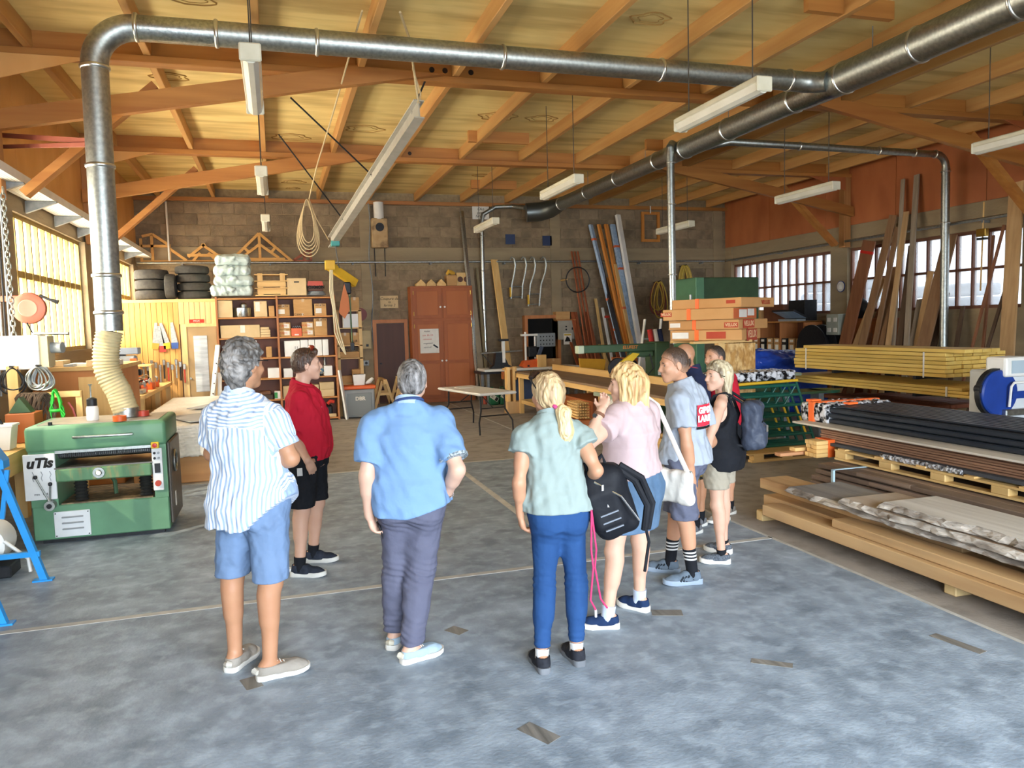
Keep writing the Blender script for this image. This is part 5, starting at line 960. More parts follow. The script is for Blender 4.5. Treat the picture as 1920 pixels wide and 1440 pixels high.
# blue stand
t = thing('blue_stand', 'bright blue steel machine stand at the left picture edge', 'stand', (-2.2, 6.3, 0)); m_blue = mat('bright blue paint', '#2a93d8', '#2488cc', rough=.4)
for y in (5.82, 6.78):
    MB().beam((-1.84, y, .0), (-2.12, y, .98), .05, .05).build('leg', m_blue, t); MB().beam((-2.72, y, .0), (-2.44, y, .98), .05, .05).build('leg', m_blue, t)
    MB().box(-2.72, -1.86, y-.02, y+.02, .20, .24).build('crossbar', m_blue, t); MB().box(-1.92, -1.78, y-.04, y+.04, 0, .012).build('foot', m_blue, t)
MB().beam((-2.16, 6.3, .50), (-2.10, 6.78, .90), .03, .03).build('strut', m_blue, t); MB().beam((-2.10, 6.78, .52), (-2.04, 6.78, .90), .03, .03).build('strut', m_blue, t)
MB().prism([(-2.55, .92), (-2.04, .92), (-2.04, .98), (-2.10, 1.08), (-2.22, 1.15), (-2.55, 1.15)], 6.70, 6.84, plane='xz').build('head', m_blue, t); MB().cyl((-2.13, 6.69, 1.04), (-2.13, 6.70, 1.04), .05).build('slot', m_blackm, t); MB().box(-2.6, -2.07, 5.75, 6.70, .93, .975, Matrix.Identity(4), c=.006).build('table', m_galv2, t)
MB().beam((-2.4, 6.2, .985), (-2.1, 6.72, 1.0), .10, .02).build('fence', m_blackm, t)
t = thing('white_drum', 'white motor drum on the floor under the blue stand', 'motor', (-2.3, 7.05, 0)); MB().lathe([(.10, -.30), (.165, -.28), (.175, -.05), (.17, .0), (.02, .012)], (-2.32, 7.25, .27), 28, 'y').build('drum', m_white, t, smooth=True); MB().box(-2.48, -2.12, 6.95, 7.2, 0, .10, c=.01).build('cradle', m_blackm, t); MB().box(-2.4, -2.28, 6.9, 6.97, .22, .36, c=.01).build('motor', m_greymach, t); MB().tube([(-2.15, 6.95, .30), (-1.98, 6.9, .16), (-1.97, 6.9, .05)], .014, 6).build('handle', m_white, t)
# ------------------------------------------------------------------ tool corner below the saws
t = thing('tool_bench', 'pine bench crowded with tools below the hanging saws', 'workbench', (-2.2, 14.9, 0)); MB().box(-2.95, -2.02, 13.2, 16.5, .90, .96).build('top', m_pineY, t); MB().box(-2.95, -2.06, 13.25, 16.4, .40, .44).build('lower_shelf', m_pineY, t)
for y in (13.3, 15.0, 16.4): MB().box(-2.12, -2.04, y-.04, y+.04, 0, .90).build('leg', m_pineZ, t); MB().box(-2.9, -2.82, y-.04, y+.04, 0, .9).build('leg', m_pineZ, t)
MB().box(-2.9, -2.1, 14.6, 15.0, 1.36, 1.39).build('upper_shelf', m_pineX, t)
for x in (-2.88, -2.12): MB().box(x-.02, x+.02, 14.62, 14.98, .96, 1.36).build('upright', m_pineZ, t)
t = thing('mitre_saw', 'grey mitre saw with orange lever among the tools at the left', 'saw', (-2.3, 13.6, .96)); MB().box(-2.55, -2.08, 13.4, 13.8, .965, 1.03, c=.01).build('base', m_galv2, t); MB().cyl((-2.32, 13.55, 1.25), (-2.32, 13.60, 1.25), .15, n=24).build('blade_guard', m_galv, t, smooth=True); MB().beam((-2.32, 13.7, 1.03), (-2.32, 13.6, 1.3), .07, .09).build('arm', m_greymach, t); MB().box(-2.22, -2.10, 13.5, 13.7, 1.26, 1.36, c=.02).build('motor', m_blackm, t); MB().box(-2.22, -2.14, 13.42, 13.5, 1.33, 1.40).build('lever', m_oran, t)
t = thing('grey_machine', 'grey steel machine head with flat top beside the ribbed hose', 'machine', (-2.25, 12.9, .96)); MB().box(-2.6, -2.0, 12.75, 13.0, 1.62, 1.72, c=.01).build('top_plate', mat('blue grey plate', '#8d98a4', '#7d8894', rough=.4, metal=.4), t); MB().box(-2.35, -2.2, 12.8, 12.95, 0, 1.62).build('column', m_blackm, t); MB().box(-2.5, -2.05, 12.76, 12.98, 1.45, 1.60, c=.02).build('head', m_greymach, t); MB().box(-2.12, -2.03, 12.74, 12.77, 1.50, 1.56).build('orange_lever', m_oran, t)
rs = random.Random(12); cols = [m_galv, m_blackm, m_greymach, m_pineZ, mat('tool red', '#b03a28', rough=.5), m_galv2, m_oran]
adj = ['silver', 'black', 'grey', 'wooden', 'red', 'spangled', 'orange']
used = set()
for k in range(26):
    ci = k % 7; row = k//7; x = -2.80+.11*(k % 7)+.03*rs.random(); y = 13.95+.62*row; z = .962 if row < 4 else 1.392; kind = ['clamp', 'plane', 'grinder', 'mallet', 'drill', 'box of bits', 'jigsaw'][(k*3) % 7]
    M = Matrix.Translation((x, y, z)) @ Matrix.Rotation(rs.uniform(-.8, .8), 4, 'Z'); o = thing('hand_tool', '%s %s on the crowded tool bench, %s from the near end' % (adj[ci], kind, ['first row', 'second row', 'third row', 'last row'][min(row, 3)]), 'tool', (x, y, z))
    h = .08+.10*rs.random(); MB().box(-.045, .045, -.09, .09, 0, h, M, c=.012).build('body', cols[ci], o); MB().tube([M @ Vector((0, -.08, h*.8)), M @ Vector((0, -.12, h+.05)), M @ Vector((0, -.02, h+.07)), M @ Vector((0, .04, h*.9))], .014, 6).build('handle', cols[(ci+3) % 7], o, smooth=True)
for k in range(12):
    x = -2.62+.075*k; z = 1.34-.05*(k % 3); m = [m_pineZ, m_galv, m_blackm, MATS['tool red']][k % 4]; o = thing('hanging_tool', '%s tool hanging on the office wall, %s from the window' % (['wooden handled', 'bright steel', 'black', 'red'][k % 4], ['first', 'second', 'third', 'fourth', 'fifth', 'sixth', 'seventh', 'eighth', 'ninth', 'tenth', 'eleventh', 'twelfth'][k]), 'tool', (x, 16.72, z-.3))
    MB().beam((x, 16.73, z-.32), (x, 16.74, z-.05), .028, .025, c=.004).build('handle', m, o); MB().box(x-.025, x+.025, 16.72, 16.76, z-.05, z+.06, c=.006).build('head', m_galv2, o)
# ------------------------------------------------------------------ timber on bearers at the right front
m_pineB = wood('sawn pine beam', '#b48f62', '#cdab7c', 'y', scale=7, rnd=.06, c3='#8f6238', s3=5, a3=.5, bump=.15)
m_endw = mat('pine end', '#c99f6c', '#b88a58', rough=.8, scale=20)
for k, y in enumerate((6.18, 4.02)): tag(MB().box(4.30, 5.6, y-.05, y+.05, 0, .095, c=.008).build('bearer', wood('pale bearer', '#cdb079', '#dcc08c', 'x'), loc=(4.9, y, 0)), ['pale bearer block under the far end of the front beams', 'pale bearer block under the front beams nearest the camera'][k], 'bearer')
def bm_(x0, x1, y0, y1, z0, z1, lab, m=None): return tag(MB().box(x0, x1, y0, y1, z0, z1, c=.006).build('timber_beam', m or m_pineB, loc=((x0+x1)/2, (y0+y1)/2, z0)), lab, 'beam')
bm_(4.22, 4.42, 1.2, 6.02, .098, .195, 'long square pine beam lying lowest at the front of the timber'); bm_(4.27, 4.46, 1.2, 5.15, .197, .262, 'second pine beam with knots lying on the front beam')
bm_(4.60, 4.92, 4.2, 6.60, .205, .305, 'thick pale plank at the far end behind the grey slab'); bm_(4.46, 4.80, 3.5, 6.34, .098, .203, 'short beam end between front beam and thick pale plank')
def slab(x0, x1, y0, y1, z0, z1, lab, mt, me, seed):
    rs = np.random.RandomState(seed); n = 60; t = thing('live_edge_slab', lab, 'timber slab', ((x0+x1)/2, (y0+y1)/2, z0)); nz = np.cumsum(rs.randn(n))*.012; nz -= np.linspace(nz[0], nz[-1], n); nf = rs.randn(n)*.007
    ys_ = np.linspace(y1, y0, n); core = []; edge = []; va, fa, ve, fe = [], [], [], []
    for i in range(n):
        xt = x0+.07+nz[i]+nf[i]; xb = x0+nz[i]*.7-nf[i]; xm = x0+.025+nz[i]+rs.randn()*.006
        va += [(xt, ys_[i], z1), (x1, ys_[i], z1), (x1, ys_[i], z0), (xb+.03, ys_[i], z0)]; ve += [(xt+.001, ys_[i], z1+.001), (xm, ys_[i], z0+(z1-z0)*.62+rs.randn()*.004), (xb, ys_[i], z0+(z1-z0)*.3+rs.randn()*.004), (xb+.03, ys_[i], z0+.001)]
    for i in range(n-1):
        fa += [[4*i+j, 4*i+(j+1) % 4, 4*i+4+(j+1) % 4, 4*i+4+j] for j in range(3)]; fe += [[4*i+j, 4*i+j+1, 4*i+5+j, 4*i+4+j] for j in range(3)]
    fa += [[0, 3, 2, 1], [4*n-4, 4*n-3, 4*n-2, 4*n-1]]; fe += [[0, 1, 2, 3]]
    MB().add(va, fa).build('heartwood', mt, t); MB().add(ve, fe).build('bark_edge', me, t)
m_gslab = wood('weathered slab', '#6a6a68', '#908d88', 'y', scale=9, c3='#b5aea2', s3=3, a3=.6, bump=.3, rnd=.03); m_bark = mat('pale bark', '#968e84', '#d2cabe', rough=.95, scale=14, stretch=(1, .35, 1), bump=.8, bscale=30, contrast=.35, c3='#54493e', s3=8, a3=.7)
m_wslab = wood('pale rough slab', '#beb6a8', '#d8d2c6', 'y', scale=8, c3='#8c7660', s3=1.1, a3=.5, bump=.25, rnd=.03); m_bslab = wood('brown slab top', '#9d846a', '#b39c82', 'y', scale=6, c3='#cfc5b5', s3=2.2, a3=.7, bump=.2, rnd=.03)
slab(4.40, 5.02, 1.2, 5.95, .308, .355, 'long grey weathered live-edge slab under the two pale slabs', m_gslab, m_bark, 1); slab(4.38, 4.98, 1.2, 5.22, .357, .405, 'brown topped live-edge slab in the middle of the slab pile', m_bslab, m_bark, 2); slab(4.42, 5.00, 1.2, 4.82, .407, .455, 'pale topmost live-edge slab with dark stain nearest the camera', m_wslab, m_bark, 3)
# brown cladding boards on bearers
t = thing('cladding_pack', 'low strapped pack of brown cladding boards under the pallet', 'board pack', (5.6, 4.2, 0)); m_clad = wood('brown cladding', '#5f4c3e', '#8f7a68', 'y', scale=8, rnd=.30, bump=.12)
for j in range(6):
    for i in range(6):
        x = 5.06+.155*i+.030*j-.02*(j % 2); rs_ = random.random(); MB().box(x, x+.150, 1.2, 6.58-.05*random.random()-.02*j, .10+.058*j, .10+.058*j+.043, c=.005).build('board', m_clad, t)
        if i == 0:
            for c in (2.2+1.3*random.random(), 4.1+1.2*random.random()): MB().box(x-.003, x+.05, c, c+.5+.4*random.random(), .10+.058*j+.014, .10+.058*j+.044).build('board', m_clad, t)
for y in (2.5, 4.3, 6.2): MB().box(5.05, 6.0, y-.05, y+.05, 0, .098).build('bearer', m_pineX, t)
MB().box(5.040, 5.062, 6.06, 6.09, .05, .445).box(5.04, 6.02, 6.06, 6.09, .440, .447).build('strap', mat('pale blue strap', '#a9c3cc', rough=.4), t)
t = thing('pallet', 'long pale pallet carrying the ribbed brown panels', 'pallet', (5.95, 4.5, .45)); m_pal = wood('pallet pine', '#c9a566', '#dcbc80', 'y', rnd=.1)
for x in (5.47, 5.92, 6.37):
    MB().box(x-.05, x+.05, 1.2, 6.50, .449, .468).build('bottom_board', m_pal, t); MB().box(x-.05, x+.05, 1.2, 6.50, .534, .552).build('stringer', m_pal, t)
    for k in range(9): y = 6.42-.60*k; MB().box(x-.05, x+.05, y-.085, y+.075, .468, .534, c=.006).build('block', m_pal, t)
for k in range(11): y = 6.40-.5*k; MB().box(5.42, 6.42, y-.05, y+.05, .552, .568).build('deck_board', m_pineX, t)
t = thing('batten_bundle', 'short bundle of pine battens bound with orange tape on the cladding pack', 'batten bundle', (5.35, 6.72, .40))
for j in range(4):
    for i in range(3): MB().box(5.30+.012*((i*j) % 3), 5.62, 6.62+.065*i, 6.68+.065*i, .45+.044*j, .492+.044*j, c=.004).build('batten', m_pineX, t)
MB().box(5.44, 5.52, 6.613, 6.82, .447, .63).build('orange_tape', mat('orange tape', '#f06a28', rough=.5), t)
tag(MB().box(5.02, 6.0, 6.84, 6.94, .45, .485, c=.004).build('plank', wood('reddish plank', '#b07a50', '#c48f66', 'x'), loc=(5.3, 6.9, .45)), 'reddish plank poking left under the taped batten bundle', 'plank'); tag(MB().box(5.22, 6.05, 6.86, 6.96, .487, .525, c=.004).build('plank', m_pineX, loc=(5.5, 6.9, .487)), 'pale plank poking left above the reddish plank', 'plank')
t = thing('ribbed_panels', 'stack of ribbed brown cladding panels on the pale pallet', 'panel stack', (5.95, 4.5, .555)); m_rib = wood('ribbed brown panel', '#7d5c46', '#946f56', 'y', rnd=.12); m_dkm = mat('dark grey mat', '#3d3f42', '#4a4c50', rough=.8)
MB().box(5.46, 6.45, 1.2, 6.75, .569, .598).build('foam_mat', m_dkm, t)
for j in range(6): MB().box(5.52-.006*j+.01*(j % 2), 6.45, 1.2, 6.85-.01*j, .600+.0245*j, .600+.0245*j+.020, c=.004).build('panel', m_rib, t); MB().box(5.56, 6.42, 1.25, 6.80, .620+.0245*j, .6245+.0245*j).build('gap_strip', m_blackm, t)
S = SDF((5.35, 4.9, .5), (5.6, 6.0, .7), .008); S.bx((5.455, 5.45, .575), (.022, .46, .022), rd=.015); S.disp(folds(.008, 90, 8)); S.build('film', mat('crumpled film', '#3a3a3c', '#d8d8d8', rough=.15, scale=30, contrast=.3), t)
tag(MB().box(5.40, 6.5, 1.2, 7.15, .752, .772, c=.003).build('white_board', wood('whitish board', '#c9bfae', '#ddd4c4', 'y', c3='#8f8272', s3=4, a3=.5), loc=(5.95, 4.2, .752)), 'whitish board between the ribbed panels and the dark profiles', 'board')
t = thing('gutter_pack', 'pack of dark grey metal profiles with taped plastic end', 'profile pack', (6.0, 4.5, .775)); m_gut = mat('anthracite steel', '#2c333c', '#343c46', rough=.35, metal=.4, scale=3)
for j in range(3): MB().box(5.60, 5.66, 1.2, 7.0, .776+.057*j, .776+.057*j+.050, c=.012).build('profile', m_gut, t); MB().box(5.64, 6.40, 1.25, 6.98, .776+.057*j, .776+.057*j+.045).build('profile', m_gut, t)
for i in range(9): MB().box(5.66+.083*i, 5.66+.083*i+.05, 1.2, 7.02, .945, .962, c=.004).build('profile', m_gut, t)
S = SDF((5.5, 6.6, .74), (6.5, 7.5, 1.05), .012); S.bx((6.0, 7.02, .87), (.43, .22, .105), rd=.04); S.disp(folds(.012, 45, 14)); S.build('plastic_end', mat('black white film', '#15161a', '#cfcfd2', rough=.12, scale=16, contrast=.16, detail=7), t)
MB().box(5.555, 6.44, 7.0, 7.08, .765, .985).build('orange_tape', MATS['orange tape'], t); MB().box(5.80, 5.92, 6.74, 6.82, .968, .99).build('orange_tape', MATS['orange tape'], t); MB().box(5.62, 5.74, 7.10, 7.20, .975, 1.0).build('orange_tape', MATS['orange tape'], t)
# upper timber rack
t = thing('timber_rack', 'dark cantilever rack holding the yellow timber bundles', 'rack', (9.4, 9.8, 0))
for y in (8.9, 10.6):
    MB().box(9.9, 10.02, y-.05, y+.05, 0, 1.02).build('post', m_blackm, t)
    for z in (.72, .97): MB().box(8.8, 9.95, y-.03, y+.03, z, z+.045).build('arm', m_blackm, t)
for y in (8.9, 10.6): MB().box(8.8, 9.95, y-.03, y+.03, .50, .54).build('arm', m_blackm, t)
m_yel = wood('yellow treated pine', '#d6ae50', '#e6c670', 'y', scale=9, rnd=.1); m_yelend = m_yel
t = thing('timber_bundle', 'large strapped bundle of yellow pine boards on the rack', 'timber bundle', (9.4, 9.9, 1.02))
for j in range(6):
    for i in range(7): MB().box(8.82+.155*i, 8.82+.155*i+.148, 8.35+.06*random.random(), 11.65-.06*random.random(), 1.018+.058*j, 1.018+.058*j+.052, c=.004).build('board', m_yel, t)
for i in range(4): MB().box(8.80+.155*i, 8.80+.155*i+.148, 8.05, 11.35, 1.368, 1.418, c=.004).build('board', m_yel, t)
for y in (8.75, 11.3): MB().box(8.810, 8.816, y-.012, y+.012, 1.0, 1.37).build('strap', m_white, t)
t = thing('timber_bundle', 'thinner bundle of yellow pine boards below the large one', 'timber bundle', (9.4, 9.9, .77))
for j in range(3):
    for i in range(6): MB().box(8.76+.155*i, 8.76+.155*i+.148, 7.85+.10*((i+j) % 3), 11.75-.1*(j % 2), .768+.046*j, .768+.046*j+.041, c=.004).build('board', m_yel, t)
MB().box(8.750, 8.757, 8.28, 8.31, .765, .905).build('strap', m_white, t)
for k in range(3): tag(MB().box(8.8+.37*k, 9.15+.37*k, 8.6, 10.9-.2*k, .542, .60, c=.01).build('rust_board', wood('rust brown board', '#6e3a26', '#824a32', 'y'), loc=(9+.37*k, 9.7, .542)), ['rust brown board at the front of the low rack arms', 'rust brown board in the middle of the low rack arms', 'rust brown board at the back of the low rack arms'][k], 'board')
# blue and white saw
t = thing('panel_saw', 'white and blue cutting machine with round blue guard at right edge', 'saw machine', (7.7, 6.5, 0)); m_b2 = mat('machine blue', '#1f3f8f', '#1a377e', rough=.35)
MB().lathe([(.001, -.055), (.235, -.055), (.25, -.04), (.25, .02), (.24, .03)], (7.50, 6.45, 1.03), 36, 'y').build('blade_guard', m_b2, t, smooth=True); MB().lathe([(.25, -.03), (.268, -.03), (.268, .03), (.25, .03)], (7.50, 6.46, 1.03), 36, 'y').build('guard_rim', m_blackm, t, smooth=True)
MB().box(7.60, 8.6, 6.40, 6.9, .62, 1.26, c=.02).build('body', mat('machine white', '#cfd3d4', '#c0c5c7', rough=.4), t); MB().box(7.52, 7.86, 6.36, 6.62, 1.20, 1.42, c=.03).build('hood', m_white, t); MB().box(7.60, 7.80, 6.352, 6.362, 1.24, 1.38).build('window', mat('pale grey window', '#a8b8c0', rough=.2), t)
MB().box(7.66, 8.6, 6.385, 6.402, .96, 1.04).build('blue_band', m_b2, t); MB().box(7.52, 8.6, 6.34, 6.42, .78, .85, c=.01).build('rail', m_galv, t); MB().tube([(7.58, 6.36, .88), (7.58, 6.34, 1.10), (7.62, 6.34, 1.14), (7.80, 6.34, 1.14)], .014, 8).build('handle', m_white, t)
text('lettering', 'G', .06, front(8.02, 6.395, 1.12), m_b2, t); MB().cyl((7.28, 6.42, 1.08), (7.28, 6.5, 1.08), .05).build('clamp_knob', m_blackm, t); MB().beam((7.30, 6.46, 1.05), (7.42, 6.46, .72), .03, .03).build('clamp_arm', m_blackm, t); MB().box(7.7, 8.5, 6.45, 6.85, 0, .62).build('pedestal', m_greymach, t)
# steel trestles
t = None
for k in range(4):
    t = thing('steel_trestle', ['nearest dark green steel trestle frame of the leaning stack', 'second dark green steel trestle frame from the front', 'third dark green steel trestle frame from the front', 'rearmost dark green steel trestle frame of the stack'][k], 'trestle', (6.5, 9.0+.13*k, .12)); y = 9.0+.13*k; dx = -.05*k; m_tg2 = mat('trestle green', '#1f5c4a', '#1a4f40', rough=.4)
    P0 = lambda u, v: (5.70+dx+1.15*u+.36*(1-v)*(.3+.7*u), y+.05*(1-v), .14+.90*v)
    for v in (.0, .16, .30, .46, .62, .78, .93): MB().cyl(P0(0, v), P0(1, v), .021, n=8).build('rail', m_tg2, t, smooth=True)
    for u in (0, 1): MB().cyl(P0(u, -.02), P0(u, 1.0), .02, n=8).build('stile', m_tg2, t, smooth=True)
    if k < 3: MB().cyl(P0(.93-.05*k, .14), P0(.90-.05*k, .62), .016, n=8).build('yellow_tube', MATS['hoist yellow'], t, smooth=True)
    MB().cyl(P0(1, .95), P0(.75, .62), .014, n=8).build('brace', m_tg2, t)
    MB().tube([P0(.12, 0), (5.86+dx, y-.12, .16), (5.92+dx, y-.14, .04), (5.98+dx, y-.12, .16), P0(.35, 0)], .013, 8).build('hook_foot', m_tg2, t, smooth=True)
tag(MB().cyl((5.62, 8.95, 1.02), (6.84, 8.95, 1.045), .020).build('yellow_tube', MATS['hoist yellow'], loc=(6.2, 8.95, 1.0), smooth=True), 'yellow tube lying across the top of the green trestles', 'tube')
S = SDF((5.5, 8.9, 1.0), (7.1, 9.7, 1.3), .012); S.bx((6.25, 9.28, 1.115), (.64, .25, .065), rd=.03); S.disp(folds(.010, 60, 21)); t = thing('film_pack', 'pack wrapped in mottled black and white film on the green trestles', 'wrapped pack', (6.25, 9.3, 1.05)); S.build('film', MATS['black white film'], t); MB().box(5.7, 6.8, 9.1, 9.5, 1.07, 1.16).build('contents', m_card, t)
t = thing('pallet', 'brown pallet blocks under the green trestles', 'pallet', (6.5, 9.1, 0)); 
for y in (8.75, 9.3): MB().box(5.95, 7.05, y-.05, y+.05, 0, .035).build('runner', m_pineX, t); [MB().box(x-.08, x+.08, y-.05, y+.05, .035, .10).build('block', m_pineX, t) for x in (6.05, 6.5, 6.95)]
MB().box(5.9, 7.1, 8.7, 9.4, .10, .12).build('deck', m_pineX, t)
# OSB stand with roof-window cartons
t = thing('osb_stand', 'chipboard stand with pine posts carrying the roof window cartons', 'stand', (6.3, 9.75, 0)); m_osb = mat('oriented strand board', '#b58748', '#d9b478', rough=.75, scale=16, stretch=(1, 1, .45), contrast=.25, detail=2, c3='#8a5e2c', s3=22, a3=.7, bump=.15)
MB().box(6.10, 6.62, 9.6, 9.64, .05, 1.56).box(6.58, 6.62, 9.64, 10.2, .05, 1.56).build('panel', m_osb, t); MB().box(6.0, 6.10, 9.58, 9.68, 0, 1.60).build('post', m_pineZ, t); MB().box(6.52, 6.58, 10.1, 10.2, 0, 1.58).build('post', m_pineZ, t); MB().box(5.55, 6.5, 9.5, 9.6, 1.575, 1.61).build('bearer', m_pineX, t); MB().box(5.6, 6.7, 10.15, 10.25, 1.575, 1.61).build('bearer', m_pineX, t)
m_vx = mat('window carton', '#bd8a52', '#c99760', rough=.8, scale=3, rnd=.06); m_vxr = mat('orange carton print', '#cc6a3c', '#c25f33', rough=.8)
def vbox(cx, cy, z, L, W, h, a, lab, endm=None, txt=(), tilt=0):
    R = Matrix.Rotation(a, 4, 'Z') @ Matrix.Rotation(tilt, 4, 'X'); M = Matrix.Translation((cx, cy, z)) @ R; o = thing('window_carton', lab, 'box', (cx, cy, z), rot=R)
    MB().box(-L, 0, 0, W, 0, h, c=.008).build('body', m_vx, o, local=True)
    if endm: MB().box(-.002, .004, .01, W*.98, .01, h-.01).build('printed_end', endm, o, local=True)
    MB().box(-L*.62-.03, -L*.62+.03, -.004, W*.5, .0, h+.004).build('strap', MATS['orange tape'], o, local=True)
    for (s_, face, u, v, sz, mm, bg) in txt:
        T = M @ (Matrix.Translation((-u*L, -.007, v*h)) @ Matrix.Rotation(PI/2, 4, 'X') if face == 'f' else Matrix.Translation((.010, u*W, v*h)) @ Matrix.Rotation(PI/2, 4, 'Z') @ Matrix.Rotation(PI/2, 4, 'X'))
        if bg: q = MB(); q.box(-sz*1.75, sz*1.75, -sz*.62, sz*.62, -.003, -.001, T).build('print_block', bg, o)
        if s_: text('print', s_, sz, T, mm, o, bold=.002)
A_ = -math.radians(60)
vr = mat('carton red print', '#b5482e', '#a84028', rough=.8); wt = mat('carton cream print', '#d9b48a', rough=.8)
vbox(6.20, 9.30, 1.612, 1.05, .95, .15, A_+.18, 'lowest window carton of the stack with large red print on its end', None, (('VELUX', 'e', .5, .5, .15, wt, vr), ('', 'f', .35, .5, .08, wt, vr), ('', 'f', .85, .5, .07, wt, m_paper)), tilt=.0)
vbox(6.16, 9.32, 1.765, 1.12, .92, .14, A_, 'second window carton up with two small red prints', None, (('VELUX', 'e', .32, .55, .10, wt, vr), ('VELUX', 'f', .10, .45, .06, wt, vr), ('', 'f', .9, .5, .05, wt, m_paper)))
vbox(6.10, 9.36, 1.908, 1.06, .98, .16, A_+.12, 'third window carton up with orange end and white labels', m_vxr, (('', 'e', .38, .5, .09, wt, m_paper), ('', 'e', .72, .6, .08, wt, m_paper), ('VELUX', 'f', .95, .55, .05, wt, vr)))
vbox(6.22, 9.35, 2.071, 1.14, .96, .14, A_-.05, 'topmost window carton with pale red print on its end', None, (('VELUX', 'e', .72, .5, .085, vr, None), ('', 'f', .14, .6, .04, wt, vr)))
# green machine, tarp, tables
t = thing('green_machine', 'tall dark green sheet metal machine housing behind the window cartons', 'machine', (9.0, 14.4, 0)); MB().box(8.40, 9.75, 14.0, 14.9, 1.6, 2.77, c=.02).build('housing', m_dkgreen, t); MB().box(8.22, 8.42, 13.95, 14.9, 0, 2.77, c=.015).build('column', m_green, t); MB().box(8.4, 9.6, 14.1, 14.85, 0, 1.0, c=.02).build('base', m_green, t); MB().cyl((8.12, 13.98, 2.3), (8.12, 13.99, 2.42), .03).build('knob', m_galv, t); MB().box(8.42, 9.3, 14.05, 14.8, 1.0, 1.06).build('table', m_galv2, t)
t = thing('blue_tarp', 'crumpled shiny blue tarpaulin over a pile behind the chipboard stand', 'tarpaulin', (9.5, 13.2, .0)); S = SDF((8.5, 12.4, .0), (10.7, 14.1, 1.4), .02); S.bx((9.6, 13.25, .62), (.85, .6, .60), rd=.12, k=.05); S.ell((9.2, 13.1, 1.05), (.6, .5, .2), .15); S.disp(folds(.035, 12, 5)); S.disp(folds(.014, 34, 6)); S.cut(lambda X, Y, Z: .005-Z+0*X+0*Y); S.build('sheet', mat('blue tarpaulin', '#1f3f9c', '#2a50b8', rough=.22, scale=3, bump=.2, bscale=12), t)
t = thing('machine_table', 'pale green machine table beside the chipboard stand', 'table', (8.0, 11.4, 0)); MB().box(7.3, 8.5, 11.0, 11.8, .92, .97, c=.008).build('top', mat('pale green steel', '#9fae98', '#8c9c86', rough=.4, metal=.3), t); MB().box(7.6, 8.2, 11.2, 11.7, 0, .92).build('base', m_dkgreen, t)
t = thing('round_table', 'dark green saw table with rounded end by the yellow timber', 'table', (8.1, 10.4, 0)); MB().cyl((8.38, 10.3, .70), (8.38, 10.3, .745), .24, n=28).build('round_end', mat('table green', '#2c6650', '#265a46', rough=.4), t, smooth=True, angle=40); MB().box(7.4, 8.3, 10.05, 10.55, .71, .745).build('top', m_dkgreen, t); MB().box(7.55, 7.65, 10.2, 10.4, 0, .71).build('leg', m_steel, t); MB().box(8.2, 8.3, 10.2, 10.4, 0, .71).build('leg', m_steel, t)
# right wall furniture
t = thing('parts_shelf', 'dark brown shelf of small boxes along the right wall', 'shelf', (12.2, 16.6, 0)); 
for y in (15.4, 16.3, 17.2, 18.1): MB().box(11.95, 12.45, y-.02, y+.02, 0, 1.80).build('upright', m_shelfz, t)
for z in (.35, .75, 1.02, 1.78): MB().box(11.95, 12.45, 15.38, 18.12, z, z+.03).build('shelf', m_shelf, t)
MB().box(12.45, 12.48, 15.38, 18.12, 0, 1.8).build('back', m_dkback, t)
rs = random.Random(5)
for j, z in enumerate((1.05, 1.05, .78, 1.25)):
    for k in range(9):
        y = 15.5+.29*k; h = .12+.10*rs.random()
        if j == 3: h = .12; zz = 1.27
        else: zz = z+.002
        if j == 1: continue
        o = thing('parts_box', '%s parts box on the right wall shelf, %s row, %s from the near end' % (['white fronted', 'brown', 'dark'][k % 3], ['middle', '', 'lower', 'upper'][j], ['first', 'second', 'third', 'fourth', 'fifth', 'sixth', 'seventh', 'eighth', 'ninth'][k]), 'box', (12.1, y, zz)); 
        if j == 0: h = .21
        MB().box(11.98, 12.3, y, y+.22, zz, zz+h, c=.004).build('body', [m_card, m_card, m_blackm][k % 3], o); MB().box(11.974, 11.981, y+.04, y+.16, zz+.03, zz+h-.03).build('label', m_paper, o)
for k, (y, w_, h, m, l) in enumerate(((17.6, .7, .30, m_card, 'brown carton on the parts shelf top at its far end'), (16.7, .8, .42, m_dkback, 'dark brown panel box on the parts shelf top'), (15.8, .6, .50, m_blackm, 'black tall case on the parts shelf top'))): tag(MB().box(12.05, 12.40, y-w_/2, y+w_/2, 1.812, 1.812+h, c=.006).build('storage_case', m, loc=(12.2, y, 1.81)), l, 'case')
t = thing('display_panel', 'tilted framed glass panel on the parts shelf', 'panel', (11.9, 16.0, 1.82)); MB().box(-.02, .02, -.42, .42, -.22, .22, Matrix.Translation((11.82, 15.75, 1.98)) @ Matrix.Rotation(-1.15, 4, 'Y')).build('frame', m_blackm, t); MB().box(-.026, -.018, -.38, .38, -.19, .19, Matrix.Translation((11.82, 15.75, 1.98)) @ Matrix.Rotation(-1.15, 4, 'Y') ).build('glass', mat('pale blue glass', '#8fa6c4', '#a5bad2', rough=.15), t); MB().box(11.75, 12.0, 15.4, 16.1, 1.812, 1.86).build('base', m_greymach, t)
t = thing('cable_drum', 'large dark cable drum beside the parts shelf', 'cable drum', (11.9, 14.9, .6)); MB().lathe([(.001, -.15), (.52, -.15), (.52, -.12), (.3, -.12), (.3, .12), (.52, .12), (.52, .15), (.001, .15)], (11.95, 14.95, 1.2), 32, 'x').build('drum', m_blackm, t, smooth=True, angle=30); MB().box(11.7, 12.2, 14.6, 15.3, 0, .69).build('cradle', m_shelfz, t)
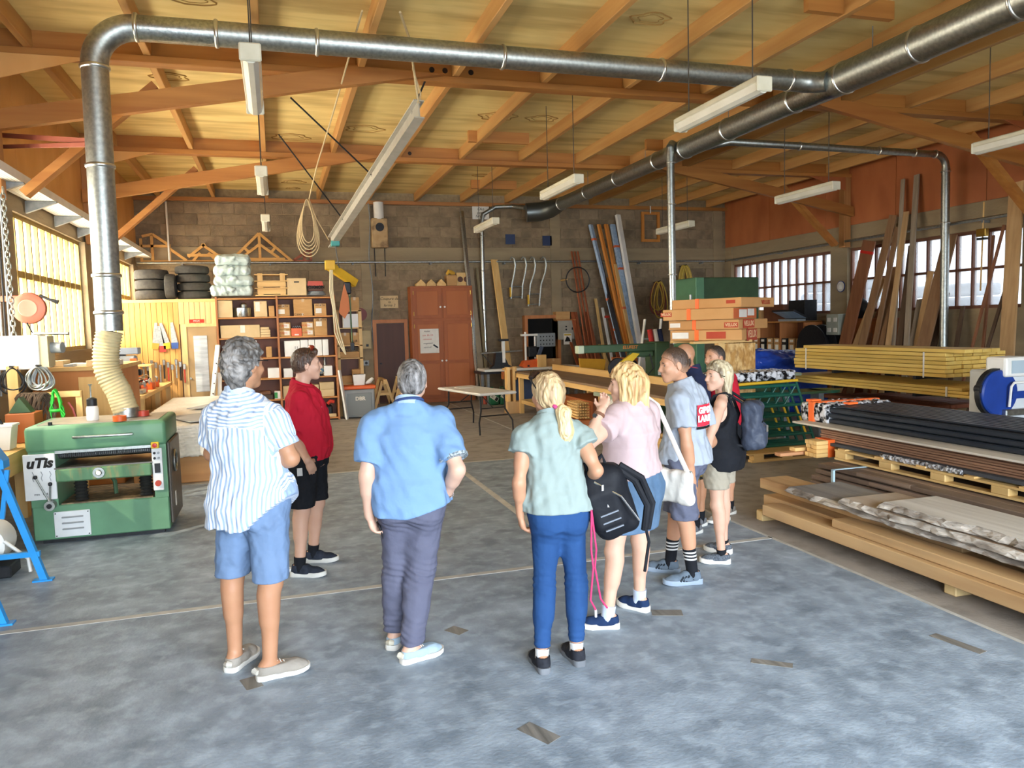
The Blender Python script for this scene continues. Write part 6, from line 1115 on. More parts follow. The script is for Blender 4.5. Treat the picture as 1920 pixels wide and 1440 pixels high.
t = thing('control_cabinet', 'grey control box with four windows on right wall', 'electrical box', (12.2, 14.5, 1.5)); MB().box(12.05, 12.3, 14.35, 14.75, 1.48, 1.95, c=.01).build('housing', mat('grey green housing', '#a3a698', '#95988a', rough=.5), t); [MB().box(12.04, 12.052, y, y+.10, z, z+.09).build('window', m_paper, t) for y in (14.40, 14.60) for z in (1.55, 1.78)]; MB().box(12.15, 12.25, 14.5, 14.6, 0, 1.48).build('pedestal', m_blackm, t)
t = thing('right_cupboard', 'reddish brown cupboard at the right wall beneath the windows', 'cupboard', (12.2, 13.5, 0)); MB().box(12.24, 12.49, 12.85, 14.25, 0, 1.84, c=.008).build('carcass', m_cab, t); [MB().box(12.225, 12.242, y, y+.66, .08, 1.78, c=.004).build('door', m_cab2, t) for y in (12.88, 13.56)]
t = thing('backpack_on_cupboard', 'black bag lying on the reddish cupboard under the window', 'bag', (12.2, 14.0, 1.845)); S = SDF((11.8, 13.6, 1.83), (12.6, 14.5, 2.45), .014); S.ell((12.34, 14.05, 2.06), (.13, .28, .23), .03); S.disp(folds(.014, 26, 3)); S.cut(lambda X, Y, Z: 1.846-Z+0*X+0*Y); S.build('bag', m_blackm, t); MB().tube([(12.25, 13.9, 2.2), (12.2, 14.0, 2.32), (12.25, 14.2, 2.22)], .02, 6).build('strap', m_greymach, t)
t = thing('safety_sign', 'round blue safety sign on the right wall pillar', 'sign', (12.45, 14.75, 2.45)); MB().lathe([(.001, -.006), (.13, -.006), (.13, .006)], (12.475, 14.78, 2.58), 28, 'x').build('disc', mat('sign blue', '#2c3f8c', rough=.4), t); MB().lathe([(.10, -.008), (.115, -.008), (.115, -.004), (.10, -.004)], (12.472, 14.78, 2.58), 28, 'x').build('ring', m_white, t); MB().tube([(12.464, 14.78, 2.52), (12.464, 14.78, 2.58), (12.464, 14.78, 2.63)], [.05, .055, .035], 12).build('pictogram', m_white, t)
# timber leaning on the right wall
m_rw = [wood('reddish leaning board', '#7a4a30', '#91603f', 'z', rnd=.1), wood('brown leaning board', '#7a5a3e', '#93704e', 'z', rnd=.12), wood('grey leaning board', '#8b7c68', '#a39480', 'z', rnd=.1), wood('pale leaning board', '#b08c5e', '#c6a274', 'z', rnd=.1), wood('dark leaning board', '#4e3a2a', '#604a38', 'z', rnd=.1)]
LB = [(13.55, 3.50, 14.33, .36, 0, 'widest reddish board leaning under the red tape mark'), (12.95, 3.96, 13.84, .20, 1, 'brown live-edge board leaning right of the widest reddish one'), (12.46, 4.69, 12.65, .13, 2, 'tallest greyish board leaning at the right wall'), (12.78, 4.66, 12.98, .09, 2, 'second tallest greyish board left of the tallest'), (13.32, 2.70, 14.02, .20, 3, 'short pale board leaning in front of the widest reddish one'), (12.62, 3.98, 13.10, .13, 3, 'pale narrow board leaning in the middle of the group'), (12.80, 3.70, 13.45, .13, 1, 'brown narrow board leaning in the middle of the group'), (13.2, 2.3, 13.72, .16, 0, 'short reddish board with orange mark leaning low'), (11.62, 3.40, 12.20, .30, 1, 'wide brown board leaning left of the branch duct'), (12.07, 2.74, 12.37, .14, 3, 'pale stub board leaning before the wide brown board'), (11.75, 2.3, 12.0, .24, 4, 'dark board leaning low beside the branch duct'), (12.55, 3.3, 12.82, .16, 4, 'dark board leaning behind the pale narrow one'), (11.32, 2.02, 11.43, .09, 4, 'dark short post right of the branch duct'), (10.22, 4.13, 10.36, .28, 3, 'broad pale orange board at the right picture edge'), (10.37, 3.42, 11.02, .05, 0, 'thin reddish lath leaning across the right window'), (10.71, 3.28, 10.86, .05, 0, 'second thin reddish lath crossing the right window'), (10.2, 3.1, 10.75, .06, 4, 'thin dark lath leaning at the far right window'), (13.0, 2.9, 13.3, .14, 1, 'brown board standing between the reddish ones'), (13.75, 2.0, 14.0, .16, 0, 'low reddish board leaning at the cupboard side'), (12.3, 2.2, 12.45, .2, 2, 'greyish stub board low in the middle of the group')]
for k, (yt, zt, ym, w_, mi, l) in enumerate(LB):
    xb = 11.92-.05*(k % 3); yt2 = yt*1.01; xm = 12.44-(12.44-xb)*(zt-1.35)/zt; ym2 = ym*xm/12.3; y0 = ym2+(ym2-yt2)*1.35/(zt-1.35)
    xt = xb+(12.295-xb)*zt/3.58 if zt > 3.4 else 12.43; p0, p1 = V3((xb, y0, .0)), V3((xt, yt2, zt)); o = MB().beam(p0, p1, w_, .035, up=(1, 0, 0), c=.004).build('leaning_board', m_rw[mi], loc=tuple(p0)); tag(o, l, 'board')
    if 'red tape' in l: c = lin(p0, p1, .93); MB().beam(c-.03*nrm(p1-p0), c+.03*nrm(p1-p0), w_+.004, .037, up=(1, 0, 0)).build('red_mark', MATS['signal red'], o)
    if 'orange mark' in l: c = lin(p0, p1, .75); MB().beam(c-.03*nrm(p1-p0), c+.03*nrm(p1-p0), w_+.004, .037, up=(1, 0, 0)).build('orange_mark', MATS['orange tape'], o)
t = thing('bow_clamp', 'brass sash clamp hanging on the right wall before the window', 'clamp', (12.4, 11.0, 2.9)); MB().cyl((12.38, 11.02, 2.3), (12.38, 10.98, 3.9), .014).build('bar', m_pineZ, t); MB().box(12.33, 12.42, 10.90, 11.10, 3.28, 3.42, c=.01).build('jaw', MATS['brass'], t); MB().box(12.33, 12.42, 10.92, 11.08, 3.22, 3.26).build('screw_block', m_blackm, t)
# ------------------------------------------------------------------ long saw bench and radial arm saw
t = thing('saw_bench', 'long wooden saw bench with back fence running behind the group', 'workbench', (5.3, 12.4, 0)); m_bt = wood('worn bench top', '#7a6450', '#94795f', 'y', scale=6, rnd=.02)
MB().box(4.92, 5.78, 9.0, 15.9, .86, .90, c=.006).build('top', m_bt, t); MB().box(5.78, 5.84, 9.0, 15.9, .80, 1.02, c=.006).build('fence', m_pineY, t); MB().box(4.90, 4.94, 9.0, 15.9, .78, .865).build('apron', m_pineY, t)
for y in (9.1, 11.4, 13.6, 15.7):
    for x in (4.99, 5.70): MB().box(x-.045, x+.045, y-.045, y+.045, 0, .86).build('leg', m_pineZ, t)
    MB().box(5.03, 5.66, y-.03, y+.03, .22, .30).build('stretcher', m_pineX, t)
MB().box(4.97, 5.02, 9.1, 15.7, .22, .30).build('rail', m_pineY, t)
t = thing('bench_vise', 'pine vise frame at the far end of the long saw bench', 'vise', (4.8, 15.9, 0)); MB().box(4.70, 4.76, 15.75, 15.95, .0, 1.0).build('jaw', m_pineZ, t); MB().box(4.82, 4.88, 15.75, 15.95, .25, 1.0).build('jaw', m_pineZ, t); MB().box(4.68, 5.05, 15.72, 15.98, 0, .26, c=.01).build('foot_block', wood('sawn block', '#c39a66', '#d3ac78', 'z'), t); MB().cyl((4.62, 15.84, .96), (4.92, 15.84, .96), .025).build('screw', m_pineX, t)
t = thing('brown_cabinet', 'low reddish cabinet under the long saw bench', 'cabinet', (5.3, 12.4, 0)); MB().box(5.08, 5.64, 12.0, 13.4, .02, .55, c=.008).build('body', m_cab, t); MB().box(5.062, 5.082, 12.1, 13.3, .08, .50).build('front', m_cab2, t); MB().box(5.06, 5.66, 11.95, 13.45, .55, .58).build('top', m_cab, t)
t = thing('offcut_rack', 'pale fan of stacked wooden dowels beside the pink top', 'wood stack', (4.75, 11.9, 0)); MB().box(4.62, 4.86, 11.55, 12.1, 0, .33, c=.01).build('crate', m_cab2, t)
for j in range(6):
    for k in range(5): MB().beam((4.66+.045*k, 11.62, .36+.046*j), (4.62+.045*k, 11.98, .38+.046*j), .026, .026).build('dowel', m_pineY, t)
for k in range(2): o = thing('yellow_chair', ['yellow plastic chair back behind the saw bench, left', 'orange brown chair back behind the saw bench, right'][k], 'chair', (6.15+.75*k, 14.4, 0)); x = 6.1+.72*k; m_ = [mat('yellow plastic', '#d09c2c', '#c28e24', rough=.4), m_cab2][k]; MB().prism([(x-.26, .82), (x+.22, .82), (x+.28, 1.16), (x-.30, 1.20)], 14.35, 14.39, plane='xz').build('backrest', m_, o); MB().box(x-.24, x+.22, 13.95, 14.36, .44, .47, c=.01).build('seat', m_, o); [MB().cyl((x+a, y, 0), (x+a, y, .45), .014).build('leg', m_steel, o) for a in (-.2, .18) for y in (14.0, 14.32)]; MB().cyl((x-.2, 14.36, .45), (x-.2, 14.36, .9), .014).build('frame', m_steel, o); MB().cyl((x+.18, 14.36, .45), (x+.18, 14.36, .9), .014).build('frame', m_steel, o)
t = thing('grey_switchgear', 'pale grey motor switch hanging under the long saw bench', 'switch', (4.86, 10.6, .5)); MB().box(4.80, 4.90, 10.5, 10.75, .52, .74, c=.015).build('housing', m_white, t); MB().lathe([(.001, -.04), (.05, -.04), (.05, .0)], (4.80, 10.85, .70), 16, 'x').build('knob', m_white, t, smooth=True); MB().box(4.84, 4.90, 10.4, 11.4, .74, .80).build('mount', mat('sage steel', '#93a08a', rough=.5), t)
t = thing('radial_saw', 'dark green radial arm saw standing behind the long bench', 'saw', (6.3, 12.2, 0)); 
MB().box(4.90, 6.35, 11.92, 12.06, 1.40, 1.53, c=.012).build('arm', m_dkgreen, t); MB().box(4.80, 4.91, 11.91, 12.07, 1.395, 1.53, c=.012).build('arm_cap', mat('pale green cap', '#b9c4a8', rough=.5), t); text('lettering', 'ELUFEST', .075, front(5.75, 11.915, 1.475), mat('orange lettering', '#c07a34', rough=.6), t, bold=.002, shear=.2)
MB().box(6.22, 6.50, 11.9, 12.3, .1, 1.55, c=.02).build('column', m_dkgreen, t); MB().prism([(6.0, 0), (6.8, 0), (6.6, .6), (6.2, .6)], 11.85, 12.4, plane='xz').build('base', m_dkgreen, t); MB().box(5.75, 6.2, 11.93, 12.07, 1.30, 1.40, c=.02).build('carriage', m_dkgreen, t)
MB().lathe([(.02, -.03), (.17, -.03), (.18, 0), (.17, .03), (.02, .03)], (5.55, 12.0, 1.12), 24, 'y').build('blade_guard', m_blackm, t, smooth=True); MB().prism([(5.55, 1.22), (5.80, 1.38), (5.92, 1.36), (5.70, 1.15)], 11.9, 11.96, plane='xz').build('yellow_guard', MATS['signal yellow'], t); MB().cyl((5.6, 12.02, 1.15), (5.9, 12.05, 1.15), .09, n=18).build('motor', m_blackm, t, smooth=True)
MB().tube([(6.1, 11.88, 1.35), (6.15, 11.85, 1.1), (6.0, 11.85, .95), (6.25, 11.86, .8)], .012, 6).build('cable', m_blackm, t, smooth=True); MB().box(6.26, 6.34, 11.87, 11.9, .98, 1.06).build('switch', m_white, t)
t = thing('step_ladder', 'white metal step ladder behind the green radial saw', 'ladder', (7.3, 15.5, 0)); MB().beam((7.45, 15.3, 0), (7.85, 15.5, 1.95), .05, .03).build('stile', m_white, t); MB().beam((7.95, 15.3, 0), (8.25, 15.5, 1.95), .05, .03).build('stile', m_white, t); [MB().box(7.5+.1*k, 8.02+.08*k, 15.33+.05*k, 15.38+.05*k, .4*k+.3, .4*k+.33).build('tread', m_galv, t) for k in range(4)]
t = thing('flag_roll', 'furled red white and navy cloth roll leaning by the drop duct', 'flag', (6.95, 13.0, .0)); [MB().cyl((7.0+.10*k, 13.0, .0), (6.78+.10*k, 13.2, 1.75), .05).build('roll', [mat('flag red', '#b8302c', rough=.8), m_white, mat('flag navy', '#1f2a4e', rough=.8)][k], t, smooth=True) for k in range(3)]
t = thing('offcut_box', 'open crate of pine offcuts under the near end of the saw bench', 'crate', (5.3, 9.7, 0)); MB().box(5.05, 5.62, 9.4, 10.2, 0, .05).box(5.05, 5.62, 9.4, 9.43, .05, .26).box(5.05, 5.08, 9.43, 10.2, .05, .26).build('crate', m_pineX, t); [MB().box(5.1+.1*k, 5.19+.1*k, 9.5, 10.1, .06, .18+.04*(k % 3)).build('offcut', m_pineY, t) for k in range(5)]
# ------------------------------------------------------------------ people
JNT = {
 'stripe': dict(H=1.85, head=(-0.174, 4.460, 1.732), hd=(0.720, 0.690, -0.020), neck=(-0.205, 4.470, 1.573), shL=(-0.337, 4.540, 1.458), shR=(-0.047, 4.380, 1.458), elL=(-0.377, 4.620, 1.237), wrL=(-0.111, 4.760, 1.202), tiL=(-0.007, 4.580, 1.237), elR=(0.047, 4.340, 1.219), wrR=(-0.088, 4.620, 1.147), tiR=(-0.266, 4.740, 1.179), hiL=(-0.249, 4.520, 0.971), hiR=(-0.088, 4.420, 0.971), knL=(-0.303, 4.560, 0.527), knR=(-0.096, 4.380, 0.527), anL=(-0.311, 4.560, 0.093), anR=(-0.120, 4.360, 0.093), heL=(-0.345, 4.525, 0.000), toL=(-0.228, 4.754, 0.000), heR=(-0.177, 4.323, 0.000), toR=(0.098, 4.388, 0.000)),
 'red': dict(H=1.77, head=(0.221, 6.280, 1.644), hd=(0.990, 0.100, 0.020), neck=(0.178, 6.280, 1.504), shR=(0.152, 6.120, 1.395), shL=(0.254, 6.450, 1.395), elR=(0.099, 6.170, 1.088), wrR=(0.182, 6.000, 0.933), tiR=(0.238, 6.060, 0.802), elL=(0.321, 6.600, 1.015), wrL=(0.334, 6.500, 0.840), tiL=(0.315, 6.420, 0.730), hiR=(0.164, 6.190, 0.929), hiL=(0.233, 6.370, 0.929), knR=(0.128, 6.160, 0.504), knL=(0.254, 6.420, 0.504), anR=(0.091, 6.120, 0.089), anL=(0.207, 6.460, 0.089), heR=(0.027, 6.147, 0.000), toR=(0.281, 6.045, 0.000), heL=(0.162, 6.501, -0.000), toL=(0.375, 6.446, 0.000)),
 'blue': dict(H=1.74, head=(0.743, 4.420, 1.602), hd=(0.250, 0.970, -0.060), neck=(0.710, 4.380, 1.479), shL=(0.515, 4.420, 1.371), shR=(0.879, 4.310, 1.371), elL=(0.457, 4.380, 1.088), wrL=(0.463, 4.420, 0.843), tiL=(0.509, 4.440, 0.695), elR=(0.938, 4.170, 1.116), wrR=(0.899, 4.330, 0.934), tiR=(0.827, 4.440, 0.944), hiL=(0.633, 4.420, 0.913), hiR=(0.779, 4.360, 0.913), knL=(0.621, 4.470, 0.496), knR=(0.745, 4.380, 0.496), anL=(0.598, 4.530, 0.087), anR=(0.661, 4.290, 0.087), heL=(0.561, 4.539, 0.000), toL=(0.700, 4.782, 0.000), heR=(0.572, 4.212, 0.000), toR=(0.834, 4.308, 0.000)),
 'teal': dict(H=1.66, head=(1.414, 3.980, 1.524), hd=(-0.200, 0.980, -0.050), neck=(1.413, 3.950, 1.411), shL=(1.275, 3.970, 1.308), shR=(1.584, 3.950, 1.308), elL=(1.222, 3.930, 1.062), wrL=(1.245, 4.000, 0.866), tiL=(1.276, 4.020, 0.734), elR=(1.642, 3.840, 1.110), wrR=(1.671, 4.060, 0.998), tiR=(1.660, 4.180, 0.982), hiL=(1.388, 3.970, 0.871), hiR=(1.524, 3.960, 0.871), knL=(1.376, 3.990, 0.473), knR=(1.558, 3.970, 0.473), anL=(1.326, 3.920, 0.083), anR=(1.540, 3.940, 0.083), heL=(1.314, 3.839, 0.000), toL=(1.333, 4.136, 0.000), heR=(1.508, 3.857, 0.000), toR=(1.511, 4.132, 0.000)),
 'pink': dict(H=1.69, head=(2.101, 4.420, 1.517), hd=(-0.860, 0.500, -0.050), neck=(2.144, 4.420, 1.436), shL=(1.976, 4.330, 1.332), shR=(2.285, 4.500, 1.332), elL=(1.727, 4.200, 1.181), wrL=(1.861, 4.270, 1.383), tiL=(1.960, 4.360, 1.508), elR=(2.366, 4.600, 0.979), wrR=(2.272, 4.750, 0.906), tiR=(2.162, 4.770, 0.941), hiL=(2.030, 4.370, 0.887), hiR=(2.235, 4.490, 0.887), knL=(1.965, 4.340, 0.482), knR=(2.222, 4.500, 0.482), anL=(1.909, 4.330, 0.085), anR=(2.227, 4.530, 0.085), heL=(1.956, 4.285, 0.000), toL=(1.761, 4.359, -0.000), heR=(2.292, 4.461, 0.000), toR=(2.154, 4.702, 0.000)),
 'grey': dict(H=1.73, head=(2.747, 4.980, 1.591), hd=(-0.990, 0.120, -0.120), neck=(2.827, 5.000, 1.470), shL=(2.733, 4.860, 1.363), shR=(3.015, 5.120, 1.363), elL=(2.747, 4.800, 1.031), wrL=(2.810, 4.840, 0.749), tiL=(2.829, 4.860, 0.576), elR=(3.165, 5.160, 0.978), wrR=(2.938, 4.980, 0.939), tiR=(2.768, 4.870, 0.899), hiL=(2.762, 4.920, 0.908), hiR=(2.933, 5.080, 0.908), knL=(2.758, 4.860, 0.493), knR=(2.818, 5.100, 0.493), anL=(2.815, 4.860, 0.087), anR=(2.790, 5.140, 0.087), heL=(2.846, 4.738, 0.000), toL=(2.551, 4.806, 0.000), heR=(2.842, 5.080, 0.000), toR=(2.684, 5.225, 0.000)),
 'black': dict(H=1.62, head=(3.295, 5.280, 1.467), hd=(-0.990, -0.050, -0.020), neck=(3.360, 5.300, 1.377), shL=(3.260, 5.180, 1.277), shR=(3.476, 5.430, 1.277), elL=(3.067, 5.060, 0.982), wrL=(3.082, 5.240, 0.872), tiL=(3.124, 5.360, 0.910), elR=(3.394, 5.500, 0.905), wrR=(3.205, 5.400, 0.846), tiR=(3.112, 5.260, 0.824), hiL=(3.239, 5.220, 0.851), hiR=(3.407, 5.380, 0.851), knL=(3.238, 5.200, 0.462), knR=(3.417, 5.400, 0.462), anL=(3.267, 5.190, 0.081), anR=(3.433, 5.420, 0.081), heL=(3.302, 5.118, 0.000), toL=(3.095, 5.229, 0.000), heR=(3.471, 5.379, 0.000), toR=(3.327, 5.567, 0.000)),
 'navy': dict(H=1.72, head=(3.472, 6.100, 1.589), hd=(-0.930, -0.300, -0.020), neck=(3.552, 6.120, 1.462), shL=(3.428, 5.980, 1.355), shR=(3.709, 6.240, 1.355), elL=(3.430, 5.880, 1.084), wrL=(3.305, 5.800, 0.963), tiL=(3.266, 5.850, 0.946), elR=(3.829, 6.350, 1.084), wrR=(3.729, 6.300, 0.860), tiR=(3.706, 6.300, 0.757), hiL=(3.510, 6.030, 0.903), hiR=(3.687, 6.200, 0.903), knL=(3.506, 6.020, 0.490), knR=(3.678, 6.200, 0.490), anL=(3.524, 6.020, 0.086), anR=(3.692, 6.220, 0.086), heL=(3.581, 6.038, 0.000), toL=(3.343, 5.962, 0.000), heR=(3.749, 6.238, 0.000), toR=(3.511, 6.162, 0.000)),
 'red2': dict(H=1.70, head=(3.967, 6.400, 1.545), hd=(-0.970, -0.220, -0.040), neck=(4.048, 6.420, 1.445), shL=(3.919, 6.280, 1.340), shR=(4.212, 6.540, 1.340), elL=(3.895, 6.200, 1.071), wrL=(3.763, 6.150, 0.969), tiL=(3.726, 6.200, 0.952), elR=(4.336, 6.650, 1.071), wrR=(4.218, 6.600, 0.850), tiR=(4.193, 6.600, 0.748), hiL=(3.999, 6.330, 0.892), hiR=(4.178, 6.500, 0.892), knL=(3.990, 6.320, 0.484), knR=(4.175, 6.500, 0.484), anL=(3.986, 6.300, 0.085), anR=(4.185, 6.500, 0.085), heL=(4.045, 6.313, 0.000), toL=(3.801, 6.258, 0.000), heR=(4.244, 6.513, 0.000), toR=(4.000, 6.458, 0.000)),
}
DK = lambda c, f=.80: tuple(v*f for v in srgb(c))
def skinmat(name, c1, c2): 
    c1, c2 = DK(c1, .78), DK(c2, .78)
    m = mat(name, c1, c2, rough=.5, scale=9, detail=3, contrast=.9, bump=.03, bscale=90, spec=.35)
    b = m.node_tree.nodes['Principled BSDF']; b.inputs['Subsurface Weight'].default_value = .08; b.inputs['Subsurface Radius'].default_value = (.012, .005, .003); b.inputs['Subsurface Scale'].default_value = .5
    return m
sk_tan = skinmat('tanned skin', '#c4926f', '#b27d5c'); sk_fair = skinmat('fair skin', '#dcb198', '#cf9f85'); sk_warm = skinmat('warm skin', '#cf9d7c', '#bf8868'); sk_pale = skinmat('pale skin', '#e0b9a2', '#d6a68d')
def cloth(name, c1, c2, **k): return mat(name, DK(c1), DK(c2), rough=k.pop('rough', .85), scale=k.pop('scale', 7), detail=6, contrast=.8, bump=k.pop('bump', .35)*1.7, bscale=k.pop('bscale', 11), spec=.15, **k)
def hairmat(name, c1, c2, sc=40, st=(1, 1, .12), c3=None): return mat(name, c1, c2, rough=.45, scale=sc, stretch=st, detail=5, contrast=.5, bump=.5, bscale=sc*1.6, c3=c3, s3=sc*.35, a3=.8)
def fadehair(name, c1, c2, skin, sc=90, lo=.0, hi=.045):
    m = hairmat(name, c1, c2, sc); t = m.node_tree; N = t.nodes; L = t.links; b = N['Principled BSDF']; src = b.inputs['Base Color'].links[0].from_socket
    at = N.new('ShaderNodeAttribute'); at.attribute_name = 'su'; nz = N.new('ShaderNodeTexNoise'); nz.inputs['Scale'].default_value = 160; tc = N.new('ShaderNodeTexCoord'); L.new(tc.outputs['Object'], nz.inputs['Vector'])
    ad = N.new('ShaderNodeMath'); ad.operation = 'MULTIPLY_ADD'; ad.inputs[1].default_value = .02; L.new(nz.outputs[0], ad.inputs[0]); L.new(at.outputs['Fac'], ad.inputs[2])
    mr = N.new('ShaderNodeMapRange'); mr.inputs[1].default_value = lo; mr.inputs[2].default_value = hi; L.new(ad.outputs[0], mr.inputs[0])
    mx = N.new('ShaderNodeMix'); mx.data_type = 'RGBA'; L.new(mr.outputs[0], mx.inputs[0]); mx.inputs[6].default_value = (*DK(skin, .74), 1); L.new(src, mx.inputs[7]); L.new(mx.outputs[2], b.inputs['Base Color'])
    return m
def stripemat():
    m = bpy.data.materials.new('striped linen'); m.use_nodes = True; t = m.node_tree; N = t.nodes; L = t.links; b = N['Principled BSDF']; b.inputs['Roughness'].default_value = .85
    at = N.new('ShaderNodeAttribute'); at.attribute_name = 'su'
    mu = N.new('ShaderNodeMath'); mu.operation = 'MULTIPLY'; mu.inputs[1].default_value = 1/.0235; L.new(at.outputs['Fac'], mu.inputs[0])
    fr = N.new('ShaderNodeMath'); fr.operation = 'FRACT'; L.new(mu.outputs[0], fr.inputs[0])
    r = N.new('ShaderNodeValToRGB'); e = r.color_ramp.elements; e[0].position = 0; e[0].color = (*srgb('#dde3ec'), 1); e[1].position = .95; e[1].color = (*srgb('#d9dfe9'), 1)
    for p, c in ((.36, '#dbe1ea'), (.44, '#8fa3c0'), (.80, '#93a7c4'), (.88, '#dce2eb')): q = e.new(p); q.color = (*srgb(c), 1)
    L.new(fr.outputs[0], r.inputs[0]); L.new(r.outputs[0], b.inputs['Base Color'])
    tc = N.new('ShaderNodeTexCoord'); nz = N.new('ShaderNodeTexNoise'); nz.inputs['Scale'].default_value = 14; nz.inputs['Detail'].default_value = 5; L.new(tc.outputs['Object'], nz.inputs['Vector'])
    bp = N.new('ShaderNodeBump'); bp.inputs['Strength'].default_value = .5; bp.inputs['Distance'].default_value = .02; L.new(nz.outputs[0], bp.inputs['Height']); L.new(bp.outputs[0], b.inputs['Normal'])
    return m
FS = [-.20, 0, .15, .35, .55, .75, .88, .98, 1.07]
MA, MBb = [.135, .168, .166, .152, .158, .172, .165, .130, .060], [.115, .128, .122, .112, .118, .122, .110, .085, .062]
FA, FB = [.13, .178, .170, .138, .136, .148, .142, .112, .050], [.115, .130, .120, .100, .106, .114, .098, .072, .055]
def hand(S, wr, ti, th, side, s, curl=.9):
    wr, ti = V3(wr), V3(ti); d = nrm(ti-wr); th = nrm(V3(th)-d*(V3(th) @ d)); pn = np.cross(d, th)*(1 if side == 'L' else -1)
    S.cone(wr, wr+d*.07*s, .026*s, .033*s, .02, flat=pn, fs=1.55)
    S.cone(wr+d*.05*s+th*.02*s, wr+d*.085*s+th*.022*s, .017*s, .014*s, .015); S.cone(wr+d*.05*s-th*.02*s, wr+d*.08*s-th*.024*s, .017*s, .013*s, .015)
    for i, (o, L) in enumerate(((.030, .068), (.010, .076), (-.010, .070), (-.029, .055))):
        b = wr+d*(.082-.004*abs(i-1))*s+th*o*s; a1 = .35*curl; a2 = 1.0*curl; a3 = 1.6*curl; L = L*s
        p1 = b+(d*math.cos(a1)+pn*math.sin(a1))*L*.45; p2 = p1+(d*math.cos(a2)+pn*math.sin(a2))*L*.32; p3 = p2+(d*math.cos(a3)+pn*math.sin(a3))*L*.23
        S.cone(b-d*.01, p1, .0105*s, .0095*s, .006); S.cone(p1, p2, .0095*s, .0085*s, .004); S.cone(p2, p3, .0085*s, .0075*s, .004)
    b = wr+d*.028*s+th*.022*s; p1 = b+(th*.75+d*.55+pn*.35)*.042*s; p2 = p1+(th*.25+d*.85+pn*.35)*.034*s
    S.cone(b, p1, .015*s, .0115*s, .012); S.cone(p1, p2, .0115*s, .0085*s, .005)
def headframe(hc, hd):
    f = nrm(hd); r = nrm(np.cross(f, (0, 0, 1))); u = np.cross(r, f); return f, r, u
def person(name, J, label, skin, female=False, build=1., belly=0., bust=.0, group=None, thumbs={}, curls={}, hstep=.0075, ears=True):
    H = J['H']; s = H/1.75; J = {k: (V3(v) if k != 'H' else v) for k, v in J.items()}
    base = (J['anL']+J['anR'])/2; root = thing('person', label, 'person', (base[0], base[1], 0), group=group)
    pr = J['hiR']-J['hiL']; cr = J['shR']-J['shL']; yp = math.atan2(pr[1], pr[0]); yc = math.atan2(cr[1], cr[0])
    d = (yc-yp+PI) % (2*PI)-PI; yc = yp+d
    pm = (J['hiL']+J['hiR'])/2; sm = (J['shL']+J['shR'])/2; hz, sz = pm[2], sm[2]
    fwd = np.array((-math.sin((yp+yc)/2), math.cos((yp+yc)/2), 0))
    def stations(fs):
        fs = np.array(fs, float); z = hz+(sz-hz)*fs; t = np.clip(fs, 0, 1); c = pm[None]*(1-t[:, None])+sm[None]*t[:, None]
        up = np.clip((fs-1)/.12, 0, 1)[:, None]; c = c*(1-up*.6)+J['neck'][None]*up*.6
        c = c+fwd[None]*(.012*np.sin(t*PI)[:, None])
        return z, c[:, 0], c[:, 1], yp+d*np.clip(fs, 0, 1)
    P = dict(J=J, s=s, root=root, st=stations, hz=hz, sz=sz, fwd=fwd, yp=yp, yc=yc, female=female, build=build, belly=belly, bust=bust, skin=skin, pm=pm, sm=sm)
    A, B = (FA, FB) if female else (MA, MBb)
    allp = np.array([v for k, v in J.items() if k not in ('H', 'hd')]); lo = allp.min(0)-.22; hi = allp.max(0)+.22; lo[2] = -.01; hi[2] = J['head'][2]+.17
    S = SDF(lo, hi, hstep)
    z, cx, cy, yw = stations(FS); k = s*build
    S.col(z[:-1], cx[:-1], cy[:-1], [a*k*.95 for a in A[:-1]], [(b+belly*math.exp(-((f-.25)/.25)**2)*.8)*k*.95 for f, b in zip(FS[:-1], B[:-1])], yw[:-1], k=.03)
    S.cone(J['neck']+(0, 0, -.045), J['shL']-(0, 0, .018), .045*s, .046*s*build**.5, .03); S.cone(J['neck']+(0, 0, -.045), J['shR']-(0, 0, .018), .045*s, .046*s*build**.5, .03)
    w = (.88 if female else 1.)*s*build**.7
    f, r, u = headframe(J['head'], J['hd']); hs = s*1.0; hc = J['head']
    S.cone(J['neck']-(0, 0, .015), hc-u*.05*hs-f*.022*hs, .056*w, .054*w, .02)
    for q in 'LR':
        S.cone(J['sh'+q]-(0, 0, .022), J['el'+q], .048*w, .041*w, .03); S.cone(lin(J['sh'+q], J['el'+q], .25), lin(J['sh'+q], J['el'+q], .6), .050*w, .045*w, .03)
        S.cone(J['el'+q], J['wr'+q], .041*w, .027*w, .02); S.cone(lin(J['el'+q], J['wr'+q], .12), lin(J['el'+q], J['wr'+q], .4), .043*w, .040*w, .02)
        hand(S, J['wr'+q], J['ti'+q], thumbs.get(q, fwd), q, s*(.92 if female else 1.), curls.get(q, .8))
        S.cone(J['hi'+q], J['kn'+q], .088*k, .056*w, .05)
        kn, an = J['kn'+q], J['an'+q]; toe = nrm((J['to'+q]-J['he'+q])*(1, 1, 0))
        S.cone(kn, an, .053*w, .037*w, .03); S.cone(lin(kn, an, .16)-toe*.018*s, lin(kn, an, .46)-toe*.010*s, .048*w, .040*w, .04)
        S.ell(kn+toe*.022*s, (.036*w,)*3, .03)
        S.cone(an-toe*.03*s-(0, 0, .03*s), an+toe*.13*s-(0, 0, .052*s), .034*s, .026*s, .03)
    # head and face
    X = (r, f, u)
    S.ell(hc+u*.028*hs-f*.012*hs, (.0765*hs, .099*hs, .092*hs), .03, ax=X)
    S.ell(hc-u*.035*hs+f*.026*hs, (.058*hs, .070*hs, .072*hs), .03, ax=X)
    S.ell(hc-u*.098*hs+f*.072*hs, (.024*hs, .020*hs, .018*hs), .03, ax=X)
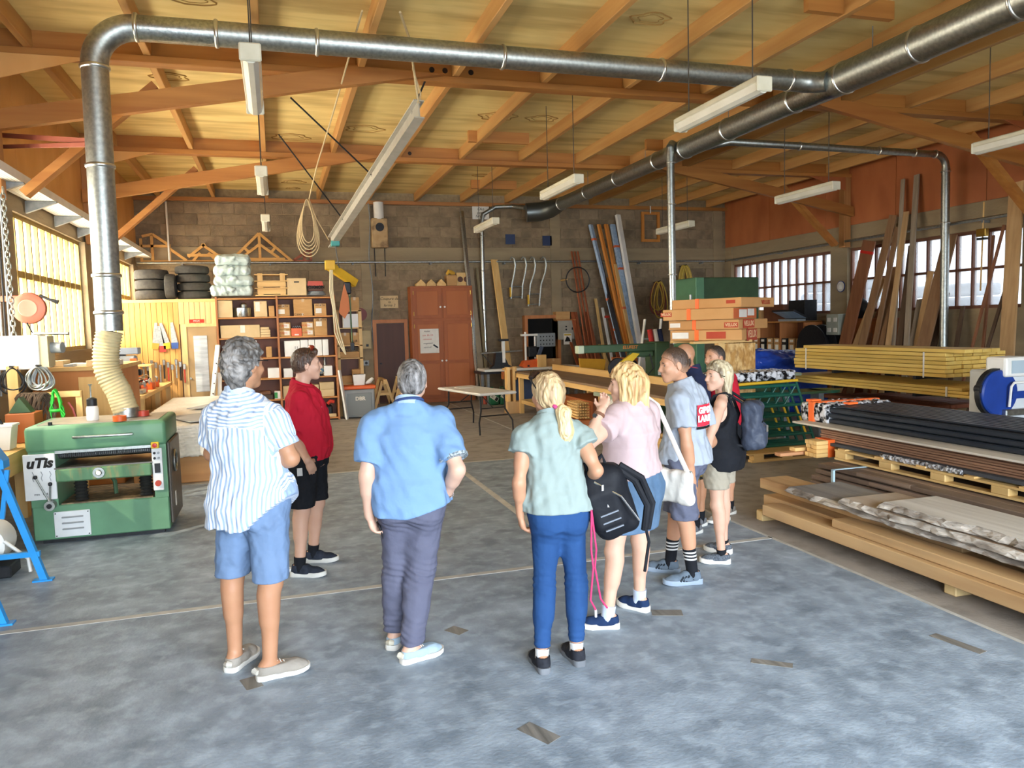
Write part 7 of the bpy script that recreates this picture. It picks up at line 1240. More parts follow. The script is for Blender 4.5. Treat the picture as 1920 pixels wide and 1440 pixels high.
    S.cone(hc+f*.060*hs-u*.088*hs, hc+f*.005*hs-u*.052*hs+r*.048*hs, .017*hs, .019*hs, .03); S.cone(hc+f*.060*hs-u*.088*hs, hc+f*.005*hs-u*.052*hs-r*.048*hs, .017*hs, .019*hs, .03)
    S.ell(hc+f*.079*hs+u*.030*hs, (.055*hs, .016*hs, .014*hs), .02, ax=X)
    for q in (-1, 1):
        S.ell(hc+f*.104*hs+r*q*.033*hs+u*.010*hs, (.019*hs, .018*hs, .014*hs), .015, 's', ax=X)
        S.ell(hc+f*.066*hs+r*q*.040*hs-u*.022*hs, (.022*hs, .022*hs, .020*hs), .025, ax=X)
        if ears:
            e = hc+r*q*.080*hs-f*.012*hs-u*.006*hs
            S.ell(e, (.009*hs, .020*hs, .034*hs), .008, ax=(r, nrm(f*.95-r*q*.3), nrm(u-f*.15))); S.ell(e+r*q*.007+f*.002, (.006*hs, .010*hs, .020*hs), .006, 's', ax=X)
    S.cone(hc+f*.090*hs+u*.016*hs, hc+f*.112*hs-u*.022*hs, .0085*hs, .0125*hs, .016); S.ell(hc+f*.098*hs-u*.028*hs, (.017*hs, .012*hs, .009*hs), .012, ax=X)
    S.ell(hc+f*.092*hs-u*.054*hs, (.024*hs, .010*hs, .0065*hs), .010, ax=X); S.ell(hc+f*.089*hs-u*.067*hs, (.020*hs, .010*hs, .007*hs), .010, ax=X)
    body = S.build('body', skin, root)
    P.update(hc=hc, f=f, r=r, u=u, hs=hs)
    for q in (-1, 1):   # eyes, brows
        c = hc+f*.0765*hs+r*q*.032*hs+u*.010*hs
        MB().lathe([(.0001, -.0095), (.007, -.0065), (.0095, 0), (.007, .0065), (.0001, .0095)], tuple(c), 10).build('eye', MATS.get('eye') or mat('eye', '#2e2420', '#8a7f76', rough=.25, scale=60), root, smooth=True)
        pts = [c+r*q*a*hs+u*(.019+b)*hs+f*(.0165-.35*abs(a))*hs for a, b in ((-.018, .0), (-.002, .004), (.014, .001))]
        MB().tube(pts, [.003, .0042, .002], 6).build('eyebrow', mat('brow hair', '#3a2a20'), root, smooth=True)
    MB().tube([hc+f*.100*hs-u*.060*hs+r*a*hs-f*abs(a)*.5*hs for a in (-.02, -.008, .008, .02)], [.003, .006, .006, .003], 6).build('lips', mat('lips', '#b06a60', rough=.4), root, smooth=True)
    return P
def top(P, m, hem, sleeve, name='shirt', off=.018, loose=.02, armr=.078, cuff=.072, hemfn=None, neckz=.0, fold=.006, seed=1, attr=None, a_add=0., label=None, strap=False, ffr=34, hipx=0.):
    J, s, bd = P['J'], P['s'], P['build']; A, B = (FA, FB) if P['female'] else (MA, MBb); k = s*bd
    fs = [-.25]+FS[1:]; z, cx, cy, yw = P['st'](fs); a_, b_ = [], []
    for f, a, b in zip(fs, [A[1]]+A[1:], [B[1]]+B[1:]):
        l = loose*max(0, 1-abs(f-.3)/.55); a_.append(a*k+off+l+a_add*max(0, 1-f)+(hipx*.4 if f < .2 else 0)); b_.append((hipx*(1-max(0, f)/.35) if f < .35 else 0)+(b+P['belly']*math.exp(-((f-.25)/.25)**2)+P['bust']*math.exp(-((f-.72)/.15)**2)*.5)*k+off+l)
    pts = np.array([J['shL'], J['shR'], J['elL'], J['elR'], P['pm']-(0, 0, .3), J['neck']]); S = SDF(pts.min(0)-.24, pts.max(0)+(.24, .24, .1), .007)
    S.col(z, cx, cy, a_, b_, yw, k=.03)
    if not strap:
        q_ = P['J']['neck']-(0, 0, .01); S.cone(q_-(0, 0, .10), q_, .105*s*bd**.5+off, .060*s+off, .07)
    if P['bust']:
        fw = np.array((-math.sin(P['yc']), math.cos(P['yc']), 0)); rr = np.array((math.cos(P['yc']), math.sin(P['yc']), 0)); c = P['pm']*(1-.7)+P['sm']*.7
        for q in (-1, 1): S.ell(c+rr*q*.065*s+fw*(.085*s+P['bust']*.6), (.07*s,)*3, .05)
    if not strap:
        for q in 'LR': S.cone(J['neck']-(0, 0, .032), J['sh'+q]-(0, 0, .012), .060*s+off*.6, .055*s*bd**.5+off*.6, .05)
        for q in 'LR':
            e = lin(J['sh'+q], J['el'+q], sleeve); dd = nrm(J['el'+q]-J['sh'+q])
            S.cone(J['sh'+q]-(0, 0, .012), e, armr*.92*s*bd**.5, cuff*s*bd**.5, .04, ends=(False, True))
    if fold: S.disp(folds(fold, ffr, seed, .5)); S.disp(folds(fold*.42, ffr*2.3, seed+60, .6))
    hz0 = hem
    if hemfn is None: S.cut(lambda X, Y, Z: hz0-Z+0*X+0*Y)
    else: S.cut(lambda X, Y, Z: hz0+hemfn((X-P['pm'][0])*math.cos(P['yp'])+(Y-P['pm'][1])*math.sin(P['yp']), -(X-P['pm'][0])*math.sin(P['yp'])+(Y-P['pm'][1])*math.cos(P['yp']))-Z)
    nk = J['neck']; fw = P['fwd']; S.cut(lambda X, Y, Z: (Z-(nk[2]+.012+neckz)+.35*((X-nk[0])*fw[0]+(Y-nk[1])*fw[1]))*.9)
    if strap: 
        for q, sg in (('L', -1), ('R', 1)):
            c = J['sh'+q]; rr = nrm(J['shR']-J['shL'])*sg; S.ell(c+rr*.02-(0, 0, .04), (.085*s, .10*s, .17*s), .015, 's', ax=(rr, np.cross((0, 0, 1), rr), (0, 0, 1)))
        S.ell(nk+fw*-.10-(0, 0, .02), (.075, .09, .15), .015, 's'); S.ell(nk+fw*.10-(0, 0, .04), (.075, .09, .12), .015, 's')
    return S.build(name, m, P['root'], attr=attr, label=label)
def collar(P, m, h=.035, name='collar', r=.074, polo=True, drop=.0):
    nk = P['J']['neck']; s = P['s']*P['build']**.5; fw = P['fwd']; rt = np.array((fw[1], -fw[0], 0)); b = MB(); n = 28; ringz = [(r*1.16, -.012), (r*1.06, .012), (r*.95, h), (r*.88, h), (r*.86, .0)] if polo else [(r*1.08, -.015), (r*1.0, h*.9), (r*.9, h*.9), (r*.88, -.01)]
    vs, fs = [], []
    for (q, z) in ringz:
        for i in range(n):
            a = 2*PI*i/n; p = nk+(rt*math.cos(a)+fw*math.sin(a)*1.05)*q*s+np.array((0, 0, z-.028*math.sin(a)-drop)); vs.append(p)
    m_ = len(ringz)
    for j in range(m_):
        for i in range(n): fs.append([j*n+i, j*n+(i+1) % n, ((j+1) % m_)*n+(i+1) % n, ((j+1) % m_)*n+i])
    return b.add(vs, fs).build(name, m, P['root'], smooth=True)
def bottoms(P, m, hem, kind='shorts', name=None, off=.016, waist=.24, wide=.0, fold=.006, seed=3, rk=None, rh=None, attr=None, ffr=40, knee=0):
    J, s, bd = P['J'], P['s'], P['build']; A, B = (FA, FB) if P['female'] else (MA, MBb); k = s*bd
    pts = np.array([J[x+q] for x in ('hi', 'kn', 'an') for q in 'LR']); lo = pts.min(0)-.2; hi = pts.max(0)+.25; lo[2] = max(hem-.03, 0); S = SDF(lo, hi, .007)
    fs = [-.16, 0, .12, waist]; z, cx, cy, yw = P['st'](fs); ia = lambda arr, f: float(np.interp(f, FS, arr))
    S.col(z, cx, cy, [ia(A, f)*k+off for f in fs], [(ia(B, f)+P['belly']*.5*max(0, f/.25))*k+off for f in fs], yw, k=.04)
    bk = -np.array((-math.sin(P['yp']), math.cos(P['yp']), 0)); rt = np.array((math.cos(P['yp']), math.sin(P['yp']), 0))
    for q in (-1, 1): S.ell(P['pm']+bk*.055*k+rt*q*.075*k-(0, 0, .035), (.088*k+off*.5, .085*k+off*.5, .105*k), .05)
    for q in 'LR':
        hi_, kn, an = J['hi'+q], J['kn'+q], J['an'+q]; toe = nrm((J['to'+q]-J['he'+q])*(1, 1, 0))
        r1 = .092*k+off; r2 = (rk or .072)*s*bd**.5+wide; r3 = (rh or .06)*s
        if kind == 'shorts': r2 = (rk or .085)*s*bd**.5+wide
        S.cone(hi_-(0, 0, .03), kn, r1, r2, .05)
        if kind == 'pants': S.cone(kn, an, r2*.97, r3, .03); S.cone(lin(kn, an, .15)-toe*.016, lin(kn, an, .45)-toe*.008, r2*.86, (r2+r3)*.46, .05)
    if kind == 'skirt':
        zz = np.array([hem-.02, (hem+P['hz'])/2, P['hz']-.02]); km = (J['knL']+J['knR'])/2; t = (zz-km[2])/(P['hz']-km[2]); c = km[None]*(1-t[:, None])+P['pm'][None]*t[:, None]
        S.col(zz, c[:, 0], c[:, 1], [.172*k+off, .182*k+off, .182*k+off], [.128*k+off, .138*k+off, .135*k+off], [P['yp']]*3, k=.03)
    if fold: S.disp(folds(fold, ffr, seed)); S.disp(folds(fold*.45, ffr*2.2, seed+70))
    if knee: 
        kz = (J['knL'][2]+J['knR'][2])/2; az = J['anL'][2]+.06
        S.disp(lambda X, Y, Z: knee*(np.exp(-((Z-kz)/.07)**2)+.9*np.exp(-((Z-az)/.09)**2)+.5*np.exp(-((Z-P['hz']+.12)/.06)**2))*np.sin(Z*170+6*np.sin(9*X)+5*np.sin(11*Y)))
    S.cut(lambda X, Y, Z: hem-Z+0*X+0*Y)
    return S.build(name or {'shorts': 'shorts', 'pants': 'trousers', 'skirt': 'skirt'}[kind], m, P['root'], attr=attr)
def shoes(P, up, sole, sock=None, sockz=None, heelm=None, L=None, wid=.047, solh=.028, lace=None, low=True, stripe=None, sockstripe=None, collar_h=.075):
    J, s = P['J'], P['s']
    for q in 'LR':
        an = J['an'+q]; fd = nrm((J['to'+q]-J['he'+q])*(1, 1, 0)); rt = np.array((fd[1], -fd[0], 0)); LL = (L or .285)*s; hp = an*(1, 1, 0)-fd*.075*s
        W = lambda x, y, z: tuple(hp+fd*x*LL+rt*y+np.array((0, 0, z)))
        out = [(x, w) for x, w in ((-.0, .018), (.03, .032), (.12, .039), (.3, .038), (.5, .043), (.68, .052), (.82, .049), (.93, .036), (.99, .014))]
        poly = [(x, w*wid/.047*s) for x, w in out]+[(x, -w*wid/.047*s) for x, w in out[::-1]]
        n = len(poly); vs = [W(x, y*.96, 0.001+.012*max(0, (x-.75)/.25)) for x, y in poly]+[W(x, y*1.05, solh*.6+.012*max(0, (x-.75)/.25)) for x, y in poly]+[W(x, y, solh+.006*(1-x)+.010*max(0, (x-.75)/.25)) for x, y in poly]
        fs = [list(range(n))[::-1], [2*n+i for i in range(n)]]+[[j*n+i, j*n+(i+1) % n, (j+1)*n+(i+1) % n, (j+1)*n+i] for j in (0, 1) for i in range(n)]
        lo = hp+np.minimum(fd*LL, 0)-.08; hi = hp+np.maximum(fd*LL, 0)+.08; lo[2] = 0; hi[2] = .16
        S = SDF(lo, hi, .005); p = lambda x, y, z: hp+fd*x*LL+rt*y*s+np.array((0, 0, z*s))
        S.cone(p(.16, 0, .045), p(.45, 0, .045), .036*s, .042*s, .03); S.cone(p(.45, 0, .040), p(.72, 0, .032), .042*s, .043*s, .03, flat=(0, 0, 1), fs=1.1); S.cone(p(.72, .002, .030), p(.86, 0, .026), .042*s, .032*s, .03, flat=(0, 0, 1), fs=1.15)
        S.cone(p(.19, 0, .05), p(.20, 0, collar_h), .040*s, .043*s, .02); S.cone(p(.36, 0, .05), p(.40, 0, .075), .036*s, .026*s, .03)
        S.cut(lambda X, Y, Z: np.maximum(solh*.75-Z, Z-(collar_h*s+.010)-.0*X-.0*Y)+0*X+0*Y)
        S.cone(p(.17, 0, .14), p(.22, 0, .07), .040*s, .034*s, .006, 's')
        sh = S.build('shoe', up, P['root'])
        MB().add(vs, fs).build('sole', sole, sh, smooth=True, angle=50)
        if lace:
            b = MB()
            for i in range(4):
                x = .36+.07*i; h = .100-.011*i; b.tube([W(x, -.022*s, h*s-.012), W(x+.01, 0, h*s-.001), W(x+.02, .022*s, h*s-.012)], .003, 5)
            b.build('lace', lace, sh)
        if heelm: MB().tube([W(.02, -.02*s, .05), W(-.012, 0, .055), W(.02, .02*s, .05)], [.014, .020, .014], 8).build('heel_patch', heelm, sh, smooth=True)
        if stripe:
            for sd in (-1, 1):
                for i in range(3): MB().beam(W(.36+.07*i, sd*.043*s, .075-.004*i), W(.45+.07*i, sd*.048*s, .032), .012, .004, up=tuple(rt)).build('stripe', stripe, sh)
        if sock:
            top_ = sockz*s; kn = J['kn'+q]; t = (top_-an[2])/(kn[2]-an[2]); e = lin(an, kn, max(t, .02)); b = MB()
            rr = .043*s*(.95 if P['female'] else 1)*P['build']**.5
            so = MB().tube([an-(0, 0, .045)+fd*.01, an, lin(an, e, .5), e], [rr*1.05, rr*1.0, rr*(1.0+.1*t), rr*(1.02+.28*t)], 20).build('sock', sock, P['root'], smooth=True)
            if sockstripe:
                for i in range(3):
                    c = lin(an, kn, t-.062*(i+1)); MB().tube([c-(0, 0, .006), c+(0, 0, .006)], rr*(1.04+.28*(t-.062*(i+1))), 20).build('stripe', sockstripe, so, smooth=True)
def hair(P, m, style='short', back=-.075, thick=.010, name='hair', h=.0045, zs=.8, seed=5, amp=.003, fr=160, lumps=(), front=.0, label=None, crown=0, fade=False):
    hc, f, r, u, hs = (P[k] for k in ('hc', 'f', 'r', 'u', 'hs')); lo = hc-.17; hi = hc+.17
    pts = [np.array(l[0]) for l in lumps]+[np.array(l[1]) for l in lumps]
    for q in pts: lo = np.minimum(lo, q-.08); hi = np.maximum(hi, q+.08)
    S = SDF(lo, hi, h); t = thick
    S.ell(hc+u*.030*hs-f*.013*hs, (.0765*hs+t, .099*hs+t, .092*hs+t*(1.3+crown)), .03, ax=(r, f, u))
    S.ell(hc-u*.02*hs-f*.045*hs, (.062*hs+t*.8, .055*hs+t*.8, .07*hs), .03, ax=(r, f, u))
    if amp: S.disp(folds(amp, fr, seed, zs))
    xs_ = np.array([-.14, -.05, -.022, -.004, .018, .03, .05, .075, .10, .13])*hs; ys_ = np.array([back, back+.004, -.045 if back < -.05 else back+.02, -.004, -.006, .030, .050, .070-front, .082-front, .09-front])*hs
    def cutf(X, Y, Z):
        F = (X-hc[0])*f[0]+(Y-hc[1])*f[1]+(Z-hc[2])*f[2]; U = (X-hc[0])*u[0]+(Y-hc[1])*u[1]+(Z-hc[2])*u[2]; return (np.interp(F, xs_, ys_)-U)*.85
    S.cut(cutf)
    for a, b, r1, r2, *k in lumps: S.cone(a, b, r1, r2, k[0] if k else .03)
    if lumps and amp: S.disp(folds(amp*1.1, fr, seed+1, zs))
    fa = (lambda Q: ((Q-hc) @ u)-np.interp((Q-hc) @ f, xs_, ys_)) if fade else None
    return S.build(name, m, P['root'], label=label, attr=fa)
def Hp(P, x, y, z): return P['hc']+(P['r']*x+P['f']*y+P['u']*z)*P['hs']
GRP = 'visitors standing in the workshop'
m_white_cloth = cloth('white fabric', '#d9d7d4', '#cccac6'); m_black = cloth('black fabric', '#17181b', '#22242a')
m_metalchrome = mat('bright metal', '#c9c9c9', rough=.2, metal=1.); m_darkpl = mat('black plastic', '#18181a', rough=.4)
Jn = {k: {a: np.array(b) if a != 'H' else b for a, b in v.items()} for k, v in JNT.items()}
# 1 striped shirt
P = person('stripe', JNT['stripe'], 'grey-haired man in blue and white striped shirt and blue shorts, arms crossed', sk_tan, build=1.02, thumbs=dict(L=(0, 0, 1), R=(0, 0, 1)), group=GRP)
def su_stripe(Q, P=P):
    J = P['J']; c = math.cos(P['yc']); s_ = math.sin(P['yc']); u = (Q[:, 0]-P['sm'][0])*c+(Q[:, 1]-P['sm'][1])*s_; v = -(Q[:, 0]-P['sm'][0])*s_+(Q[:, 1]-P['sm'][1])*c
    a = .20*np.arcsin(np.clip(u/.25, -1, 1))+.5
    out = a
    for q in 'LR':
        d = nrm(J['el'+q]-J['sh'+q]); p = Q-J['sh'+q]; t = p @ d; x = nrm(np.cross(d, (0, 0, 1))); y = np.cross(d, x); rad = np.linalg.norm(p-t[:, None]*d, axis=1)
        sg = -1 if q == 'L' else 1; m = (u*sg > .15) & (t > -.02) & (t < .21) & (rad < .098); out = np.where(m, np.arctan2(p @ x, p @ y)*.07+.7, out)
    yk = (Q[:, 2] > P['sz']-.045-.02*np.abs(u)/.15) & (np.abs(u) < .17) & (v < .05); out = np.where(yk, Q[:, 2]*1.25-v*.45, out)
    return out
top(P, stripemat(), .815, .70, hemfn=lambda u, v: .9*np.maximum(u-.02, 0)+.25*np.maximum(-u-.10, 0), attr=su_stripe, loose=.016, cuff=.076, armr=.080, fold=.010, seed=2, a_add=.03, hipx=.045)
collar(P, cloth('pale blue linen', '#ccd8ea', '#b9c8df'), polo=False, h=.034)
for q in 'LR':
    e = lin(P['J']['sh'+q], P['J']['el'+q], .70); d = nrm(P['J']['el'+q]-P['J']['sh'+q]); MB().tube([e-d*.028, e-d*.024, e+d*.006, e+d*.008, e], [.076, .080, .080, .074, .07], 24).build('cuff', MATS['pale blue linen'], P['root'], smooth=True)
bottoms(P, cloth('blue chino', '#788faf', '#6a82a3', bscale=9), .545, 'shorts', rk=.088, fold=.006)
hair(P, hairmat('grey wavy hair', '#2b2724', '#7c7772', 34, (1, 1, .5), '#a8a29c'), back=-.10, thick=.017, amp=.007, fr=85, crown=.5, lumps=[(Hp(P, 0, -.07, -.06), Hp(P, .0, -.066, -.105), .038, .026), (Hp(P, .03, -.06, -.05), Hp(P, .03, -.055, -.10), .030, .02), (Hp(P, -.035, -.06, -.05), Hp(P, -.035, -.055, -.10), .030, .02)])
MB().tube([Hp(P, .079, -.02, .02), Hp(P, .088, .02, .028), Hp(P, .080, .085, .024)], .0035, 6).build('spectacles', m_darkpl, P['root'])
shoes(P, cloth('taupe canvas', '#a59d92', '#938b80', bscale=60, bump=.1), mat('white rubber', '#d2cec6', '#c4c0b7', rough=.6), lace=cloth('white lace', '#e8e4da', '#dedacf'), heelm=cloth('light canvas', '#c4beb2', '#b5afa3'), wid=.052, solh=.026, collar_h=.064)
# 2 red polo
P = person('red', JNT['red'], 'young man in red polo shirt and black shorts, seen in profile looking right', sk_fair, build=1.06, belly=.03, thumbs=dict(L=(0, -1, 0), R=(.8, .6, 0)), curls=dict(R=.35), group=GRP)
m_red = cloth('red pique', '#c92338', '#b61d31', bump=.2)
top(P, m_red, .90, .74, seed=6, neckz=-.015, fold=.008, loose=.014, cuff=.078); collar(P, m_red, drop=.015, h=.03)
bottoms(P, m_black, .535, 'shorts', rk=.092, fold=.007)
MB().box(P['J']['hiR'][0]-.06, P['J']['hiR'][0]-.02, P['J']['hiR'][1]-.125, P['J']['hiR'][1]-.118, .80, .86).build('pocket_badge', m_white_cloth, P['root'])
MB().box(P['J']['shR'][0]+.155, P['J']['shR'][0]+.165, P['J']['shR'][1]+.06, P['J']['shR'][1]+.10, P['sz']-.12, P['sz']-.08).build('chest_badge', m_white_cloth, P['root'])
hair(P, fadehair('short brown hair', '#2a1c14', '#543a2a', '#cfa085', 60, .0, .022), fade=True, back=-.06, thick=.009, amp=.002, front=-.0, crown=.4, lumps=[(Hp(P, .03, .07, .105), Hp(P, -.03, .075, .108), .018, .018)])
MB().tube([Hp(P, .084, -.005, .045), Hp(P, .086, .01, .09), Hp(P, .062, .03, .128)], .003, 6).tube([Hp(P, -.084, -.005, .045), Hp(P, -.086, .01, .09), Hp(P, -.062, .03, .128)], .003, 6).box(-.02, .02, -.02, .02, 0, .001, Matrix.Translation(Hp(P, 0, .0, .11))).build('sunglasses', m_metalchrome, P['root'])
for sd in (-1, 1): MB().tube([Hp(P, sd*.068, .035, .120), Hp(P, sd*.035, .045, .135), Hp(P, sd*.008, .048, .136)], [.010, .020, .010], 8).build('lens', mat('red mirror lens', '#8c3024', rough=.1, metal=.5), P['root'], smooth=True)
shoes(P, cloth('black mesh', '#1c1f26', '#3d4350', scale=30), mat('pale grey sole', '#d2d0c8', '#bdbbb3', rough=.6), sock=m_black, sockz=.15, lace=cloth('pale lace', '#d8ccc0', '#c8bcb0'), heelm=mat('silver patch', '#c8c8c4', rough=.4), solh=.036, collar_h=.085)
# 3 blue polo
P = person('blue', JNT['blue'], 'man in light blue polo and grey trousers with his right hand on hip', sk_pale, build=1.08, belly=.02, thumbs=dict(L=(.3, .9, 0), R=(-1, -.1, .25)), curls=dict(R=.5, L=1.0), group=GRP)
m_lb = cloth('light blue pique', '#80a2ca', '#7596c0', bump=.25)
top(P, m_lb, .845, .78, seed=9, fold=.012, loose=.02, a_add=.022, cuff=.084, armr=.084, hemfn=lambda u, v: .30*np.maximum(0, u-.02), ffr=24, hipx=.03)
collar(P, cloth('pale blue collar', '#b4cbea', '#a6bfe2')); 
nk = P['J']['neck']; MB().tube([nk+np.array((.079*math.cos(a)*P['s']*1.04, .083*math.sin(a)*P['s']*1.04, .012-.03*math.sin(a))) for a in [PI*.95+PI*1.1*i/16 for i in range(17)]], .0085, 6).build('lanyard', cloth('navy ribbon', '#3d4f7c', '#33446e'), P['root'], smooth=True)
e = lin(P['J']['shR'], P['J']['elR'], .78); d = nrm(P['J']['elR']-P['J']['shR']); MB().tube([e-d*.014, e+d*.004], [.087, .086], 24).build('cuff', mat('patterned cuff', '#5f6a70', '#aab4b8', rough=.8, scale=70, contrast=.2), P['root'], smooth=True)
bottoms(P, cloth('slate chino', '#67687a', '#5a5b6d', bump=.3), .10, 'pants', rk=.080, rh=.066, fold=.005, seed=4, knee=.004)
hair(P, hairmat('salt and pepper hair', '#26221f', '#7d7976', 60, (1, 1, .3), '#b0acaa'), back=-.078, thick=.009, amp=.002, crown=.2)
c = lin(P['J']['wrR'], P['J']['elR'], .14); d = nrm(P['J']['elR']-P['J']['wrR']); x = nrm(np.cross(d, (0, 0, 1))); y = np.cross(d, x); MB().tube([c+(x*math.cos(a)+y*math.sin(a))*.035 for a in [2*PI*i/18 for i in range(18)]], .0045, 6, closed=True).build('bracelet', mat('beads', '#5a4c48', '#a89c98', scale=120, contrast=.1), P['root'], smooth=True)
shoes(P, cloth('pale blue canvas', '#a9bcca', '#9aafbe', bscale=60, bump=.1), MATS['white rubber'], lace=MATS['white lace'], heelm=cloth('cream canvas', '#cfc8b4', '#c0b9a5'), wid=.052, solh=.028, collar_h=.062)
t = thing('phone', 'black phone held in the left hand of the man in light blue', 'phone', tuple(P['J']['tiL']))
dd = nrm(P['J']['tiL']-P['J']['wrL']); c = P['J']['wrL']+dd*.10+np.array((.035, .0, -.005)); MB().beam(c-dd*.05, c+dd*.085, .012, .068, up=(0, 1, 0), c=.004).build('case', m_darkpl, t)
MB().beam(c-dd*.03+np.array((.0065, 0, 0)), c+dd*.07+np.array((.0065, 0, 0)), .002, .058, up=(0, 1, 0)).build('screen', mat('dark glass', '#0c0e12', rough=.08), t)
# 4 teal woman
P = person('teal', JNT['teal'], 'blonde woman with ponytail in pale green blouse and blue skinny jeans', sk_warm, female=True, build=.97, thumbs=dict(L=(.1, 1, 0), R=(0, 0, 1)), curls=dict(L=.9), group=GRP)
m_teal = cloth('pale green crepe', '#9aa8a3', '#8f9d98', bump=.25)
top(P, m_teal, .885, .36, name='blouse', seed=12, fold=.010, loose=.028, a_add=.008, armr=.080, cuff=.084, hemfn=lambda u, v: .0*u, ffr=30)
collar(P, m_teal, polo=False, h=.03, name='blouse_collar')
bottoms(P, cloth('blue denim', '#2c4f80', '#234473', scale=10, bump=.25), .13, 'pants', name='jeans', off=.006, rk=.062, rh=.046, fold=.002, seed=7, knee=.003)
hm = hairmat('dark blonde hair', '#8a6a48', '#d8bf92', 46, (1, 1, .10), '#6a4c34')
hair(P, hm, back=-.075, thick=.014, amp=.003, fr=170, zs=.25, front=-.005, lumps=[(Hp(P, 0, -.08, -.02), Hp(P, .005, -.105, -.058), .036, .022)])
hair(P, hairmat('blonde ponytail', '#b8935e', '#e6d0a4', 60, (1, 1, .06)), name='ponytail', back=.5, thick=-.06, amp=.004, fr=170, zs=.10, lumps=[(Hp(P, .005, -.105, -.055), Hp(P, .015, -.145, -.10), .022, .034), (Hp(P, .015, -.145, -.10), Hp(P, .03, -.135, -.20), .036, .040), (Hp(P, .03, -.135, -.20), Hp(P, .035, -.105, -.315), .038, .014), (Hp(P, .05, -.13, -.16), Hp(P, .075, -.11, -.27), .016, .006)])
c = Hp(P, .005, -.108, -.058); MB().tube([c+P['r']*.024*math.cos(a)+(P['u']*.5+P['f']*.8)*.022*math.sin(a) for a in [2*PI*i/16 for i in range(16)]], .0125, 8, closed=True).build('hair_tie', cloth('pink elastic', '#d9588f', '#c64a80'), P['root'], smooth=True)
MB().tube([Hp(P, -.088, -.03, .045), Hp(P, -.092, .02, .09), Hp(P, -.05, .045, .128), Hp(P, .05, .045, .128), Hp(P, .092, .02, .09), Hp(P, .088, -.03, .045)], .0045, 6).build('sunglasses', m_darkpl, P['root'])
for sd in (-1, 1): MB().tube([Hp(P, sd*.082, .04, .105), Hp(P, sd*.045, .062, .128), Hp(P, sd*.01, .066, .130)], [.014, .024, .012], 8).build('lens', mat('brown lens', '#2a1c16', rough=.1), P['root'], smooth=True)
shoes(P, cloth('black trainer', '#1a1b20', '#33353c', scale=30), mat('grey rubber', '#6d7074', '#55585c', rough=.7), sock=m_white_cloth, sockz=.125, lace=cloth('pink lining', '#b8496e', '#a43e60'), L=.275, solh=.03, collar_h=.085)
# 5 pink woman
P = person('pink', JNT['pink'], 'fair-haired woman in pale pink top and denim skirt, hand raised to her mouth', sk_fair, female=True, build=1.20, bust=.045, belly=.02, thumbs=dict(L=(-.3, .8, .4), R=(0, 0, 1)), curls=dict(L=1.1), group=GRP)
m_pink = cloth('pale pink jersey', '#cbb3b2', '#bfa6a6', bump=.2)
top(P, m_pink, .955, .48, name='top', seed=15, fold=.009, loose=.012, armr=.082, cuff=.080, hemfn=lambda u, v: .10*u, ffr=26)
bottoms(P, cloth('washed denim', '#33506f', '#7089a2', scale=5, bump=.3), .60, 'skirt', off=.014, fold=.003, waist=.33)
hm2 = hairmat('golden blonde hair', '#8f6234', '#e2c48c', 34, (1, 1, .14), '#5f3d20')
hair(P, hm2, back=-.08, thick=.020, amp=.006, fr=110, zs=.22, front=.02, crown=.3, lumps=[(Hp(P, 0, -.075, .0), Hp(P, 0, -.085, -.165), .075, .050), (Hp(P, -.06, -.045, .02), Hp(P, -.075, -.035, -.15), .040, .026), (Hp(P, .06, -.045, .02), Hp(P, .078, -.03, -.16), .040, .026), (Hp(P, -.068, .02, .06), Hp(P, -.084, .02, -.10), .024, .016), (Hp(P, .068, .02, .06), Hp(P, .084, .02, -.10), .024, .016), (Hp(P, .04, -.09, -.12), Hp(P, .055, -.105, -.20), .036, .014)])
c = lin(P['J']['wrL'], P['J']['elL'], .12); d = nrm(P['J']['elL']-P['J']['wrL']); MB().tube([c-d*.009, c+d*.009], [.034, .036], 16).build('watch_strap', mat('brown leather', '#6e4a36', rough=.5), P['root'], smooth=True)
MB().cyl(c-np.array((.030, .015, 0)), c-np.array((.040, .02, 0)), .016).build('watch_face', m_metalchrome, P['root'])
m_sock_b = cloth('pale blue sock', '#c4cede', '#b8c3d5')
shoes(P, cloth('navy knit', '#24385c', '#1c2d4c', scale=40, bump=.15), MATS['white rubber'], sock=m_sock_b, sockz=.15, lace=cloth('navy cord', '#3c4f74', '#2f4166'), L=.262, solh=.034)
PINK = P
# 6 grey tee
P = person('grey', JNT['grey'], 'young man in pale grey t-shirt with red print and grey work shorts, in profile', sk_warm, build=.98, thumbs=dict(L=(-.8, -.3, 0), R=(0, 0, 1)), curls=dict(L=.9, R=1.0), group=GRP)
m_gt = cloth('pale grey jersey', '#adb4be', '#a1a9b4', bump=.25)
top(P, m_gt, .875, .62, name='tee_shirt', seed=20, fold=.009, hipx=.045, loose=.022, cuff=.084, armr=.084)
collar(P, m_gt, polo=False, h=.012, name='neckband', r=.07)
m_ws = cloth('grey work cloth', '#65687a', '#585b6b', bump=.35)
bottoms(P, m_ws, .485, 'shorts', name='work_shorts', rk=.098, fold=.008, seed=8)
for q, zz, yy in (('L', .80, -.13), ('L', .70, -.125)):
    h = P['J']['hi'+q]; MB().box(h[0]-.10, h[0]+.02, h[1]+yy-.006, h[1]+yy+.01, zz-.055, zz+.045, c=.006).build('pocket', cloth('dark grey work cloth', '#3e4150', '#343745'), P['root'])
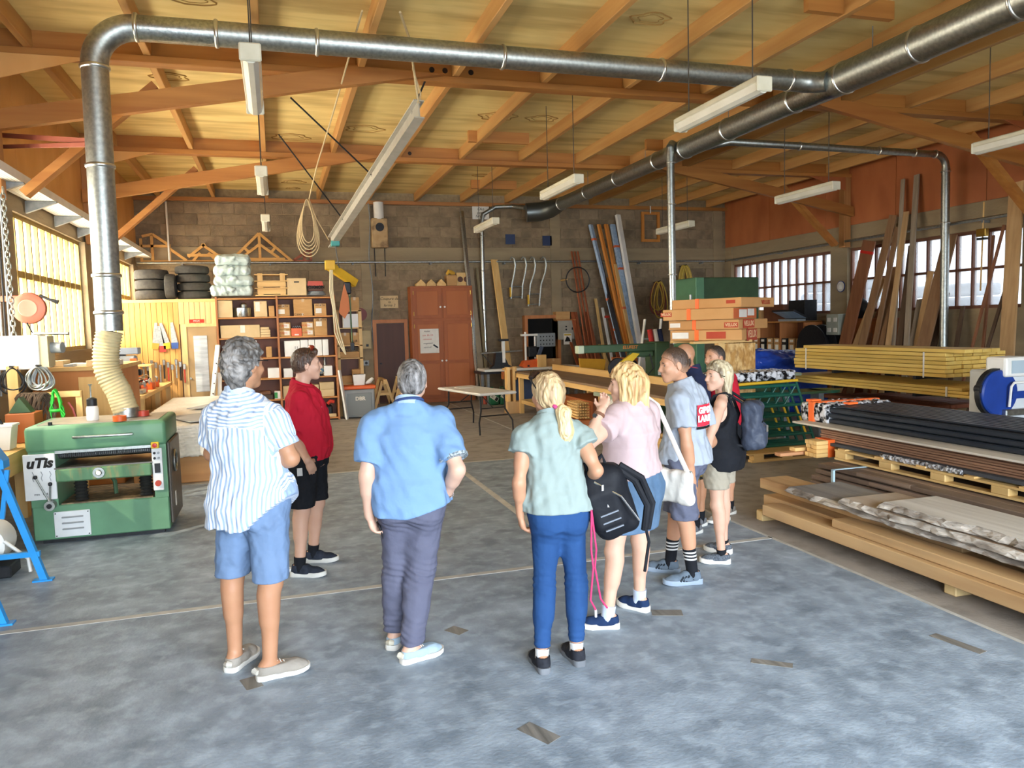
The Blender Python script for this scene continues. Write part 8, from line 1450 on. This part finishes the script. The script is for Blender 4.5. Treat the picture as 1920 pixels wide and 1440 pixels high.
# print on the back of the tee: a red patch with lettering
bk = -P['fwd']; rt = np.array((math.cos(P['yc']), math.sin(P['yc']), 0)); pc = P['pm']*(1-.78)+P['sm']*.78
def back_patch(name, m, u0, u1, z0, z1, lift, P=P, shear=.0):
    b = MB(); n = 10; vs = []; fs = []
    bb = (np.interp(.78, FS, MBb)*P['s']*P['build']+.018); aa = (np.interp(.78, FS, MA)*P['s']*P['build']+.018)
    for j in range(4):
        for i in range(n):
            uu = u0+(u1-u0)*i/(n-1); z = z0+(z1-z0)*j/3; t = 1-abs(uu/aa)**2.3; vs.append(pc+rt*(uu+shear*(j/3))+bk*(bb*max(t, .02)**(1/2.3)+lift)+np.array((0, 0, z)))
    fs = [[j*n+i, j*n+i+1, (j+1)*n+i+1, (j+1)*n+i] for j in range(3) for i in range(n-1)]
    return b.add(vs, fs).build(name, m, P['root'], smooth=True)
m_print = mat('red print', '#d2283c', rough=.8)
back_patch('print', m_print, -.135, .12, -.11, .045, .012); back_patch('print', MATS['black plastic'], -.14, .12, -.13, -.112, .0125)
Mx = Matrix((( rt[0], 0, bk[0], 0), (rt[1], 0, bk[1], 0), (0, 1, 0, 0), (0, 0, 0, 1)))
Mx = Matrix((( -rt[0]*-1, 0, bk[0], 0), (-rt[1]*-1, 0, bk[1], 0), (0, 1, 0, 0), (0, 0, 0, 1)))
bb = np.interp(.78, FS, MBb)*P['s']*P['build']+.018+.017
m_wl = mat('white print', '#f0eeee', rough=.8)
for body, zz, uu, ang in (('GIPS', .005, -.085, .34), ('CA', .005, .0, .0), ('LARE', -.055, -.082, .34), ('O', -.055, -.005, .0)):
    aa = np.interp(.78, FS, MA)*P['s']*P['build']+.018; t = (1-abs(uu/aa)**2.3)**(1/2.3)
    o_ = pc+rt*uu+bk*((bb-.017)*t+.020)+np.array((0, 0, zz)); Rz = Matrix.Rotation(-ang, 4, 'Z')
    text('lettering', body, .062, Matrix.Translation(o_) @ Rz @ Mx, m_wl, P['root'], bold=.003, ext=.001)
hair(P, fadehair('cropped brown hair', '#33241a', '#4f3b2d', '#bf8f70', 90, .005, .075), fade=True, back=-.065, thick=.005, amp=.0012, fr=200, crown=1.2, front=.0)
shoes(P, cloth('blue grey trainer', '#5c6874', '#6e7b88', scale=30, bump=.15), mat('grey blue sole', '#8a97a5', '#7a8794', rough=.7), sock=m_black, sockz=.27, lace=cloth('dark lace', '#3a424c', '#2f363f'), solh=.036, stripe=cloth('dark stripe', '#2c3238', '#252a30'), sockstripe=m_white_cloth, L=.30, collar_h=.09)
GREY = P
# 7 black tank top woman
P = person('black', JNT['black'], 'blonde woman in black sleeveless top and beige shorts wearing a backpack', sk_fair, female=True, build=1.02, bust=.035, thumbs=dict(L=(0, 0, 1), R=(0, 0, 1)), group=GRP)
top(P, m_black, .70, .2, name='tank_top', strap=True, seed=22, fold=.004, off=.012, loose=.03, a_add=.02, hipx=.05, hemfn=lambda u, v: .16*np.clip((v+.06)/.16, 0, 1)-.02+.05*np.clip((-u-.05)/.1, 0, 1))
for sg, q in ((-1, 'L'), (1, 'R')):
    rr = nrm(P['J']['shR']-P['J']['shL']); fw = np.array((-math.sin(P['yc']), math.cos(P['yc']), 0)); c = P['sm']+rr*sg*.085
    MB().tube([c+fw*.10-np.array((0, 0, .09)), c+fw*.055+np.array((0, 0, .035)), c+np.array((0, 0, .056)), c-fw*.05+np.array((0, 0, .035)), c-fw*.10-np.array((0, 0, .10))], .012, 8).build('strap', m_black, P['root'], smooth=True)
bottoms(P, cloth('beige cotton', '#a89f8e', '#9b927f', bump=.4), .60, 'shorts', rk=.098, fold=.007, seed=10)
hb = hairmat('ash blonde hair', '#8d7a5e', '#d9cba8', 44, (1, 1, .10), '#4a3a2c')
hair(P, hb, back=-.08, thick=.016, amp=.004, fr=150, zs=.12, front=.005, lumps=[(Hp(P, 0, -.07, .03), Hp(P, 0, -.075, -.165), .072, .050), (Hp(P, -.06, -.05, .02), Hp(P, -.066, -.05, -.17), .036, .022), (Hp(P, .06, -.05, .02), Hp(P, .066, -.05, -.17), .036, .022)])
MB().tube([Hp(P, -.092, -.03, .02), Hp(P, -.094, -.005, .005), Hp(P, -.09, .02, .015)], .004, 6).build('hair_grip', m_darkpl, P['root'])
shoes(P, cloth('black sequin', '#1d2128', '#7c838c', scale=90), MATS['white rubber'], sock=m_black, sockz=.12, lace=m_white_cloth, L=.262, solh=.036)
BLACK = P
# 8 and 9: two men half hidden behind
P = person('navy', JNT['navy'], 'bald bearded man in dark navy polo half hidden behind the grey t-shirt', sk_tan, build=1.05, group=GRP, hstep=.0085)
m_nv = cloth('navy pique', '#2d3450', '#262d47')
top(P, m_nv, .88, .7, seed=30, fold=.004); collar(P, m_nv); nk = P['J']['neck']
MB().tube([nk+np.array((.083*math.cos(a), .083*math.sin(a), .028-.02*math.cos(a))) for a in [2*PI*i/20 for i in range(20)]], .004, 6, closed=True).build('collar_tipping', cloth('red trim', '#b8485a', '#a83c4e'), P['root'])
bottoms(P, mat('yellow camouflage', '#1e1c16', '#8a7430', rough=.9, scale=16, contrast=.12), .50, 'shorts', rk=.09)
hair(P, hairmat('dark beard', '#2c221c', '#40322a', 80), name='beard', back=.6, thick=-.05, amp=.001, lumps=[(Hp(P, -.05, .02, -.06), Hp(P, -.02, .075, -.095), .026, .024), (Hp(P, .05, .02, -.06), Hp(P, .02, .075, -.095), .026, .024), (Hp(P, -.066, .0, -.02), Hp(P, -.052, .02, -.06), .014, .022), (Hp(P, .066, .0, -.02), Hp(P, .052, .02, -.06), .014, .022)])
shoes(P, cloth('grey knit', '#77787a', '#63646a'), MATS['pale grey sole'], sock=m_black, sockz=.15, lace=m_white_cloth)
P = person('red2', JNT['red2'], 'man with cropped dark hair in red polo behind the woman in black', sk_warm, build=1.05, group=GRP, hstep=.0085)
top(P, m_red, .88, .7, seed=31, fold=.004); collar(P, m_red)
bottoms(P, m_black, .52, 'shorts', rk=.09)
hair(P, fadehair('cropped dark hair', '#221a15', '#41342b', '#bf8f70', 90, .0, .06), fade=True, back=-.06, thick=.004, amp=.001, fr=200, front=-.012)
shoes(P, cloth('taupe trainer', '#8d867c', '#7d766c'), MATS['pale grey sole'], sock=m_black, sockz=.14, lace=m_white_cloth)
# ------------------------------------------------------------------ bags carried by the group
m_bp = cloth('black nylon', '#15161a', '#202228', rough=.6, bump=.2); m_gry = cloth('charcoal nylon', '#3c4250', '#4a5160', rough=.45, bump=.4); m_strap = cloth('black webbing', '#1b1c20', '#26282d', rough=.7)
J = {k: V3(v) for k, v in JNT['teal'].items() if k != 'H'}
c = lin(J['elR'], J['wrR'], .55); t = thing('backpack', 'black backpack hanging from the bent arm of the ponytail woman', 'backpack', (c[0]+.10, c[1], .82))
ax = np.array((.94, -.10, -.33)); ax = nrm(ax); dn = nrm(np.array((.30, .0, -1.))); dn = nrm(dn-ax*(dn @ ax)) if False else dn
up_ = nrm(np.array((-.36, 0, 1.))); rt_ = nrm(np.array((1., -.25, .36))); nn = np.cross(rt_, up_); bc = np.array((c[0]+.10, c[1]-.02, .905))
S = SDF(bc-.4, bc+.4, .008); S.bx(bc, (.125, .085, .20), ax=(rt_, nn, up_), rd=.06); S.bx(bc-nn*.0+rt_*-.04+nn*-.0, (.10, .12, .13), ax=(rt_, nn, up_), rd=.05, k=.04); S.ell(bc+up_*.12, (.12, .085, .10), .06, ax=(rt_, nn, up_)); S.disp(folds(.004, 30, 3)); S.build('body', m_bp, t)
fr = -nn if nn[1] > 0 else nn
for k in range(3): MB().beam(bc+fr*.118-rt_*.085-up_*(.02+.045*k), bc+fr*.118+rt_*.02-up_*(.02+.045*k), .020, .008, up=tuple(up_)).build('reflector_strip', mat('grey strip', '#6d737c', rough=.4), t)
MB().tube([bc+up_*.20-rt_*.06, bc+up_*.26-rt_*.055, c+np.array((-.01, 0, .05)), bc+up_*.27+rt_*.05, bc+up_*.20+rt_*.05], .013, 8).build('grab_handle', m_strap, t, smooth=True)
for k in range(2): MB().tube([bc+up_*.19+rt_*(.09+.03*k)+fr*.03, bc+up_*.08+rt_*(.17+.04*k)+fr*.05, bc-up_*.08+rt_*(.19+.03*k)+fr*.05, bc-up_*.22+rt_*(.13+.02*k)+fr*.03], .020, 8).build('shoulder_strap', m_strap, t, smooth=True)
MB().tube([bc-up_*.22+rt_*.14+fr*.03, bc-up_*.30+rt_*.13+fr*.03, bc+np.array((.20, -.03, -.42))], .009, 6).build('strap_tail', m_strap, t); MB().tube([bc+up_*.17+fr*.09-rt_*.05, bc+fr*.125+rt_*.06+up_*.05, bc+fr*.12+rt_*.11-up_*.12], .006, 6).build('zip', m_metalchrome, t)
for k in range(2): MB().box(-.006, .006, -.003, .003, -.016, .016, Matrix.Translation(bc+up_*(.13-.1*k)+fr*.115-rt_*.02)).build('zip_pull', m_metalchrome, t)
t = thing('pink_cord', 'long thin pink cord hanging from the black backpack', 'cord', tuple(bc+np.array((-.12, -.1, -.5)))); p = bc+fr*.13-rt_*.12+up_*.04
for k in range(2): MB().tube([p, p+np.array((-.01+.03*k, -.01, -.22)), p+np.array((.0+.01*k, -.01, -.32)), p+np.array((-.02+.06*k, -.01, -.50)), p+np.array((.01+.07*k, -.01, -.56))], .0055, 6).build('strand', mat('pink cord', '#c0305e', rough=.6), t, smooth=True); MB().cyl(p+np.array((.01+.07*k, -.01, -.56)), p+np.array((.01+.07*k, -.01, -.60)), .007, n=8).build('tip', m_white, t)
# white handbag of the woman in pink
J = {k: V3(v) for k, v in JNT['pink'].items() if k != 'H'}; hr = nrm((J['hiR']-J['hiL'])*(1, 1, 0)); hb_ = J['hiR']+hr*.20+np.array((.05, -.10, -.06))
t = thing('handbag', 'silvery white handbag on a wide strap at the pink woman\'s hip', 'handbag', tuple(hb_)); S = SDF(hb_-.3, hb_+.3, .008)
hf = np.array((-hr[1], hr[0], 0)); S.bx(hb_, (.045, .15, .11), ax=(hr, hf, (0, 0, 1)), rd=.04); S.cone(hb_+hf*.10+(0, 0, .05), hb_-hf*.12-(0, 0, .08), .055, .035, .05, flat=hr, fs=1.3); S.disp(folds(.006, 34, 6)); S.build('bag', mat('silvery leather', '#cfcac0', '#bdb7ac', rough=.3, scale=8, bump=.2, bscale=30), t)
MB().tube([hb_-hf*.12+(0, 0, .09), lin(hb_, J['shR'], .5)+hr*.06-hf*.09, J['shR']+hr*.045-hf*.05+(0, 0, .04), J['shR']+(0, 0, .092), J['shR']+hf*.08+(0, 0, .06), lin(hb_, J['shR'], .5)+hr*.03+hf*.14, hb_+hf*.12+(0, 0, .09)], .016, 8).build('strap', mat('white webbing', '#d8d2c8', '#c6c0b4', rough=.7), t, smooth=True)
MB().tube([hb_-hf*.12+(0, 0, .11), hb_-hf*.13+(0, 0, .06)], .014, 8).build('clasp', m_metalchrome, t); MB().box(-.004, .004, -.03, .03, -.012, .012, Matrix.Translation(hb_+hr*.05+(0, 0, .02))).build('buckle', m_metalchrome, t)
# charcoal backpack of the woman in black
J = {k: V3(v) for k, v in JNT['black'].items() if k != 'H'}; sm_ = (J['shL']+J['shR'])/2; cr_ = nrm((J['shR']-J['shL'])*(1, 1, 0)); bk_ = np.array((cr_[1], -cr_[0], 0)); bk_ = bk_ if bk_[0] > 0 else -bk_; bc = sm_+bk_*.215-(0, 0, .19)
t = thing('backpack', 'small charcoal backpack on the back of the woman in black', 'backpack', tuple(bc)); S = SDF(bc-.35, bc+.35, .008); S.bx(bc, (.135, .075, .19), ax=(cr_, bk_, (0, 0, 1)), rd=.06); S.bx(bc+bk_*.06-(0, 0, .08), (.11, .05, .09), ax=(cr_, bk_, (0, 0, 1)), rd=.04, k=.03); S.disp(folds(.010, 26, 11)); S.disp(folds(.004, 60, 12)); S.build('body', m_gry, t)
MB().tube([bc+bk_*.085+cr_*-.09+(0, 0, .03), bc+bk_*.09+(0, 0, .05), bc+bk_*.085+cr_*.09+(0, 0, .03)], .005, 6).build('zip', m_strap, t); MB().box(-.008, .008, -.008, .008, -.025, .025, Matrix.Translation(bc+bk_*.115-cr_*.06-(0, 0, .02))).build('zip_pull', m_metalchrome, t)
for s_ in (-1, 1):
    q = sm_+cr_*s_*.095; MB().tube([bc+cr_*s_*.09+(0, 0, .17)-bk_*.05, q+(0, 0, .066)+bk_*.03, q-bk_*.06+(0, 0, .040), q-bk_*.135-(0, 0, .08), q-bk_*.13-(0, 0, .22), q-bk_*.03+cr_*s_*.06-(0, 0, .31), bc+cr_*s_*.10-(0, 0, .16)-bk_*.05], .011, 8).build('shoulder_strap', m_strap, t, smooth=True)
MB().tube([sm_-cr_*.095-bk_*.14-(0, 0, .10), sm_-cr_*.10-bk_*.15-(0, 0, .38)], .010, 6).build('strap_tail', m_strap, t)
